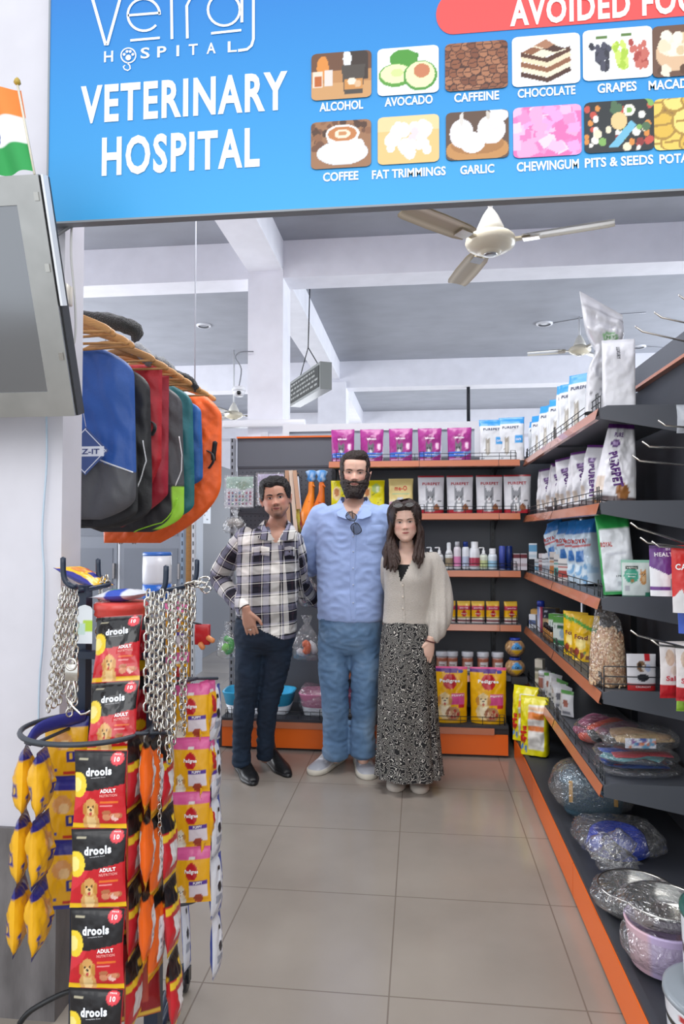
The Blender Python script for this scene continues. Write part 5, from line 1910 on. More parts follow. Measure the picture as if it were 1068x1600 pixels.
def wrapped(name, label, loc, rz, w, d, h, parts, cat, seed=1, group=None, nm='folded_straps'):
    t = thing(name, label, cat, loc, R(rz), group)
    rg = random.Random(seed)
    for col, n in parts:
        for q in range(n):
            m = MB('cloth', col)
            a = rg.uniform(-.3, .3)
            x0, z0 = rg.uniform(-.1, .1) * w, rg.uniform(.25, .75) * h
            y0 = rg.uniform(-.28, .28) * d
            pts = [(x0 - w * .36, y0 - a * d * .4, z0), (x0 - w * .12, y0 + rg.uniform(-.1, .1) * d, z0 + rg.uniform(-.15, .15) * h), (x0 + w * .12, y0 + rg.uniform(-.1, .1) * d, z0 + rg.uniform(-.15, .15) * h), (x0 + w * .34, y0 + a * d * .4, z0)]
            pts = [(max(-w * .4, min(w * .4, a_)), max(-d * .36, min(d * .36, b_)), max(h * .16, min(h * .84, c_))) for a_, b_, c_ in pts]
            m.tube(pts, [h * .12, h * .2, h * .2, h * .1], 10, rb=d * .13, ref=(0, 0, 1), sm=3)
            m.build('strap', t)
    film_shell(t, w, d, h, seed=seed)
    return t


wrapped('wrapped_harness', 'film wrapped flat pack of blue and red harness straps, lowest of the pile', (.90, 3.05, .453), 4, .34, .28, .05, [('2a4a9a', 2), ('a8323c', 1), ('3a5a8a', 2)], 'pet harness', 3, 'wrapped harness packs')
wrapped('wrapped_harness', 'film wrapped pack with teal, red and blue straps under the beige pack', (.895, 3.04, .504), -5, .33, .26, .05, [('3f8a94', 2), ('c43a4c', 1), ('2f62c8', 2)], 'pet harness', 4, 'wrapped harness packs')
wrapped('wrapped_harness', 'film wrapped pink and orange harness pack at the back of the pile', (.885, 3.42, .453), 20, .30, .26, .13, [('b0587f', 3), ('e8553a', 2), ('16181c', 2)], 'pet harness', 5, 'wrapped harness packs')
t = wrapped('wrapped_toy', 'film wrapped beige toy bone with a colourful card, on top of the pile', (.90, 3.02, .555), -6, .31, .24, .10, [('c8a878', 2), ('b09070', 1)], 'wrapped toy', 6)
m = MB('print')
m.sheet(lambda u, v: (-.01 + .06 * u, -.102 + .01 * u, .03 + .04 * v), 12, 6, painter([('bg', 'dfe0ea'), ('b', 26, -1, 0, 1, 1, .2, .25, ['3a5ab0', 'e07a3a', '8a4a9a', 'd8dce8', '5aa0c8'], 3)]))
m.build('card', t)

# ================================================================== BOTTOM DECK, RIGHT
ZD_ = .159
t = thing('pet_carrier_tub', 'smoky blue plastic tub with amber clips in clear film on the bottom deck', 'plastic tub', (.79, 3.36, ZD_), R(-10))
m = MB('smoke')
m.loft([((0, 0, .0), .11, .09), ((0, 0, .02), .125, .105), ((0, 0, .15), .14, .12), ((0, 0, .155), .15, .13), ((0, 0, .16), .145, .125), ((0, 0, .18), .12, .1), ((0, 0, .185), .09, .08)], 40, p=4.5)
m.build('body', t)
for x in (-.095, .095):
    m = MB('plastic', 'c89a52')
    m.box(x - .008, x + .008, -.137, -.118, .08, .17)
    m.build('clip', t)
film_shell(t, .37, .33, .235, amp=.1, seed=3)
t = thing('pet_bowl', 'royal blue plastic bowl inside a loose clear bag on the bottom deck', 'pet bowl', (.80, 2.98, ZD_), 0)
m = MB('plastic', '2440b0')
m.lathe((0, 0, 0), [(.12, 0), (.125, .005), (.105, .065), (.09, .075), (.08, .072), (.07, .03), (.0, .025)], 40)
m.build('bowl', t)
film_shell(t, .34, .30, .11, amp=.13, seed=5, p=3.5, name='clear_bag')
t = thing('crumpled_film', 'crumpled ball of clear plastic film between the blue bowl and the steel bowls', 'plastic film', (.725, 2.74, ZD_), 0)
for q, (a, b, c, s_) in enumerate(((0, 0, 0, .15), (.03, .04, .04, .12), (-.03, .05, .02, .12))):
    m = MB('film')
    m.loft([((a, b, c + .12 * v), s_ / 2 * math.sin(PI * max(.05, min(.95, v))), s_ / 2 * math.sin(PI * max(.05, min(.95, v)))) for v in [i / 10 for i in range(11)]], 26, fn=lambda a_, v: 1 + .5 * noise.noise(Vector((math.cos(a_) * 5 + q * 9, math.sin(a_) * 5, v * 9))))
    m.build('film_fold', t)


def steelbowl(t, r, h, z=0):
    m = MB('steel')
    m.lathe((0, 0, z), [(r * .80, 0), (r * .82, .004), (r * .9, h * .7), (r * .98, h - .004), (r * 1.02, h - .004), (r * 1.03, h), (r * 1.0, h + .004), (r * .93, h), (r * .82, h * .5), (r * .68, h * .14), (r * .6, h * .1), (0, h * .1)], 48)
    m.build('bowl', t)


t = thing('steel_bowl', 'stainless steel bowl in film, further back of the two on the bottom deck', 'steel bowl', (.735, 2.5, ZD_), 0, 'film wrapped steel bowls')
steelbowl(t, .125, .08)
film_shell(t, .30, .275, .10, amp=.08, seed=7, p=2.2)
t = thing('pink_tub', 'pale pink and lilac tub in film under the nearer steel bowl', 'plastic tub', (.725, 2.2, ZD_), 0)
m = MB('plastic', 'e0c6e4')
m.lathe((0, 0, 0), [(.085, 0), (.095, .006), (.112, .125), (.115, .13), (.108, .133), (.09, .03), (0, .02)], 40, colf=lambda a, z: lin('e6c0cc' if math.sin(a * 2 + 1) > .4 else 'd8c4ec'))
m.build('body', t)
film_shell(t, .25, .25, .138, amp=.05, seed=8, p=2.1)
t = thing('steel_bowl', 'stainless steel bowl in film stacked on the pale pink tub', 'steel bowl', (.725, 2.2, ZD_ + .14), 0, 'film wrapped steel bowls')
steelbowl(t, .112, .05)
film_shell(t, .26, .26, .068, amp=.09, seed=9, p=2.2)
for i, (x, y, z, r, h) in enumerate(((.755, 1.88, ZD_, .135, .125), (.785, 1.885, ZD_ + .128, .12, .20))):
    t = thing('supplement_bucket', ('big white bucket with a black band at the bottom right corner', 'white tub with green rim stacked on the big bucket at bottom right')[i], 'bucket', (x, y, z), R(0), 'white buckets at the bottom right')
    m = MB('plastic', 'e2e4ea')
    pf = [(0, 0), (r * .9, .002), (r * .93, .01)] + [(r * (.93 + .05 * k / 18), .012 + (h - .03) * k / 18) for k in range(19)]
    m.lathe((0, 0, 0), pf, 72, colf=lambda a, z, h=h: lin('1f2422' if .42 * h < z < .56 * h or z < .012 else 'c03a3a' if abs(a - 3.6) < .1 and .65 * h < z < .8 * h else '4a9a5a' if abs(a - 3.8) < .07 and .62 * h < z < .76 * h else 'c9ced6' if abs(a - 4.3) < .25 and .1 * h < z < .3 * h else 'e2e4ea'))
    m.build('body', t)
    m = MB('plastic', ('8a9198', '2f5a54')[i])
    m.lathe((0, 0, h - .016), [(r * 1.0, 0), (r * 1.02, .003), (r * 1.01, .016), (r * .94, .018)], 48)
    m.build('lid', t)

# ================================================================== LEFT BAY OF THE BACK UNIT
YP = 5.0


def peg(px, py, Y=4.93):
    return at(px, py, Y=Y)


def pegarm(t, p, L=.12):
    m = MB('wire')
    q = p if p else Vector((0, 0, 0))
    m.tube([(0, -.02, .018), (0, -.015, .004), (0, YB + .002 - q.y, .0)], .003, 6)
    m.build('hook', t)


for i, (px, py, w, h) in enumerate(((375, 745, .2, .22), (423, 741, .19, .22))):
    p = peg(px, py)
    t = thing('collar_card', ('pale green display card of coloured bells left of the plaid man', 'white and lilac display card of small bells behind the plaid man\'s head')[i], 'display card', p, 0, 'bell display cards')
    pegarm(t, p)
    ops = [('bg', 'dfe2ea'), ('r', -1, .62, 1, 1, ('a9cfbd', 'c9c0e0')[i]), ('e', .2, .7, .5, .14, ('7fa88a', 'e0d8c0')[i])] + [('e', -.78 + .26 * a, .1 + .12 * b, .075, .045, ['b03060', '3a8ab0', 'b02a3a', '3a4a9a', '4a9a6a', '8a2a7a', 'c03a4a'][a]) for a in range(7) for b in range(4)]
    f = painter(ops)
    m = MB('print')
    m.sheet(lambda u, v: (u * w / 2, -.012, -h + v * h), 40, 40, f)
    m.c = 'c0c4cc'
    m.box(-w / 2, w / 2, -.011, -.006, -h, 0)
    m.build('card', t)
    m = MB('plastic')
    rg = random.Random(i)
    for a in range(7):
        for b in range(4):
            m.c = rg.choice(['b03060', '3a8ab0', 'b02a3a', '3a4a9a', '4a9a6a', '8a2a7a'])
            m.lathe(((-.78 + .26 * a) * w / 2, -.018, -h + (.1 + .12 * b) * h), [(.001, -.007), (.006, -.004), (.007, 0), (.006, .004), (.001, .007)], 8)
    m.build('bells', t, kind='stuff')
    m = MB('film')
    m.box(-w / 2 - .01, w / 2 + .01, -.03, -.027, -h - .01, .01)
    m.build('clear_cover', t)
# wooden sticks
for i, (px, dx, c, ln) in enumerate(((448, 0, 'c0977a', .40), (454, .01, 'dcc7b4', .46), (460, .015, 'c9a083', .28))):
    p = peg(px, 735, 4.92 - i * .018)
    m = MB('matte', c)
    m.box(-.014, .014, -.004, .004, -ln, 0)
    m.box(-.002, .002, .004, YB + .002 - p.y, -.012, -.008)
    o = m.build('wooden_stick', loc=p)
    o.rotation_euler = (0, R((-2, -5, -6)[i]), 0)
    tag(o, ('tan flat wooden stick, leftmost of three behind the plaid man', 'pale long wooden stick, middle of three behind the plaid man', 'short tan wooden stick, rightmost of three behind the plaid man')[i], 'wooden stick', 'wooden sticks on the pegboard')
p = peg(466, 745)
t = thing('feather_wand', 'blue and white toy wand with yellow tail right of the wooden sticks', 'cat toy', p)
pegarm(t, p)
m = MB('plastic', '2f5fb0')
m.tube([(-.004, -.01, 0), (.006, -.01, -.12), (.016, -.01, -.2)], [.008, .01, .012], 8)
m.c = 'd8dce2'
m.tube([(.0, -.02, 0), (.02, -.02, -.22), (.03, -.02, -.36)], .005, 8)
m.build('rod', t)
m = MB('fur')
for k, c in enumerate(('b8a02a', 'c8c03a', '9a2c2c', 'c86a2a')):
    m.c = c
    m.tube([(-.01 + .012 * k, -.02, -.2 - .03 * k), (.012 * k, -.025, -.3 - .02 * k), (.01 + .012 * k, -.02, -.4)], [.009, .014, .005], 8)
m.build('tail', t)
for i, (px, s_) in enumerate(((487, 1.0), (503, .92))):
    p = peg(px, 745, 4.96 - .09 * i)
    t = thing('rubber_chicken', ('orange rubber chicken toy left of the tall man, the left one', 'darker orange rubber chicken toy half behind the tall man\'s shoulder')[i], 'rubber toy', p, 0, 'rubber chickens')
    pegarm(t, p)
    m = MB('plastic', ('f08a2c', 'd86a20')[i])
    m.tube([(0, -.02, -.03), (.0, -.025, -.06), (.0, -.03, -.12), (-.012, -.04, -.2), (-.02, -.045, -.27), (-.02, -.045, -.34), (-.02, -.04, -.38)], [.016 * s_, .022 * s_, .024 * s_, .042 * s_, .056 * s_, .046 * s_, .02], 16, sm=4)
    for x in (-.045, .005):
        m.tube([(x, -.04, -.34), (x - .006, -.04, -.44), (x - .012, -.05, -.5)], [.016, .010, .014], 10)
    m.tube([(.012, -.04, -.06), (.03, -.05, -.075)], [.01, .003], 8)
    m.build('body', t)
    m = MB('plastic', 'a83020')
    m.tube([(-.05, -.045, -.19), (-.01, -.078, -.185), (.03, -.05, -.188)], .003, 6)
    m.tube([(-.008, -.03, -.02), (0, -.035, -.03), (.012, -.03, -.025)], .009, 8)
    m.build('comb', t)
    m = MB('film')
    m.c = '3a8ad0'
    m.mat = 'nylon'
    m.lathe((0, -.02, -.05), [(.012, 0), (.035, .03), (.028, .05), (.045, .085), (.02, .095)], 16, colf=lambda a, z: lin('3f90d8' if math.sin(a * 3 + z * 60) > -.3 else 'b8d0ea'))
    m.build('blue_top', t)


def toybag(px, py, w, h, parts, label, Y=4.9):
    p = at(px, py, Y=Y)
    t = thing('toy_bag', label, 'bagged toy', p, 0, 'clear bags of toys on the pegboard')
    pegarm(t, p)
    for nme, col, ps, r in parts:
        m = MB('plastic', col)
        m.tube([(x * w / 2, -.03 + y, -h + z * h) for x, y, z in ps], r, 12, sm=3)
        m.build(nme, t)
    m = MB('film')
    m.loft([((0, -.03, -h), w * .32, .02), ((0, -.035, -h + .02), w * .5, .045), ((0, -.035, -h * .6), w * .5, .05), ((0, -.03, -h * .3), w * .3, .03), ((0, -.02, -.04), w * .1, .012), ((0, -.02, 0), w * .18, .012), ((0, -.02, .02), w * .22, .006)], 24, fn=lambda a, v: 1 + .12 * noise.noise(Vector((math.cos(a) * 4 + px, math.sin(a) * 4, v * 8))))
    m.build('clear_bag', t)


toybag(368, 797, .17, .17, [('grey_toy', '9a9690', [(-.5, 0, .4), (0, 0, .5), (.5, 0, .35)], .03)], 'clear crinkled bag below the pale green bell card')
toybag(357, 975, .15, .24, [('green_ring', '3fae4a', [(-.2, 0, .6), (.35, 0, .5), (.3, 0, .25), (-.1, 0, .2)], .022), ('lime_toy', '7ccf5a', [(-.3, .0, .35), (.1, -.01, .3)], .03)], 'clear bag with green toys left of the plaid man\'s hip', Y=4.83)
toybag(484, 895, .15, .24, [('pink_toy', 'ef4f96', [(-.35, 0, .2), (-.1, 0, .42), (.1, 0, .2)], .034), ('teal_ring', '35a08a', [(.3, 0, .3), (.45, 0, .15), (.3, 0, .05)], .014)], 'clear bag with a pink toy between the two men')
toybag(480, 965, .2, .30, [('orange_ball', 'f06a2a', [(-.15, -.02, .42), (.1, -.02, .36), (.0, -.02, .2)], .028), ('white_rope', 'e4e2e8', [(-.6, 0, .22), (-.1, .01, .18), (.3, 0, .4), (.6, 0, .2)], .026)], 'clear bag with orange and white rope toys low between the two men')
toybag(452, 890, .09, .18, [('dark_green_toy', '2f7a34', [(-.2, 0, .3), (.3, 0, .35)], .026)], 'small clear bag with a dark green toy beside the plaid shirt')

# ================================================================== CHAIN AND SACHET STAND
st = thing('display_stand', 'dark blue metal display stand with hooks and rings in the left foreground', 'display stand', (0, 0, 0))
ua, ub = at(129, 1000, Y=1.9), at(240, 1500, Y=1.83)
for u_, z1 in ((ua, 1.30), (ub, 1.2)):
    m = MB('paint_metal', '1e2a3e')
    m.box(u_.x - .019, u_.x + .019, u_.y - .019, u_.y + .019, .05, z1)
    m.build('upright', st)
m = MB('paint_metal', '1e2a3e')
m.box(ua.x, ub.x, 1.84, 1.87, .06, .09)
m.build('cross_bar', st)
m = MB('paint_metal', '1e2a3e')
m.box(ua.x, ub.x, 1.84, 1.87, 1.1, 1.12)
m.build('cross_bar', st)
for px, py in ((288, 1548), (262, 1592), (150, 1600)):
    q = at(px, py, Z=0.0)
    q.y = min(q.y, 1.96) if px == 150 else q.y
    m = MB('paint_metal', '1e2a3e')
    m.tube([(ub.x if px > 200 else ua.x, 1.84, .075), (q.x, q.y, .075)], .013, 8)
    lg = m.build('foot', st)
    m = MB('plastic', '22242a')
    Mx = Matrix.Translation((q.x, q.y, .03)) @ Matrix.Rotation(R(90), 4, 'Y')
    m.lathe((0, 0, 0), [(.012, -.012), (.029, -.011), (.03, 0), (.029, .011), (.012, .012)], 20, M=Mx)
    m.box(q.x - .018, q.x + .018, q.y - .012, q.y + .012, .03, .075)
    m.build('caster', lg)
rc = at(138, 1130, Y=1.76)
rc.z = .935
m = MB('paint_metal', '3a3f48')
m.tube([(rc.x + .17 * math.cos(a), rc.y + .15 * math.sin(a), rc.z) for a in [2 * PI * k / 40 for k in range(40)]], .007, 8, closed=True)
m.tube([(rc.x, rc.y + .15, rc.z), (ua.x, ua.y, rc.z + .01)], .006, 6)
m.build('ring', st)
r2 = at(285, 1400, Y=2.0)
m = MB('paint_metal', '3a3f48')
m.tube([(r2.x + .07 * math.cos(a) - .02, r2.y + .05 * math.sin(a), r2.z) for a in [2 * PI * k / 30 for k in range(30)]], .006, 8, closed=True)
m.tube([(r2.x - .08, r2.y, r2.z), (ub.x, ub.y, r2.z)], .006, 6)
m.build('ring', st)
HK = [(106, 905, 1.72), (160, 903, 1.98), (251, 918, 1.74), (300, 905, 1.95)]
for px, py, Y in HK:
    a = at(px, py, Y=Y)
    m = MB('paint_metal', '1e2a3e')
    s_ = 1 if px > 200 else -1
    m.tube([(ua.x if px < 200 else ub.x, 1.86, a.z - .03), (a.x - s_ * .02, a.y, a.z - .02), (a.x, a.y, a.z - .012), (a.x + s_ * .012, a.y, a.z + .01), (a.x + s_ * .014, a.y, a.z + .055)], .0075, 8, sm=3)
    m.build('hook_arm', st)
# yellow pack and bags lying on the bucket, red bucket
bk = at(187, 962, Y=1.92)
t = thing('red_bucket', 'red lidded bucket held at the top of the display stand', 'bucket', (bk.x, 1.93, 1.121))
m = MB('plastic', 'a8302a')
m.lathe((0, 0, 0), [(.05, 0), (.062, .004), (.066, bk.z - 1.121)], 32)
m.build('body', t)
m = MB('plastic', 'dd5048')
m.lathe((0, 0, bk.z - 1.121), [(.072, 0), (.075, .004), (.073, .016), (.076, .02), (.076, .034), (.070, .04)], 36)
m.build('lid', t)
zt = bk.z + .042
YP_ = [('bg', 'f0b81c'), ('r', -1, 0, -.82, 1, '2c2f8c'), ('r', .82, 0, 1, 1, '2c2f8c'), ('e', -.35, .6, .3, .16, 'd98a3c'), ('e', .3, .5, .35, .2, 'e8a04a'), ('e', .3, .5, .2, .1, 'c45a3c'), ('r', -.3, .2, .3, .4, '3a3f9c')]
o = bag('sachet_pack', .105, .15, .035, [('bg', 'd8dae4'), ('r', -1, .3, 1, .7, '3a55b8'), ('r', -.2, .3, .4, .5, '6ab04a')], (), 'pillow', seed=70)
o.location, o.rotation_euler = (bk.x - .07, 1.94, zt + .012), (R(4), R(90), R(-8)) if False else (R(86), 0, R(80))
tag(o, 'white, blue and green sachet pack lying under the yellow pack on the red lid', 'sachet pack')
o = bag('sachet_pack', .10, .155, .04, YP_, (), 'pillow', seed=71, res=(30, 36))
o.location, o.rotation_euler = (bk.x + .07, 1.93, zt + .045), (R(80), 0, R(-84 + 180)) if False else (R(-82 + 180), R(0), R(-88))
o.location, o.rotation_euler = (bk.x - .065, 1.96, zt + .04), (R(-70), R(0), R(78))
tag(o, 'yellow and blue treat pack lying on top of the display stand', 'sachet pack')
p = at(133, 945, Y=1.80)
m = MB('print')
m.sheet(lambda u, v: (u * .022 * (1 if v < .85 else math.sqrt(max(0, 1 - ((v - .85) / .15)**2)) * .9 + .1), -.002, -.105 + .105 * v), 14, 24, painter([('bg', 'e6ebf0'), ('r', -.2, .3, 1, .6, 'b8d84a'), ('r', -1, .25, 0, .5, 'c8e0d8')]))
m.c = 'dfe4ea'
m.box(-.02, .02, .0, .002, -.103, -.012)
o = m.build('hang_tag', loc=p)
tag(o, 'white and lime plastic tag hanging by the left chains', 'tag')


def link_chain(pts, L=.022, W=.0155, r=.0025):
    """interlocking links along a polyline"""
    pts = [Vector(p) for p in pts]
    m = MB('chrome')
    acc = []
    d = 0
    seg = 0
    pitch = L - 2.1 * r
    tot = sum((b - a).length for a, b in zip(pts, pts[1:]))
    n = int(tot / pitch)
    for i in range(n):
        s_ = (i + .5) * pitch
        k = 0
        while k < len(pts) - 2 and s_ > (pts[k + 1] - pts[k]).length:
            s_ -= (pts[k + 1] - pts[k]).length
            k += 1
        t_ = (pts[k + 1] - pts[k]).normalized()
        c = pts[k] + t_ * s_
        x = Vector((1, 0, 0)) if abs(t_.x) < .8 else Vector((0, 1, 0))
        x = (x - t_ * x.dot(t_)).normalized()
        y = t_.cross(x)
        a = R(40 + (90 if i % 2 else 0) + 11 * math.sin(i * 1.7))
        u_ = x * math.cos(a) + y * math.sin(a)
        m.tube([c + t_ * ((L / 2 - W / 2) * (1 if math.sin(q) > 0 else -1) + W / 2 * math.sin(q)) + u_ * (W / 2 * math.cos(q)) for q in [R(18 + 36 * j) for j in range(10)]], r, 5, closed=True)
    return m


def chain(px0, py0, Y0_, px1, py1, Y1_, label, group, mid=0, **kw):
    a, b = at(px0, py0, Y=Y0_), at(px1, py1, Y=Y1_)
    m = link_chain([a, a.lerp(b, .12) + Vector((mid, -.004, 0)), b], **kw)
    return tag(m.build('dog_chain'), label, 'dog chain', group)


LC = 'silver dog chain in the left bunch, %s strand from the left'
for i, (x1, y1) in enumerate(((74, 1120), (83, 1112), (91, 1100), (98, 1090), (108, 1128), (117, 1105))):
    chain(99 + i * 4, 918 + (i % 2) * 4, 1.70 + .012 * i, x1, y1, 1.69 + .012 * i, LC % ORD[i], 'chains on the left hook')
CC = 'silver dog chain in the thick middle bunch, %s strand from the left'
for i, (x0, x1, y1, l_) in enumerate(((232, 229, 1118, .027), (239, 236, 1128, .022), (246, 243, 1140, .02), (253, 250, 1150, .022), (260, 258, 1138, .028), (267, 265, 1150, .02), (273, 271, 1165, .02))):
    chain(x0, 922 + (i % 3) * 4, 1.70 + .01 * (i % 3), x1, y1, 1.69 + .01 * (i % 3), CC % ORD[i], 'chains on the middle hook', L=l_, W=l_ * .66)
RC_ = 'silver dog chain in the right bunch, %s strand from the left'
for i, (x0, x1, y1) in enumerate(((272, 268, 1010), (279, 277, 990), (286, 284, 1120), (292, 287, 1150), (297, 296, 1000), (302, 303, 975))):
    chain(x0, 915 + (i % 3) * 4, 1.92 + .012 * (i % 2), x1, y1, 1.9 + .012 * (i % 2), RC_ % ORD[i], 'chains on the right hook')
chain(160, 902, 1.96, 152, 1000, 1.97, 'short silver chain on the rear hook behind the yellow pack', None)
chain(168, 900, 1.985, 170, 920, 1.985, 'tiny chain end on the rear hook behind the yellow pack', None)
chain(249, 1150, 1.66, 250, 1360, 1.66, 'dark thin chain dangling low between the orange sachet strips', None, L=.014, W=.009, r=.0014)
chain(262, 1150, 1.68, 266, 1200, 1.68, 'loose chain end hanging below the middle bunch', None)
p = at(315, 915, Y=1.93)
m = MB('chrome')
for k, (dx, dz) in enumerate(((0, 0), (.012, -.012), (-.02, .004), (-.035, .0), (.008, .016))):
    m.tube([(dx + .014 * math.cos(q), .01 * math.sin(q * 2), dz + .009 * math.sin(q)) for q in [2 * PI * j / 14 for j in range(14)]], .0026, 6, closed=True)
m.tube([(-.05, 0, .004), (-.02, 0, .01), (0, 0, .012)], .003, 6)
tag(m.build('snap_hook', loc=p), 'silver snap hooks sticking out right from the chain stand', 'snap hook')
p = at(112, 1045, Y=1.66)
t = thing('chain_clasp', 'large silver clasp plate hanging among the left chains', 'clasp', p)
m = MB('chrome')
m.rbox(-.017, .017, -.003, .003, -.03, .012, .002)
m.tube([(.014 * math.cos(q), -.004, .012 + .014 * math.sin(q)) for q in [2 * PI * j / 16 for j in range(16)]], .003, 6, closed=True)
m.build('plate', t)
m = MB('chrome')
m.tube([(-.004, -.002, -.03), (-.012, -.002, -.07), (.004, -.002, -.085), (.014, -.002, -.07), (.006, -.002, -.03)], .0028, 6, sm=2)
m.tube([(-.004, -.006, -.08), (.03, -.01, -.11), (.055, -.012, -.10)], .0028, 6, sm=2)
m.build('spring_gate', t)

# sachets
DRO = [('bg', 'c8202a'), ('p', [(-1, 1), (1, 1), (1, .58), (-1, .44)], '1d1b1e'), ('p', [(-1, .5), (-.3, .5), (-.5, .35), (-1, .2)], 'd83440'), ('e', -.82, .56, .36, .16, 'f2d23a'), ('e', -.88, .56, .2, .09, 'f8e68a'), ('e', .66, .9, .24, .085, 'e6404c'), ('e', .66, .9, .2, .07, 'e8505a'), ('r', -1, 0, 1, .055, 'e8b81c'), ('r', -.8, .88, -.45, .9, 'b0a890'),
       ('b', 10, .25, .14, .8, .22, .13, .04, ['efc6b8', 'd9906a', 'f2b8c0', 'b8704a'], 3), ('r', .1, .34, .75, .36, 'e8742c'), ('r', .1, .29, .55, .305, 'f0a0a0')] + dog_ops(-.28, .27, .25, 'd9a460', 'edc98c', .5)
DTX = [('drools', .0, .74, 1.0, .105, 'f4f8ff', .07, .05), ('ADULT', .4, .50, .6, .05, 'ffffff', .05, .05), ('NUTRITION', .42, .44, .66, .035, 'f6a8a0', .05), ('10', .66, .893, .2, .06, 'ffffff', 0, .04), ('PRICE', .66, .955, .25, .018, 'ffffff'), ('complete food', .0, .665, .55, .02, 'b8b8bc', .07)]
YEL = [('bg', 'efb31a'), ('r', -1, .84, 1, 1, '2d2f86'), ('r', -1, 0, 1, .05, '2d2f86'), ('e', -.1, .62, .45, .14, 'd99a5a'), ('e', .0, .56, .25, .08, 'e6c08a'), ('r', .1, .28, .8, .46, '2d2f86'), ('e', .3, .38, .08, .05, 'f0c23a'), ('e', .55, .38, .08, .05, 'f0c23a'), ('r', -.1, .09, .4, .14, 'c8342c'), ('b', 6, -.8, .1, -.3, .4, .08, .03, ['7a5a2a', '4a4a9a'], 4)]
PDG = [('bg', 'f0b01a'), ('r', -1, .8, 1, 1, 'e0609c'), ('e', .0, .58, .34, .15, 'c4242e'), ('r', -.15, .12, .85, .36, 'e6dce4'), ('r', -.15, .34, .85, .42, '5a3a9a'), ('e', .35, .08, .25, .09, 'a8442c'), ('r', -.15, .78, .2, .84, 'e8e2e0')] + dog_ops(-.6, .22, .22, 'e8dcc4', 'f6f0e2', .5)
ORG = [('bg', 'e8641c'), ('r', -.4, .2, .7, .7, 'e6e4e8'), ('r', -1, .86, 1, 1, '1c1a1c'), ('r', -1, 0, 1, .1, 'e0a020'), ('b', 8, -.3, .25, .6, .65, .14, .02, ['8a8a92', 'b0b0b6'], 5)]
RED = [('bg', 'c2202c'), ('r', -1, .7, 1, 1, '1c1a1e'), ('p', [(-1, .66), (1, .74), (1, .66), (-1, .56)], 'e8c02c'), ('r', -.5, .2, .5, .5, 'e0dcdc'), ('r', -1, 0, 1, .05, 'e8b81c'), ('e', .3, .82, .3, .05, 'e8c02c')]
WHT = [('bg', 'dfe2ea'), ('r', .4, 0, 1, 1, '3a4fa8'), ('e', -.2, .5, .25, .08, '2a2c34'), ('e', -.1, .8, .2, .05, '22242a'), ('r', -.6, .25, .2, .35, '9aa0b0'), ('r', -1, .0, 1, .03, 'b8bcc8')]


def strip(label, ptop, pbot, n, w, ops, texts, rz, group, d=.028, back=None, seed=80, mt='gloss', wr=1.4, res=(30, 40), ht=None):
    a, b = Vector(ptop), Vector(pbot)
    L_ = (b - a).length / n
    t = thing('sachet_strip', label, 'sachet strip', a, 0, group)
    proto = bag('sachet', w, L_, d, ops, texts, 'pillow', res=res, seed=seed, back=back, mt=mt, wr=wr)
    proto.parent = t
    dr = (b - a).normalized()
    for i in range(n):
        o = proto if i == 0 else proto.copy()
        if i:
            COL.objects.link(o)
            o.parent = t
        q = dr * L_ * (i + 1)
        # local z up along -dr
        zx = -dr
        xx = Vector((math.cos(R(rz + 4 * math.sin(i * 2 + seed))), math.sin(R(rz + 4 * math.sin(i * 2 + seed))), 0))
        xx = (xx - zx * xx.dot(zx)).normalized()
        yy = zx.cross(xx)
        o.matrix_local = Matrix(((xx.x, yy.x, zx.x, q.x), (xx.y, yy.y, zx.y, q.y), (xx.z, yy.z, zx.z, q.z), (0, 0, 0, 1)))
    return t


A = lambda px, py, Y: at(px, py, Y=Y)
strip('front strip of black and red dog food sachets reaching down in the foreground', A(158, 1172, 1.585), A(148, 1672, 1.545), 4, .132, DRO, DTX, 4, 'sachet strips', seed=81, res=(56, 76), wr=1.2)
strip('upper pair of black and red sachets hanging below the red lid', A(187, 962, 1.81), A(174, 1174, 1.70), 2, .128, DRO, DTX, 2, 'sachet strips', seed=82, res=(44, 56), mt='foil', wr=2)
strip('yellow and blue sachet strip turned edge-on at the far left', A(40, 1165, 1.70), A(28, 1482, 1.66), 3, .115, YEL, [], 112, 'sachet strips', seed=83, d=.05, wr=2)
strip('yellow and blue sachet strip edge-on, second from the left', A(66, 1170, 1.66), A(60, 1485, 1.62), 3, .115, YEL, [], 104, 'sachet strips', seed=84, d=.05, wr=2)
strip('yellow and blue sachet strip facing forward behind the black and red one', A(104, 1120, 1.84), A(102, 1420, 1.80), 3, .125, YEL, [], 8, 'sachet strips', seed=85)
strip('red and yellow sachet strip edge-on directly right of the front strip', A(212, 1150, 1.66), A(208, 1600, 1.64), 4, .10, RED, [], 94, 'sachet strips', seed=86, d=.03, back=ORG)
strip('dark red sachet strip hanging low beside the front strip', A(222, 1190, 1.72), A(216, 1590, 1.70), 3, .11, [('bg', '8f1c24'), ('r', -.5, .2, .4, .7, 'b0483c'), ('r', -1, .9, 1, 1, '2a1416'), ('r', -1, .02, 1, .06, 'd8b040')], [], 30, 'sachet strips', seed=87)
strip('orange and white sachet strip, left of the two orange ones', A(230, 1148, 1.64), A(229, 1500, 1.62), 3, .085, ORG, [], 103, 'sachet strips', seed=88, d=.035)
strip('orange and white sachet strip, right of the two orange ones', A(244, 1150, 1.68), A(243, 1520, 1.66), 3, .09, ORG, [], 92, 'sachet strips', seed=89, d=.035)
strip('black and red sachet strip edge-on, right of the orange strips', A(256, 1150, 1.72), A(275, 1598, 1.70), 4, .085, RED, [], 92, 'sachet strips', seed=90, d=.035)
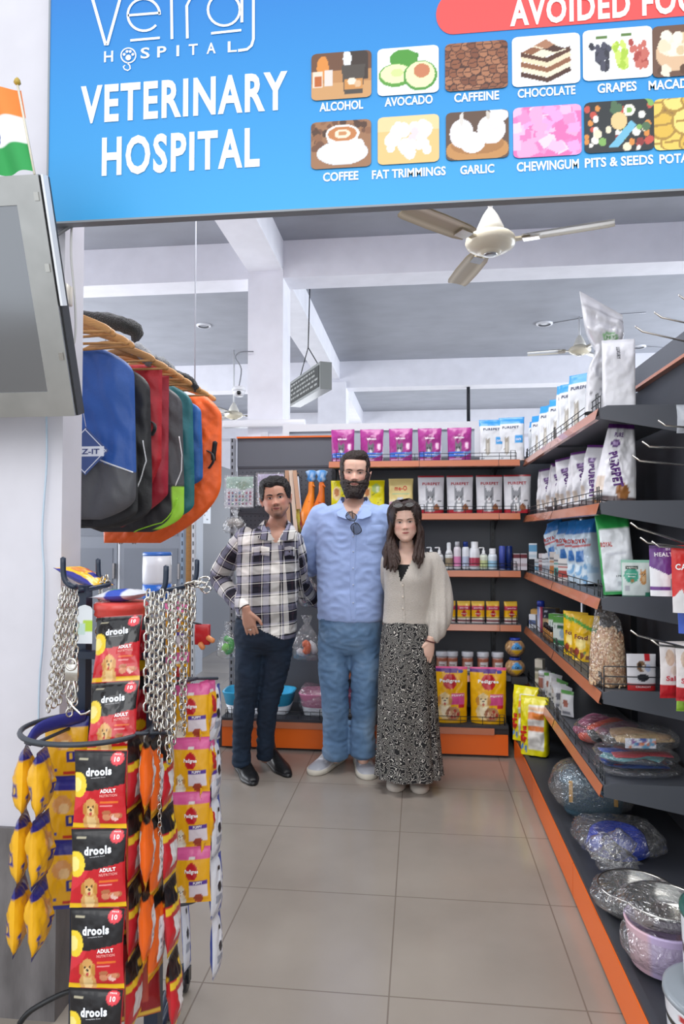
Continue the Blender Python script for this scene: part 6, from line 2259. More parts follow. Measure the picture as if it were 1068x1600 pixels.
strip('yellow and pink puppy food sachet strip at the right of the stand', A(298, 1068, 1.98), A(300, 1410, 1.95), 4, .108, PDG, [('Pedigree', 0, .58, .75, .09, 'ffffff', 0, .04), ('PUPPY', .35, .38, .5, .05, 'ffffff')], 10, 'sachet strips', seed=91, res=(36, 40), wr=.9)
strip('yellow sachet strip edge-on, right of the puppy food sachets', A(324, 1062, 2.02), A(324, 1330, 2.0), 3, .09, PDG, [], 80, 'sachet strips', seed=92, d=.045)
strip('white and blue sachet strip edge-on at the right end of the stand', A(335, 1070, 2.06), A(338, 1522, 2.0), 5, .08, WHT, [], 88, 'sachet strips', seed=93, d=.03)
strip('thin white and blue sachet strip low under the right ring', A(288, 1400, 2.03), A(293, 1512, 2.03), 1, .05, WHT, [], 85, 'sachet strips', seed=94, d=.015)
strip('yellow sachet strip half hidden behind the right chains', A(276, 940, 2.0), A(278, 1100, 1.99), 2, .07, PDG, [], 20, 'sachet strips', seed=95)
strip('narrow red sachet strip seen between the red lid sachets and the chains', A(218, 965, 1.86), A(216, 1150, 1.84), 2, .07, [('bg', 'b0202c'), ('r', -1, .8, 1, 1, '1c1a1e'), ('e', 0, .2, .5, .1, 'e8b81c')], [], 40, 'sachet strips', seed=96, d=.035)
# arms that carry the strips
for a, b in (((40, 1160, 1.70), (66, 1165, 1.66)), ((212, 1146, 1.66), (258, 1146, 1.72)), ((276, 1060, 1.98), (340, 1060, 2.04))):
    m = MB('paint_metal', '3a3f48')
    q0, q1 = at(a[0], a[1], Y=a[2]), at(b[0], b[1], Y=b[2])
    m.tube([q0, q1], .005, 6)
    m.tube([q0.lerp(q1, .5), (ua.x if a[0] < 100 else ub.x, 1.85, q0.z)], .005, 6)
    m.build('carrier_rod', st)
m = MB('nylon')
m.c = '2d2f86'
q = [at(45, 1160, Y=1.72), at(60, 1140, Y=1.76), at(90, 1128, Y=1.8), at(132, 1118, Y=1.84)]
m.tube(q, [.014, .02, .022, .018], 10, rb=.008, ref=(0, 0, 1), sm=3)
tag(m.build('folded_wrapper'), 'dark blue folded wrapper bent over the left ring of the stand', 'wrapper')
t = thing('toy_box', 'small red pack with orange corners beyond the right chains', 'toy', at(314, 990, Y=2.2))
m = MB('plastic', 'b3242a')
m.rbox(-.02, .03, -.01, .01, -.035, .03, .004)
m.build('pack', t)
m = MB('plastic', 'd98a52')
m.tube([(.025, -.01, -.01), (.045, -.012, -.022)], .009, 8)
m.tube([(.0, -.012, -.03), (.012, -.014, -.045)], .009, 8)
m.build('corner_toy', t)
m = MB('wire')
m.tube([(-.1, 0, .05), (0, 0, .03)], .003, 6)
m.build('arm', t)
# ================================================================== PEOPLE


def ip(tab, t):
    """smooth interpolation in a table of (t, value)"""
    if t <= tab[0][0]:
        return tab[0][1]
    for i in range(len(tab) - 1):
        if t <= tab[i + 1][0]:
            p1, p2 = tab[i], tab[i + 1]
            p0 = tab[i - 1] if i else p1
            p3 = tab[i + 2] if i + 2 < len(tab) else p2
            u = (t - p1[0]) / (p2[0] - p1[0])
            m1 = (p2[1] - p0[1]) / max(1e-6, p2[0] - p0[0]) * (p2[0] - p1[0])
            m2 = (p3[1] - p1[1]) / max(1e-6, p3[0] - p1[0]) * (p2[0] - p1[0])
            return (2 * u**3 - 3 * u * u + 1) * p1[1] + (u**3 - 2 * u * u + u) * m1 + (-2 * u**3 + 3 * u * u) * p2[1] + (u**3 - u * u) * m2
    return tab[-1][1]


HH = .235


def gs(x, s):
    return math.exp(-(x / s)**2)


class Head:
    """head space: x to its left (viewer's right), -y forward, z up from the chin"""

    def __init__(s, M, wide=1.0, jaw=1.0, nose=1.0, female=False):
        s.M, s.nose = M, nose
        s.W = [(0, .016 * jaw), (.04, .030 * jaw), (.12, .044 * jaw), (.22, .056 * jaw), (.34, .064), (.48, .070), (.6, .0745), (.74, .073), (.87, .056), (.95, .034), (1, .006)]
        s.Fr = [(0, .060), (.04, .078), (.12, .085), (.22, .086), (.34, .087), (.48, .088), (.6, .092), (.74, .090), (.87, .072), (.95, .045), (1, .006)]
        s.Bk = [(0, .002), (.04, .005), (.12, .015), (.22, .045), (.34, .07), (.48, .09), (.6, .10), (.74, .101), (.87, .085), (.95, .055), (1, .006)]
        s.wide, s.female = wide, female

    def front(s, x, z):
        """forward displacement"""
        n = s.nose
        d = 0
        t = max(0, min(1, (.122 - z) / .04))
        if z > .074:
            h = (.003 + .020 * t**1.1) * n * (1 if z > .084 else max(0, (z - .074) / .010))
            d += h * gs(x, .0075 + .0065 * t)
        d += .007 * n * gs(z - .082, .006) * (gs(x - .012, .006) + gs(x + .012, .006))
        for sg in (-1, 1):
            d -= .010 * gs(x - sg * .031, .017) * gs(z - .119, .012)
            d += .0045 * gs(x - sg * .030, .018) * gs(z - .138, .008)
            d += .005 * gs(x - sg * .044, .018) * gs(z - .092, .018)
        d += .0045 * gs(x, .02) * (gs(z - .0605, .0045) + 1.1 * gs(z - .0505, .0050))
        d -= .003 * gs(x, .02) * gs(z - .0555, .0022)
        d -= .003 * gs(x, .018) * gs(z - .038, .006)
        d += .005 * gs(x, .018) * gs(z - .014, .012)
        return d

    def pt(s, a, t, off=0):
        W, F, B = ip(s.W, t) * s.wide + off, ip(s.Fr, t) + off, ip(s.Bk, t) + off
        ca, sa = math.cos(a), math.sin(a)
        x = W * math.copysign(abs(sa)**.88, sa)
        y = -F * ca**.85 if ca > 0 else B * abs(ca)**.85
        z = t * HH + off * max(0, (t - .6) / .4) - max(0, off) * max(0, (.22 - t) / .22) * .9
        # raise the underside of the jaw at the back
        if ca < .55:
            k = max(0, 1 - t / .3)
            z += k * .05 * min(1, (.55 - ca))
        if ca > 0:
            y -= s.front(x, z) * min(1, ca * 2.2)
        return Vector((x, y, z))

    def add(s, m, n=84):
        g = [[m.V(s.M @ s.pt(2 * PI * k / n, j / n)) for k in range(n)] for j in range(n + 1)]
        for j in range(n):
            for k in range(n):
                m.F((g[j][k], g[j][(k + 1) % n], g[j + 1][(k + 1) % n], g[j + 1][k]))
        m.F(g[0][::-1])
        m.F(g[-1])
        for sg in (-1, 1):      # ears
            r0 = len(m.v)
            c = Vector((sg * .074 * s.wide, .006, .108))
            pts = []
            for q in range(11):
                a = R(-70 + 250 * q / 10)
                pts.append(s.M @ (c + Vector((sg * (.006 + .006 * math.sin(a)), .016 * math.cos(a) + .006, .028 * math.sin(a)))))
            m.tube(pts, [.0045] * 11, 8)
            m.tube([s.M @ (c + Vector((sg * -.004, 0, -.02))), s.M @ (c + Vector((sg * .003, .004, 0))), s.M @ (c + Vector((sg * .003, .006, .02)))], [.008, .012, .009], 10, rb=.004)

    def shell(s, mask, thick, mtl, col, n=110, amp=.003, fs=90, seed=0):
        """a volume of hair over the head where mask(a,t,p) > 0"""
        m = MB(mtl, col)
        g = {}
        for j in range(n + 1):
            t = j / n
            for k in range(n):
                a = 2 * PI * k / n
                p0 = s.pt(a, t)
                q = mask(a, t, p0)
                if q > -.3:
                    q2 = max(0, min(1, q))
                    th = thick(a, t, p0) * q2**.6
                    nn = noise.noise(Vector((p0.x * fs, p0.y * fs, p0.z * fs * .35 + seed))) * amp * q2 + noise.noise(Vector((p0.x * fs * 2.5, p0.y * fs * 2.5, p0.z * fs + seed))) * amp * .6 * q2
                    p1 = s.pt(a, t, th + nn)
                    if q <= 0:
                        p1 = s.pt(a, t, -.004)
                    g[(j, k)] = m.V(s.M @ p1)
        for j in range(n):
            for k in range(n):
                q = [(j, k), (j, (k + 1) % n), (j + 1, (k + 1) % n), (j + 1, k)]
                if all(x in g for x in q):
                    m.F([g[x] for x in q])
        return m


def remesh(m, voxel, name, smooth=2, fold=None):
    """join overlapping closed tubes and lofts into one continuous skin"""
    me = bpy.data.meshes.new('raw')
    me.from_pydata(m.v, [], m.f)
    o = bpy.data.objects.new('raw', me)
    COL.objects.link(o)
    md = o.modifiers.new('r', 'REMESH')
    md.mode = 'VOXEL'
    md.voxel_size = voxel
    md.use_smooth_shade = True
    if smooth:
        sm = o.modifiers.new('s', 'SMOOTH')
        sm.iterations = smooth
        sm.factor = .5
    bpy.context.view_layer.update()
    out = bpy.data.meshes.new_from_object(o.evaluated_get(bpy.context.evaluated_depsgraph_get()))
    bpy.data.objects.remove(o)
    bpy.data.meshes.remove(me)
    out.name = name
    if fold:
        ns = [Vector(v.normal) for v in out.vertices]
        for v, n_ in zip(out.vertices, ns):
            v.co = v.co + n_ * fold(v.co)
    out.update()
    return out


def put(name, me, mtl, parent, colf=None, fabf=None):
    o = bpy.data.objects.new(name, me)
    COL.objects.link(o)
    o.parent = parent
    me.materials.clear()
    me.materials.append(MATS[mtl])
    if colf:
        at_ = me.color_attributes.new('Col', 'FLOAT_COLOR', 'POINT')
        fl = []
        for v in me.vertices:
            fl.extend(colf(v.co))
        at_.data.foreach_set('color', fl)
    if fabf:
        at_ = me.attributes.new('Fab', 'FLOAT_VECTOR', 'POINT')
        fl = []
        for v in me.vertices:
            fl.extend(fabf(v.co))
        at_.data.foreach_set('vector', fl)
    return o


def mixc(a, b, t):
    t = max(0, min(1, t))
    return tuple(a[i] * (1 - t) + b[i] * t for i in range(4))


def hand(m, wr, dr, back, thumb, L=.185, curl=(.25, .35, .3), spread=.05, thc=.5):
    """wrist point, direction of the fingers, direction of the back of the hand, direction of the thumb side"""
    d = Vector(dr).normalized()
    b = Vector(back)
    b = (b - d * b.dot(d)).normalized()
    s_ = Vector(thumb)
    s_ = (s_ - d * s_.dot(d) - b * s_.dot(b)).normalized()
    wr = Vector(wr)
    k = L / .185
    m.tube([wr - d * .03 * k, wr, wr + d * .03 * k, wr + d * .065 * k, wr + d * .088 * k], [.026 * k, .026 * k, .036 * k, .040 * k, .037 * k], 16, rb=[.02 * k, .018 * k, .016 * k, .014 * k, .011 * k], ref=s_)
    for i, (o, ln, r) in enumerate(((.029, .072, .0085), (.0098, .080, .0088), (-.0098, .074, .0084), (-.029, .058, .0074))):
        p = wr + (d * .082 + s_ * o) * k
        dd = (d + s_ * spread * (1.5 - i)).normalized()
        pts, rr = [p - dd * .01, p], [r, r]
        ang = 0
        for q, (f, c) in enumerate(zip((.45, .3, .25), curl)):
            ang += c
            v = dd * math.cos(ang) - b * math.sin(ang)
            p = p + v * ln * f * k
            pts.append(p)
            rr.append(r * (.95, .86, .68)[q])
        m.tube(pts, [x * k for x in rr], 10, sm=2)
    p = wr + (d * .022 + s_ * .026) * k
    v1 = (d * .75 + s_ * .65 - b * .2 * thc).normalized()
    v2 = (d * .95 + s_ * .25 - b * .35 * thc).normalized()
    m.tube([p - v1 * .012 * k, p + v1 * .028 * k, p + v1 * .05 * k + v2 * .004, p + v1 * .05 * k + v2 * .034 * k], [.015 * k, .0125 * k, .0105 * k, .0075 * k], 10, sm=2)


class Decal:
    """thin features laid on the face by casting rays at the finished skin"""

    def __init__(s, me, head):
        s.head = head
        s.bvh = BVHTree.FromPolygons([tuple(v.co) for v in me.vertices], [tuple(p.vertices) for p in me.polygons])
        s.f = (head.M.to_3x3() @ Vector((0, 1, 0))).normalized()

    def hit(s, x, z, off=.001):
        o = s.head.M @ Vector((x, -.3, z))
        h = s.bvh.ray_cast(o, s.f)
        if h[0] is None:
            return s.head.M @ Vector((x, -.08, z))
        return h[0] - s.f * off

    def patch(s, name, parent, fn, colf, nu=20, nv=10, off=.001, mtl='skin', bulge=0):
        m = MB(mtl)

        def q(u, v):
            x, z = fn(u, v)
            return s.hit(x, z, off + bulge * (1 - u * u) * (1 - (2 * v - 1)**2))
        m.sheet(q, nu, nv, colf)
        return m.build(name, parent)


def face(dc, parent, brow, browt, lip, iris, ez=.1185, eo=.0062, skin='c08a6c', lash='241a16', browz=.1345, lipw=.024, ex=.0305, browtilt=.0, lipfull=1.0):
    mm = MATS.get('eye') or mat('eye', rough=.12, spec=.6)
    for sg in (-1, 1):
        def fe(u, v, sg=sg):
            x = sg * ex + u * .0150
            up, lo = eo * (1 - abs(u)**2.2), -eo * .62 * (1 - u * u)
            return x, ez + lo + (up - lo) * v + .0012 * u * sg

        def ce(u, v):
            z = v * 2 - 1
            if v > .80:
                return lin(lash)
            if v < .08:
                return mixc(lin(skin), lin('a05a50'), .25)
            d = math.hypot((u) * .0150, (v - .52) * eo * 1.6)
            return lin('0c0a0a') if d < .0024 else lin(iris) if d < .0057 else lin('cfc8c4') if abs(u) < .9 else lin('b08a80')
        dc.patch('eye', parent, fe, ce, 36, 20, .0016, 'eye', bulge=.0022)

        def fb(u, v, sg=sg):
            x = sg * (.031 + .0185 * u)
            w = browt * (1 - .55 * max(0, u)) * (1 - max(0, -u - .75) * 1.5)
            return x, browz + .0045 * (1 - (u - .25)**2) + browtilt * u + (v - .5) * w
        dc.patch('eyebrow', parent, fb, lambda u, v: lin(brow), 22, 5, .0012, 'hair_short', bulge=.0015)

    def fl(u, v):
        x = lipw * u
        up = .0062 * lipfull * (1 - u * u) * (1 - .25 * gs(u, .18))
        lo = -.0070 * lipfull * (1 - u * u)
        return x, .0556 + .0012 * u * u + lo + (up - lo) * v
    dc.patch('lips', parent, fl, lambda u, v: lin('4a1f1c') if abs(v - .53) < .05 else mixc(lin(lip), lin(skin), max(0, abs(u) - .7) * 2), 28, 14, .0008, 'skin', bulge=.0018)


def headM(px, pyc, Y, px2, py2, yaw, scale, pitch=0):
    """chin point, crown point in the picture"""
    c, t = at(px, pyc, Y=Y), at(px2, py2, Y=Y)
    roll = math.atan2(t.x - c.x, t.z - c.z)
    M = Matrix.Translation(c + Vector((0, .02, 0))) @ Matrix.Rotation(roll, 4, 'Y') @ Matrix.Rotation(R(yaw), 4, 'Z') @ Matrix.Rotation(R(pitch), 4, 'X')
    return M @ Matrix.Scale(scale, 4)


def P(px, py, Y):
    return at(px, py, Y=Y)


def rings(lst, Y):
    """(py, centre px, half width px, half depth, dy)"""
    out = []
    for r in lst:
        c = P(r[1], r[0], Y)
        e = P(r[1] + r[2], r[0], Y)
        out.append((Vector((c.x, Y + (r[4] if len(r) > 4 else 0), c.z)), e.x - c.x, r[3]))
    return out


def refine(rg, n=4):
    """catmull-rom between rings"""
    out = []
    for i in range(len(rg) - 1):
        a, b, c, d = rg[max(0, i - 1)], rg[i], rg[i + 1], rg[min(len(rg) - 1, i + 2)]
        for k in range(n):
            t = k / n

            def cr(p0, p1, p2, p3):
                return .5 * ((2 * p1) + (p2 - p0) * t + (2 * p0 - 5 * p1 + 4 * p2 - p3) * t * t + (3 * p1 - p0 - 3 * p2 + p3) * t**3)
            out.append((cr(a[0], b[0], c[0], d[0]), cr(a[1], b[1], c[1], d[1]), cr(a[2], b[2], c[2], d[2])))
    out.append(rg[-1])
    return out


def inset(rg, d):
    return [(c, max(.01, a - d), max(.01, b - d)) for c, a, b in rg]


def shoe(t, toe, heel, w, h, name, upper, sole, mtl='print', ankle=None, lace=None, toeb=1.0):
    toe, heel = Vector((toe[0], toe[1], 0)), Vector((heel[0], heel[1], 0))
    d = (toe - heel)
    L_ = d.length
    d.normalize()
    sd = Vector((-d.y, d.x, 0))
    m = MB(mtl, upper)
    n = 22

    def sec(f):
        wd = ip([(0, .30), (.06, .40), (.2, .42), (.4, .42), (.6, .47), (.75, .50), (.88, .44 * toeb), (.96, .30 * toeb), (1, .12 * toeb)], f) * w
        ht = ip([(0, .80), (.08, .98), (.25, 1.0), (.4, .92), (.55, .72), (.7, .56), (.85, .47), (.95, .36), (1, .16)], f) * h
        return wd, ht
    g = []
    N = 26
    for j in range(N + 1):
        f = j / N
        wd, ht = sec(f)
        c = heel + d * L_ * f
        row_ = []
        for k in range(n):
            a = PI * (k / (n - 1))
            x = math.cos(a) * wd * (1 + .05 * math.sin(a))
            z = .018 + (ht - .018) * math.sin(a)**.72
            cc = upper
            if mtl != 'leather' and lace:
                if .1 < f < .9 and abs(f - .5) < .5 and math.sin(a) > .93 and .38 < f < .7:
                    cc = lace if int(f * 60) % 3 else upper
                elif f > .72 and math.sin(a) > .3 or (.25 < f < .7 and .3 < math.sin(a) < .7):
                    cc = lace
            row_.append(m.V(c + sd * x + Vector((0, 0, z)), cc))
        g.append(row_)
    for j in range(N):
        for k in range(n - 1):
            m.F((g[j][k], g[j + 1][k], g[j + 1][k + 1], g[j][k + 1]))
    m.F(g[0])
    m.F(g[-1][::-1])
    o = m.build(name, t)
    m = MB('matte' if mtl != 'leather' else 'leather', sole)
    lo, hi, hi2 = [], [], []
    for j in list(range(N + 1)):
        f = j / N
        wd, ht = sec(f)
        for lst, k_, z in ((lo, 1.0, .001), (hi, 1.10, .006), (hi2, 1.08, .03 if mtl != 'leather' else .018)):
            c = heel + d * (L_ * (.5 + (f - .5) * 1.03))
            lst.append((c + sd * wd * k_ + Vector((0, 0, z)), c - sd * wd * k_ + Vector((0, 0, z))))
    loops = []
    for lst in (lo, hi, hi2):
        loops.append([m.V(a) for a, b in lst] + [m.V(b) for a, b in lst[::-1]])
    for a, b in zip(loops, loops[1:]):
        for k in range(len(a)):
            m.F((a[k], b[k], b[(k + 1) % len(a)], a[(k + 1) % len(a)]))
    m.F(loops[0])
    m.F(loops[-1][::-1])
    m.build('sole', o)
    if ankle:
        m = MB(mtl, upper)
        m.tube(ankle[0], ankle[1], 16)
        m.build('ankle_shaft', o)
    elif lace:
        m = MB('cloth', 'dfe0e4')
        for q in range(5):
            f = .36 + .07 * q
            wd, ht = sec(f)
            c = heel + d * L_ * f
            m.tube([c + sd * wd * .5 + Vector((0, 0, ht * .93)), c + Vector((0, 0, ht + .003)), c - sd * wd * .5 + Vector((0, 0, ht * .93))], .0028, 6)
        m.tube([heel + d * L_ * .30 + Vector((0, 0, h * .9)), heel + d * L_ * .26 + Vector((0, 0, h * 1.08)), heel + d * L_ * .22 + Vector((0, 0, h * 1.16))], [.026, .028, .022], 10, rb=.006, ref=sd)
        m.build('laces', o)
    return o


def folds(a1=.006, s1=7, a2=.003, s2=18, sq=1.0):
    return lambda p: a1 * noise.noise(Vector((p.x * s1, p.y * s1, p.z * s1 * sq))) + a2 * (1 - abs(noise.noise(Vector((p.x * s2, p.y * s2, p.z * s2 * sq * 1.3)))) * 3)


def leg(m, pts, rad, rb=None):
    m.tube(pts, rad, 20, rb=rb, sm=4, ref=(1, 0, 0))


def skin_paint(hd, base, lipc=None, cheek='d08070', ck=.35, stub=None, blush=.12):
    Mi = hd.M.inverted()
    b, c = lin(base), lin(cheek)

    def f(p):
        q = Mi @ p
        col = b
        if -.05 < q.z < .26 and abs(q.x) < .1 and abs(q.y) < .14:
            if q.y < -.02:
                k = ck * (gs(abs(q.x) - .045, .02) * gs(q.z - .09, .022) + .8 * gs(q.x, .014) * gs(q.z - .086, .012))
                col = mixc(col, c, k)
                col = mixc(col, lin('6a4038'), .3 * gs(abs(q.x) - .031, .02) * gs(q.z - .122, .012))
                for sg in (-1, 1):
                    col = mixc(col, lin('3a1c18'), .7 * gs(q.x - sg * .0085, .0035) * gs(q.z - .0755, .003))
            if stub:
                k = stub(q)
                col = mixc(col, lin('2b201e'), k)
            if abs(q.x) > .066:
                col = mixc(col, c, .25)
        n = noise.noise(p * 30) * .06
        return (col[0] * (1 + n), col[1] * (1 + n), col[2] * (1 + n), 1)
    return f


# ------------------------------------------------------------------ tall man, blue shirt
YT = 4.22
tm = thing('person', 'tall bearded person in light blue shirt, faded jeans and white sneakers, standing in the middle', 'person', (0, 0, 0))
hT = Head(headM(552.5, 773, YT - .03, 555.5, 706, 4, 1.085), wide=1.06, jaw=1.15, nose=1.05)
tor = refine(rings([(778, 553, 15, .065), (786, 553, 24, .085), (793, 553, 44, .105), (803, 553, 58, .125), (825, 553, 62, .14), (860, 552, 59, .15), (900, 550, 55, .155), (940, 548, 52, .16), (968, 547, 51, .155)], YT), 4)
armL = [P(503, 806, YT), P(489, 835, YT + .01), P(479, 872, YT + .06), P(492, 886, YT + .17), P(468, 890, YT + .22)]
armR = [P(603, 808, YT), P(617, 840, YT + .03), P(626, 880, YT + .12), P(640, 915, YT + .15), P(650, 920, YT + .12)]
lgL = [P(524, 972, YT), P(522, 995, YT), P(521, 1040, YT - .02), P(523, 1090, YT - .02), P(524, 1140, YT), P(524, 1181, YT + .01)]
lgR = [P(569, 972, YT), P(571, 995, YT), P(571, 1040, YT - .02), P(569, 1090, YT - .03), P(567, 1140, YT - .01), P(567, 1178, YT)]
m = MB()
hT.add(m)
m.tube([hT.M @ Vector((0, .03, .06)), hT.M @ Vector((0, .035, .0)), P(553, 790, YT + .01), P(553, 800, YT + .01)], [.056, .058, .066, .08], 20, rb=[.058, .06, .06, .06], ref=(1, 0, 0))
m.loft(inset(tor, .022), 28, p=2.3)
m.loft(inset(refine(rings([(955, 547, 50, .15), (985, 547, 48, .145), (1010, 547, 44, .13)], YT), 3), .022), 28)
for a, rr in ((armL, [.055, .05, .043, .038, .032]), (armR, [.055, .05, .043, .038, .032])):
    m.tube(a, rr, 14, sm=3)
hand(m, armL[-1] + Vector((-.01, 0, 0)), (-1, .0, -.1), (0, 1, .2), (0, 0, 1), .19)
hand(m, armR[-1] + Vector((.01, 0, 0)), (1, -.0, -.15), (0, 1, .2), (0, 0, 1), .19)
for l_ in (lgL, lgR):
    leg(m, l_ + [Vector((l_[-1].x, l_[-1].y, .06))], [.06, .075, .068, .052, .042, .036, .03])
bT = remesh(m, .0042, 'body', 1)


def stubT(q):
    return 0


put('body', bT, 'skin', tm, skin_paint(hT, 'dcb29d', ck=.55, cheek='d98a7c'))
dT = Decal(bT, hT)
face(dT, tm, '2a1d18', .0052, 'b8746c', '5a4a3e', eo=.0042, skin='d4a58f', lipw=.021, lipfull=.85, browz=.131)


def beardmask(a, t, p):
    if p.y > .025:
        return -1
    z = p.z
    top = .082 + .050 * min(1, max(0, (abs(p.x) - .047) / .02))**1.3 - (.0 if abs(p.x) > .03 else .0)
    top = .0725 if abs(p.x) < .022 else min(top, .073 + (abs(p.x) - .022) * .35 if abs(p.x) < .055 else top)
    k = (top - z) / .012
    # mouth
    if (p.x / .021)**2 + ((z - .0550) / .0078)**2 < 1 and p.y < -.05:
        return -1
    k = min(k, (math.hypot(p.x / .021, (z - .0550) / .0078) - 1) * 2.2) if p.y < -.05 else k
    if p.y > .0:
        k = min(k, (.025 - p.y) / .012)
    return min(1, k)


def beardth(a, t, p):
    return .010 + .012 * max(0, 1 - p.z / .06) + .003 * gs(p.z - .068, .008) + .006 * gs(p.z, .02)


hT.shell(beardmask, beardth, 'hair_short', '2a1c17', 150, .004, 110).build('beard', tm)


def hairmaskT(a, t, p):
    # hairline
    if p.y < -.01:
        line = .192 - .1 * max(0, (abs(p.x) - .054)) / .02 * .5
        if abs(p.x) > .058:
            line = .125
    else:
        line = .118 if p.y < .02 else .03 + .04 * max(0, .06 - p.y) / .04
    return (p.z - line) / .012


hT.shell(hairmaskT, lambda a, t, p: .004 + .014 * max(0, min(1, (p.z - .16) / .06)) + .003 * math.sin(p.x * 60), 'hair_short', '2b1c16', 130, .004, 90).build('hair', tm)
# shirt
m = MB()
m.loft(tor, 40, p=2.35)
m.tube([armL[0] + Vector((.03, 0, .015))] + armL[:4] + [armL[4] + Vector((.05, 0, 0))], [.055, .078, .076, .064, .056, .05], 20, sm=4)
m.tube([armR[0] + Vector((-.03, 0, .015))] + armR, [.055, .078, .076, .064, .056, .05], 20, sm=4)
shirtT = remesh(m, .009, 'shirt', 3, folds(.007, 5, .0035, 13, 1.3))
# open neck
bm = bmesh.new()
bm.from_mesh(shirtT)
nz = P(553, 782, YT).z
vx = P(553, 812, YT)
gone = [f for f in bm.faces if (f.calc_center_median().z > vx.z and f.calc_center_median().y < YT + .02 and abs(f.calc_center_median().x - vx.x) < .012 + .52 * (f.calc_center_median().z - vx.z)) or f.calc_center_median().z > nz - .004]
bmesh.ops.delete(bm, geom=gone, context='FACES')
bm.to_mesh(shirtT)
bm.free()
so = put('shirt', shirtT, 'shirt', tm)


def collar(parent, pts_in, pts_out, mtl, c, name='collar', th=.003, fab=None):
    m = MB(mtl, c)
    for s_ in (0, th):
        a = [m.V(Vector(p) + Vector((0, -s_, 0))) for p in pts_in]
        b = [m.V(Vector(p) + Vector((0, -s_, 0))) for p in pts_out]
        for k in range(len(a) - 1):
            f = (a[k], a[k + 1], b[k + 1], b[k])
            m.F(f if s_ else f[::-1])
    o = m.build(name, parent)
    if fab:
        at_ = o.data.attributes.new('Fab', 'FLOAT_VECTOR', 'POINT')
        fl = []
        for v in o.data.vertices:
            fl.extend(fab(v.co))
        at_.data.foreach_set('vector', fl)
    return o


def collar_pts(cx, top, tip, side, Y, w):
    pass


for sg in (-1, 1):
    cx = 553
    ins = [P(cx + sg * 8, 778, YT + .10), P(cx + sg * 20, 776, YT + .04), P(cx + sg * 21, 781, YT - .05), P(cx + sg * 13, 797, YT - .125), P(cx + sg * 3, 810, YT - .145)]
    outs = [P(cx + sg * 10, 787, YT + .12), P(cx + sg * 27, 786, YT + .05), P(cx + sg * 30, 792, YT - .07), P(cx + sg * 26, 806, YT - .14), P(cx + sg * 13, 811, YT - .155)]
    collar(so, ins, outs, 'shirt', None)


def on_front(bvh, px, py, Y, off=.004):
    """point on the front of a garment behind an image point"""
    p = P(px, py, Y)
    o = Vector((0, 0, HC))
    h = bvh.ray_cast(o, (p - o).normalized())
    return (h[0] + (o - h[0]).normalized() * off) if h[0] else p


def bvh_of(me):
    return BVHTree.FromPolygons([tuple(v.co) for v in me.vertices], [tuple(p.vertices) for p in me.polygons])


bv = bvh_of(shirtT)


def strip_on(bv, parent, name, mtl, c, line, w, Y, n=24, off=.004):
    m = MB(mtl, c)

    def f(u, v):
        k = v * (len(line) - 1)
        i = min(int(k), len(line) - 2)
        t = k - i
        x = line[i][0] * (1 - t) + line[i + 1][0] * t
        y = line[i][1] * (1 - t) + line[i + 1][1] * t
        return on_front(bv, x + u * w / 2, y, Y, off * (1 - abs(u)**6) + .0005)
    m.sheet(f, 8, n)
    return m.build(name, parent)


strip_on(bv, so, 'placket', 'shirt', None, [(552, 968), (550, 900), (552, 850), (553, 816)], 9, YT)
m = MB('shirt')
m.sheet(lambda u, v: on_front(bv, 585 + u * 14, 852 - v * 32, YT, .004 * (1 - max(abs(u), abs(2 * v - 1))**8) + .0005), 14, 14)
m.build('chest_pocket', so)
for y in (838, 862, 888, 914, 942):
    q = on_front(bv, 551.5, y, YT, .007)
    m = MB('plastic', 'b8c4dc')
    m.lathe((q.x, q.y, q.z), [(.0008, -.001), (.005, -.001), (.005, .001), (.0008, .001)], 12, M=Matrix.Translation(q) @ Matrix.Rotation(R(90), 4, 'X') @ Matrix.Translation(-q))
    m.build('button', so)
# glasses hanging at the neck
g = thing('eyeglasses', 'black framed eyeglasses hanging from the neck of the blue shirt', 'glasses', (0, 0, 0))
for (cx, cy, rx, ry, rot) in ((548.5, 807, 8.5, 6.2, .45), (556, 826, 9.0, 7.0, 1.0)):
    pts = []
    for k in range(20):
        a = 2 * PI * k / 20
        x, y = rx * math.copysign(abs(math.cos(a))**.7, math.cos(a)), ry * math.copysign(abs(math.sin(a))**.7, math.sin(a))
        pts.append(P(cx + x * math.cos(rot) - y * math.sin(rot), cy + x * math.sin(rot) + y * math.cos(rot), YT - .185))
    m = MB('plastic', '0f1012')
    m.tube(pts, .0022, 6, closed=True)
    m.build('rim', g)
    m = MB('lens')
    c = sum(pts, Vector()) / 20
    i0 = m.V(c)
    ii = [m.V(p) for p in pts]
    for k in range(20):
        m.F((i0, ii[(k + 1) % 20], ii[k]))
    m.build('lens', g)
m = MB('plastic', '0f1012')
m.tube([P(541, 806, YT - .185), P(547, 800, YT - .17), P(550, 798, YT - .13), P(551, 812, YT - .13), P(553, 836, YT - .165)], .002, 6)
m.tube([P(553, 813, YT - .185), P(554, 817, YT - .187), P(556, 820, YT - .185)], .002, 6)
m.build('temple_arm', g)
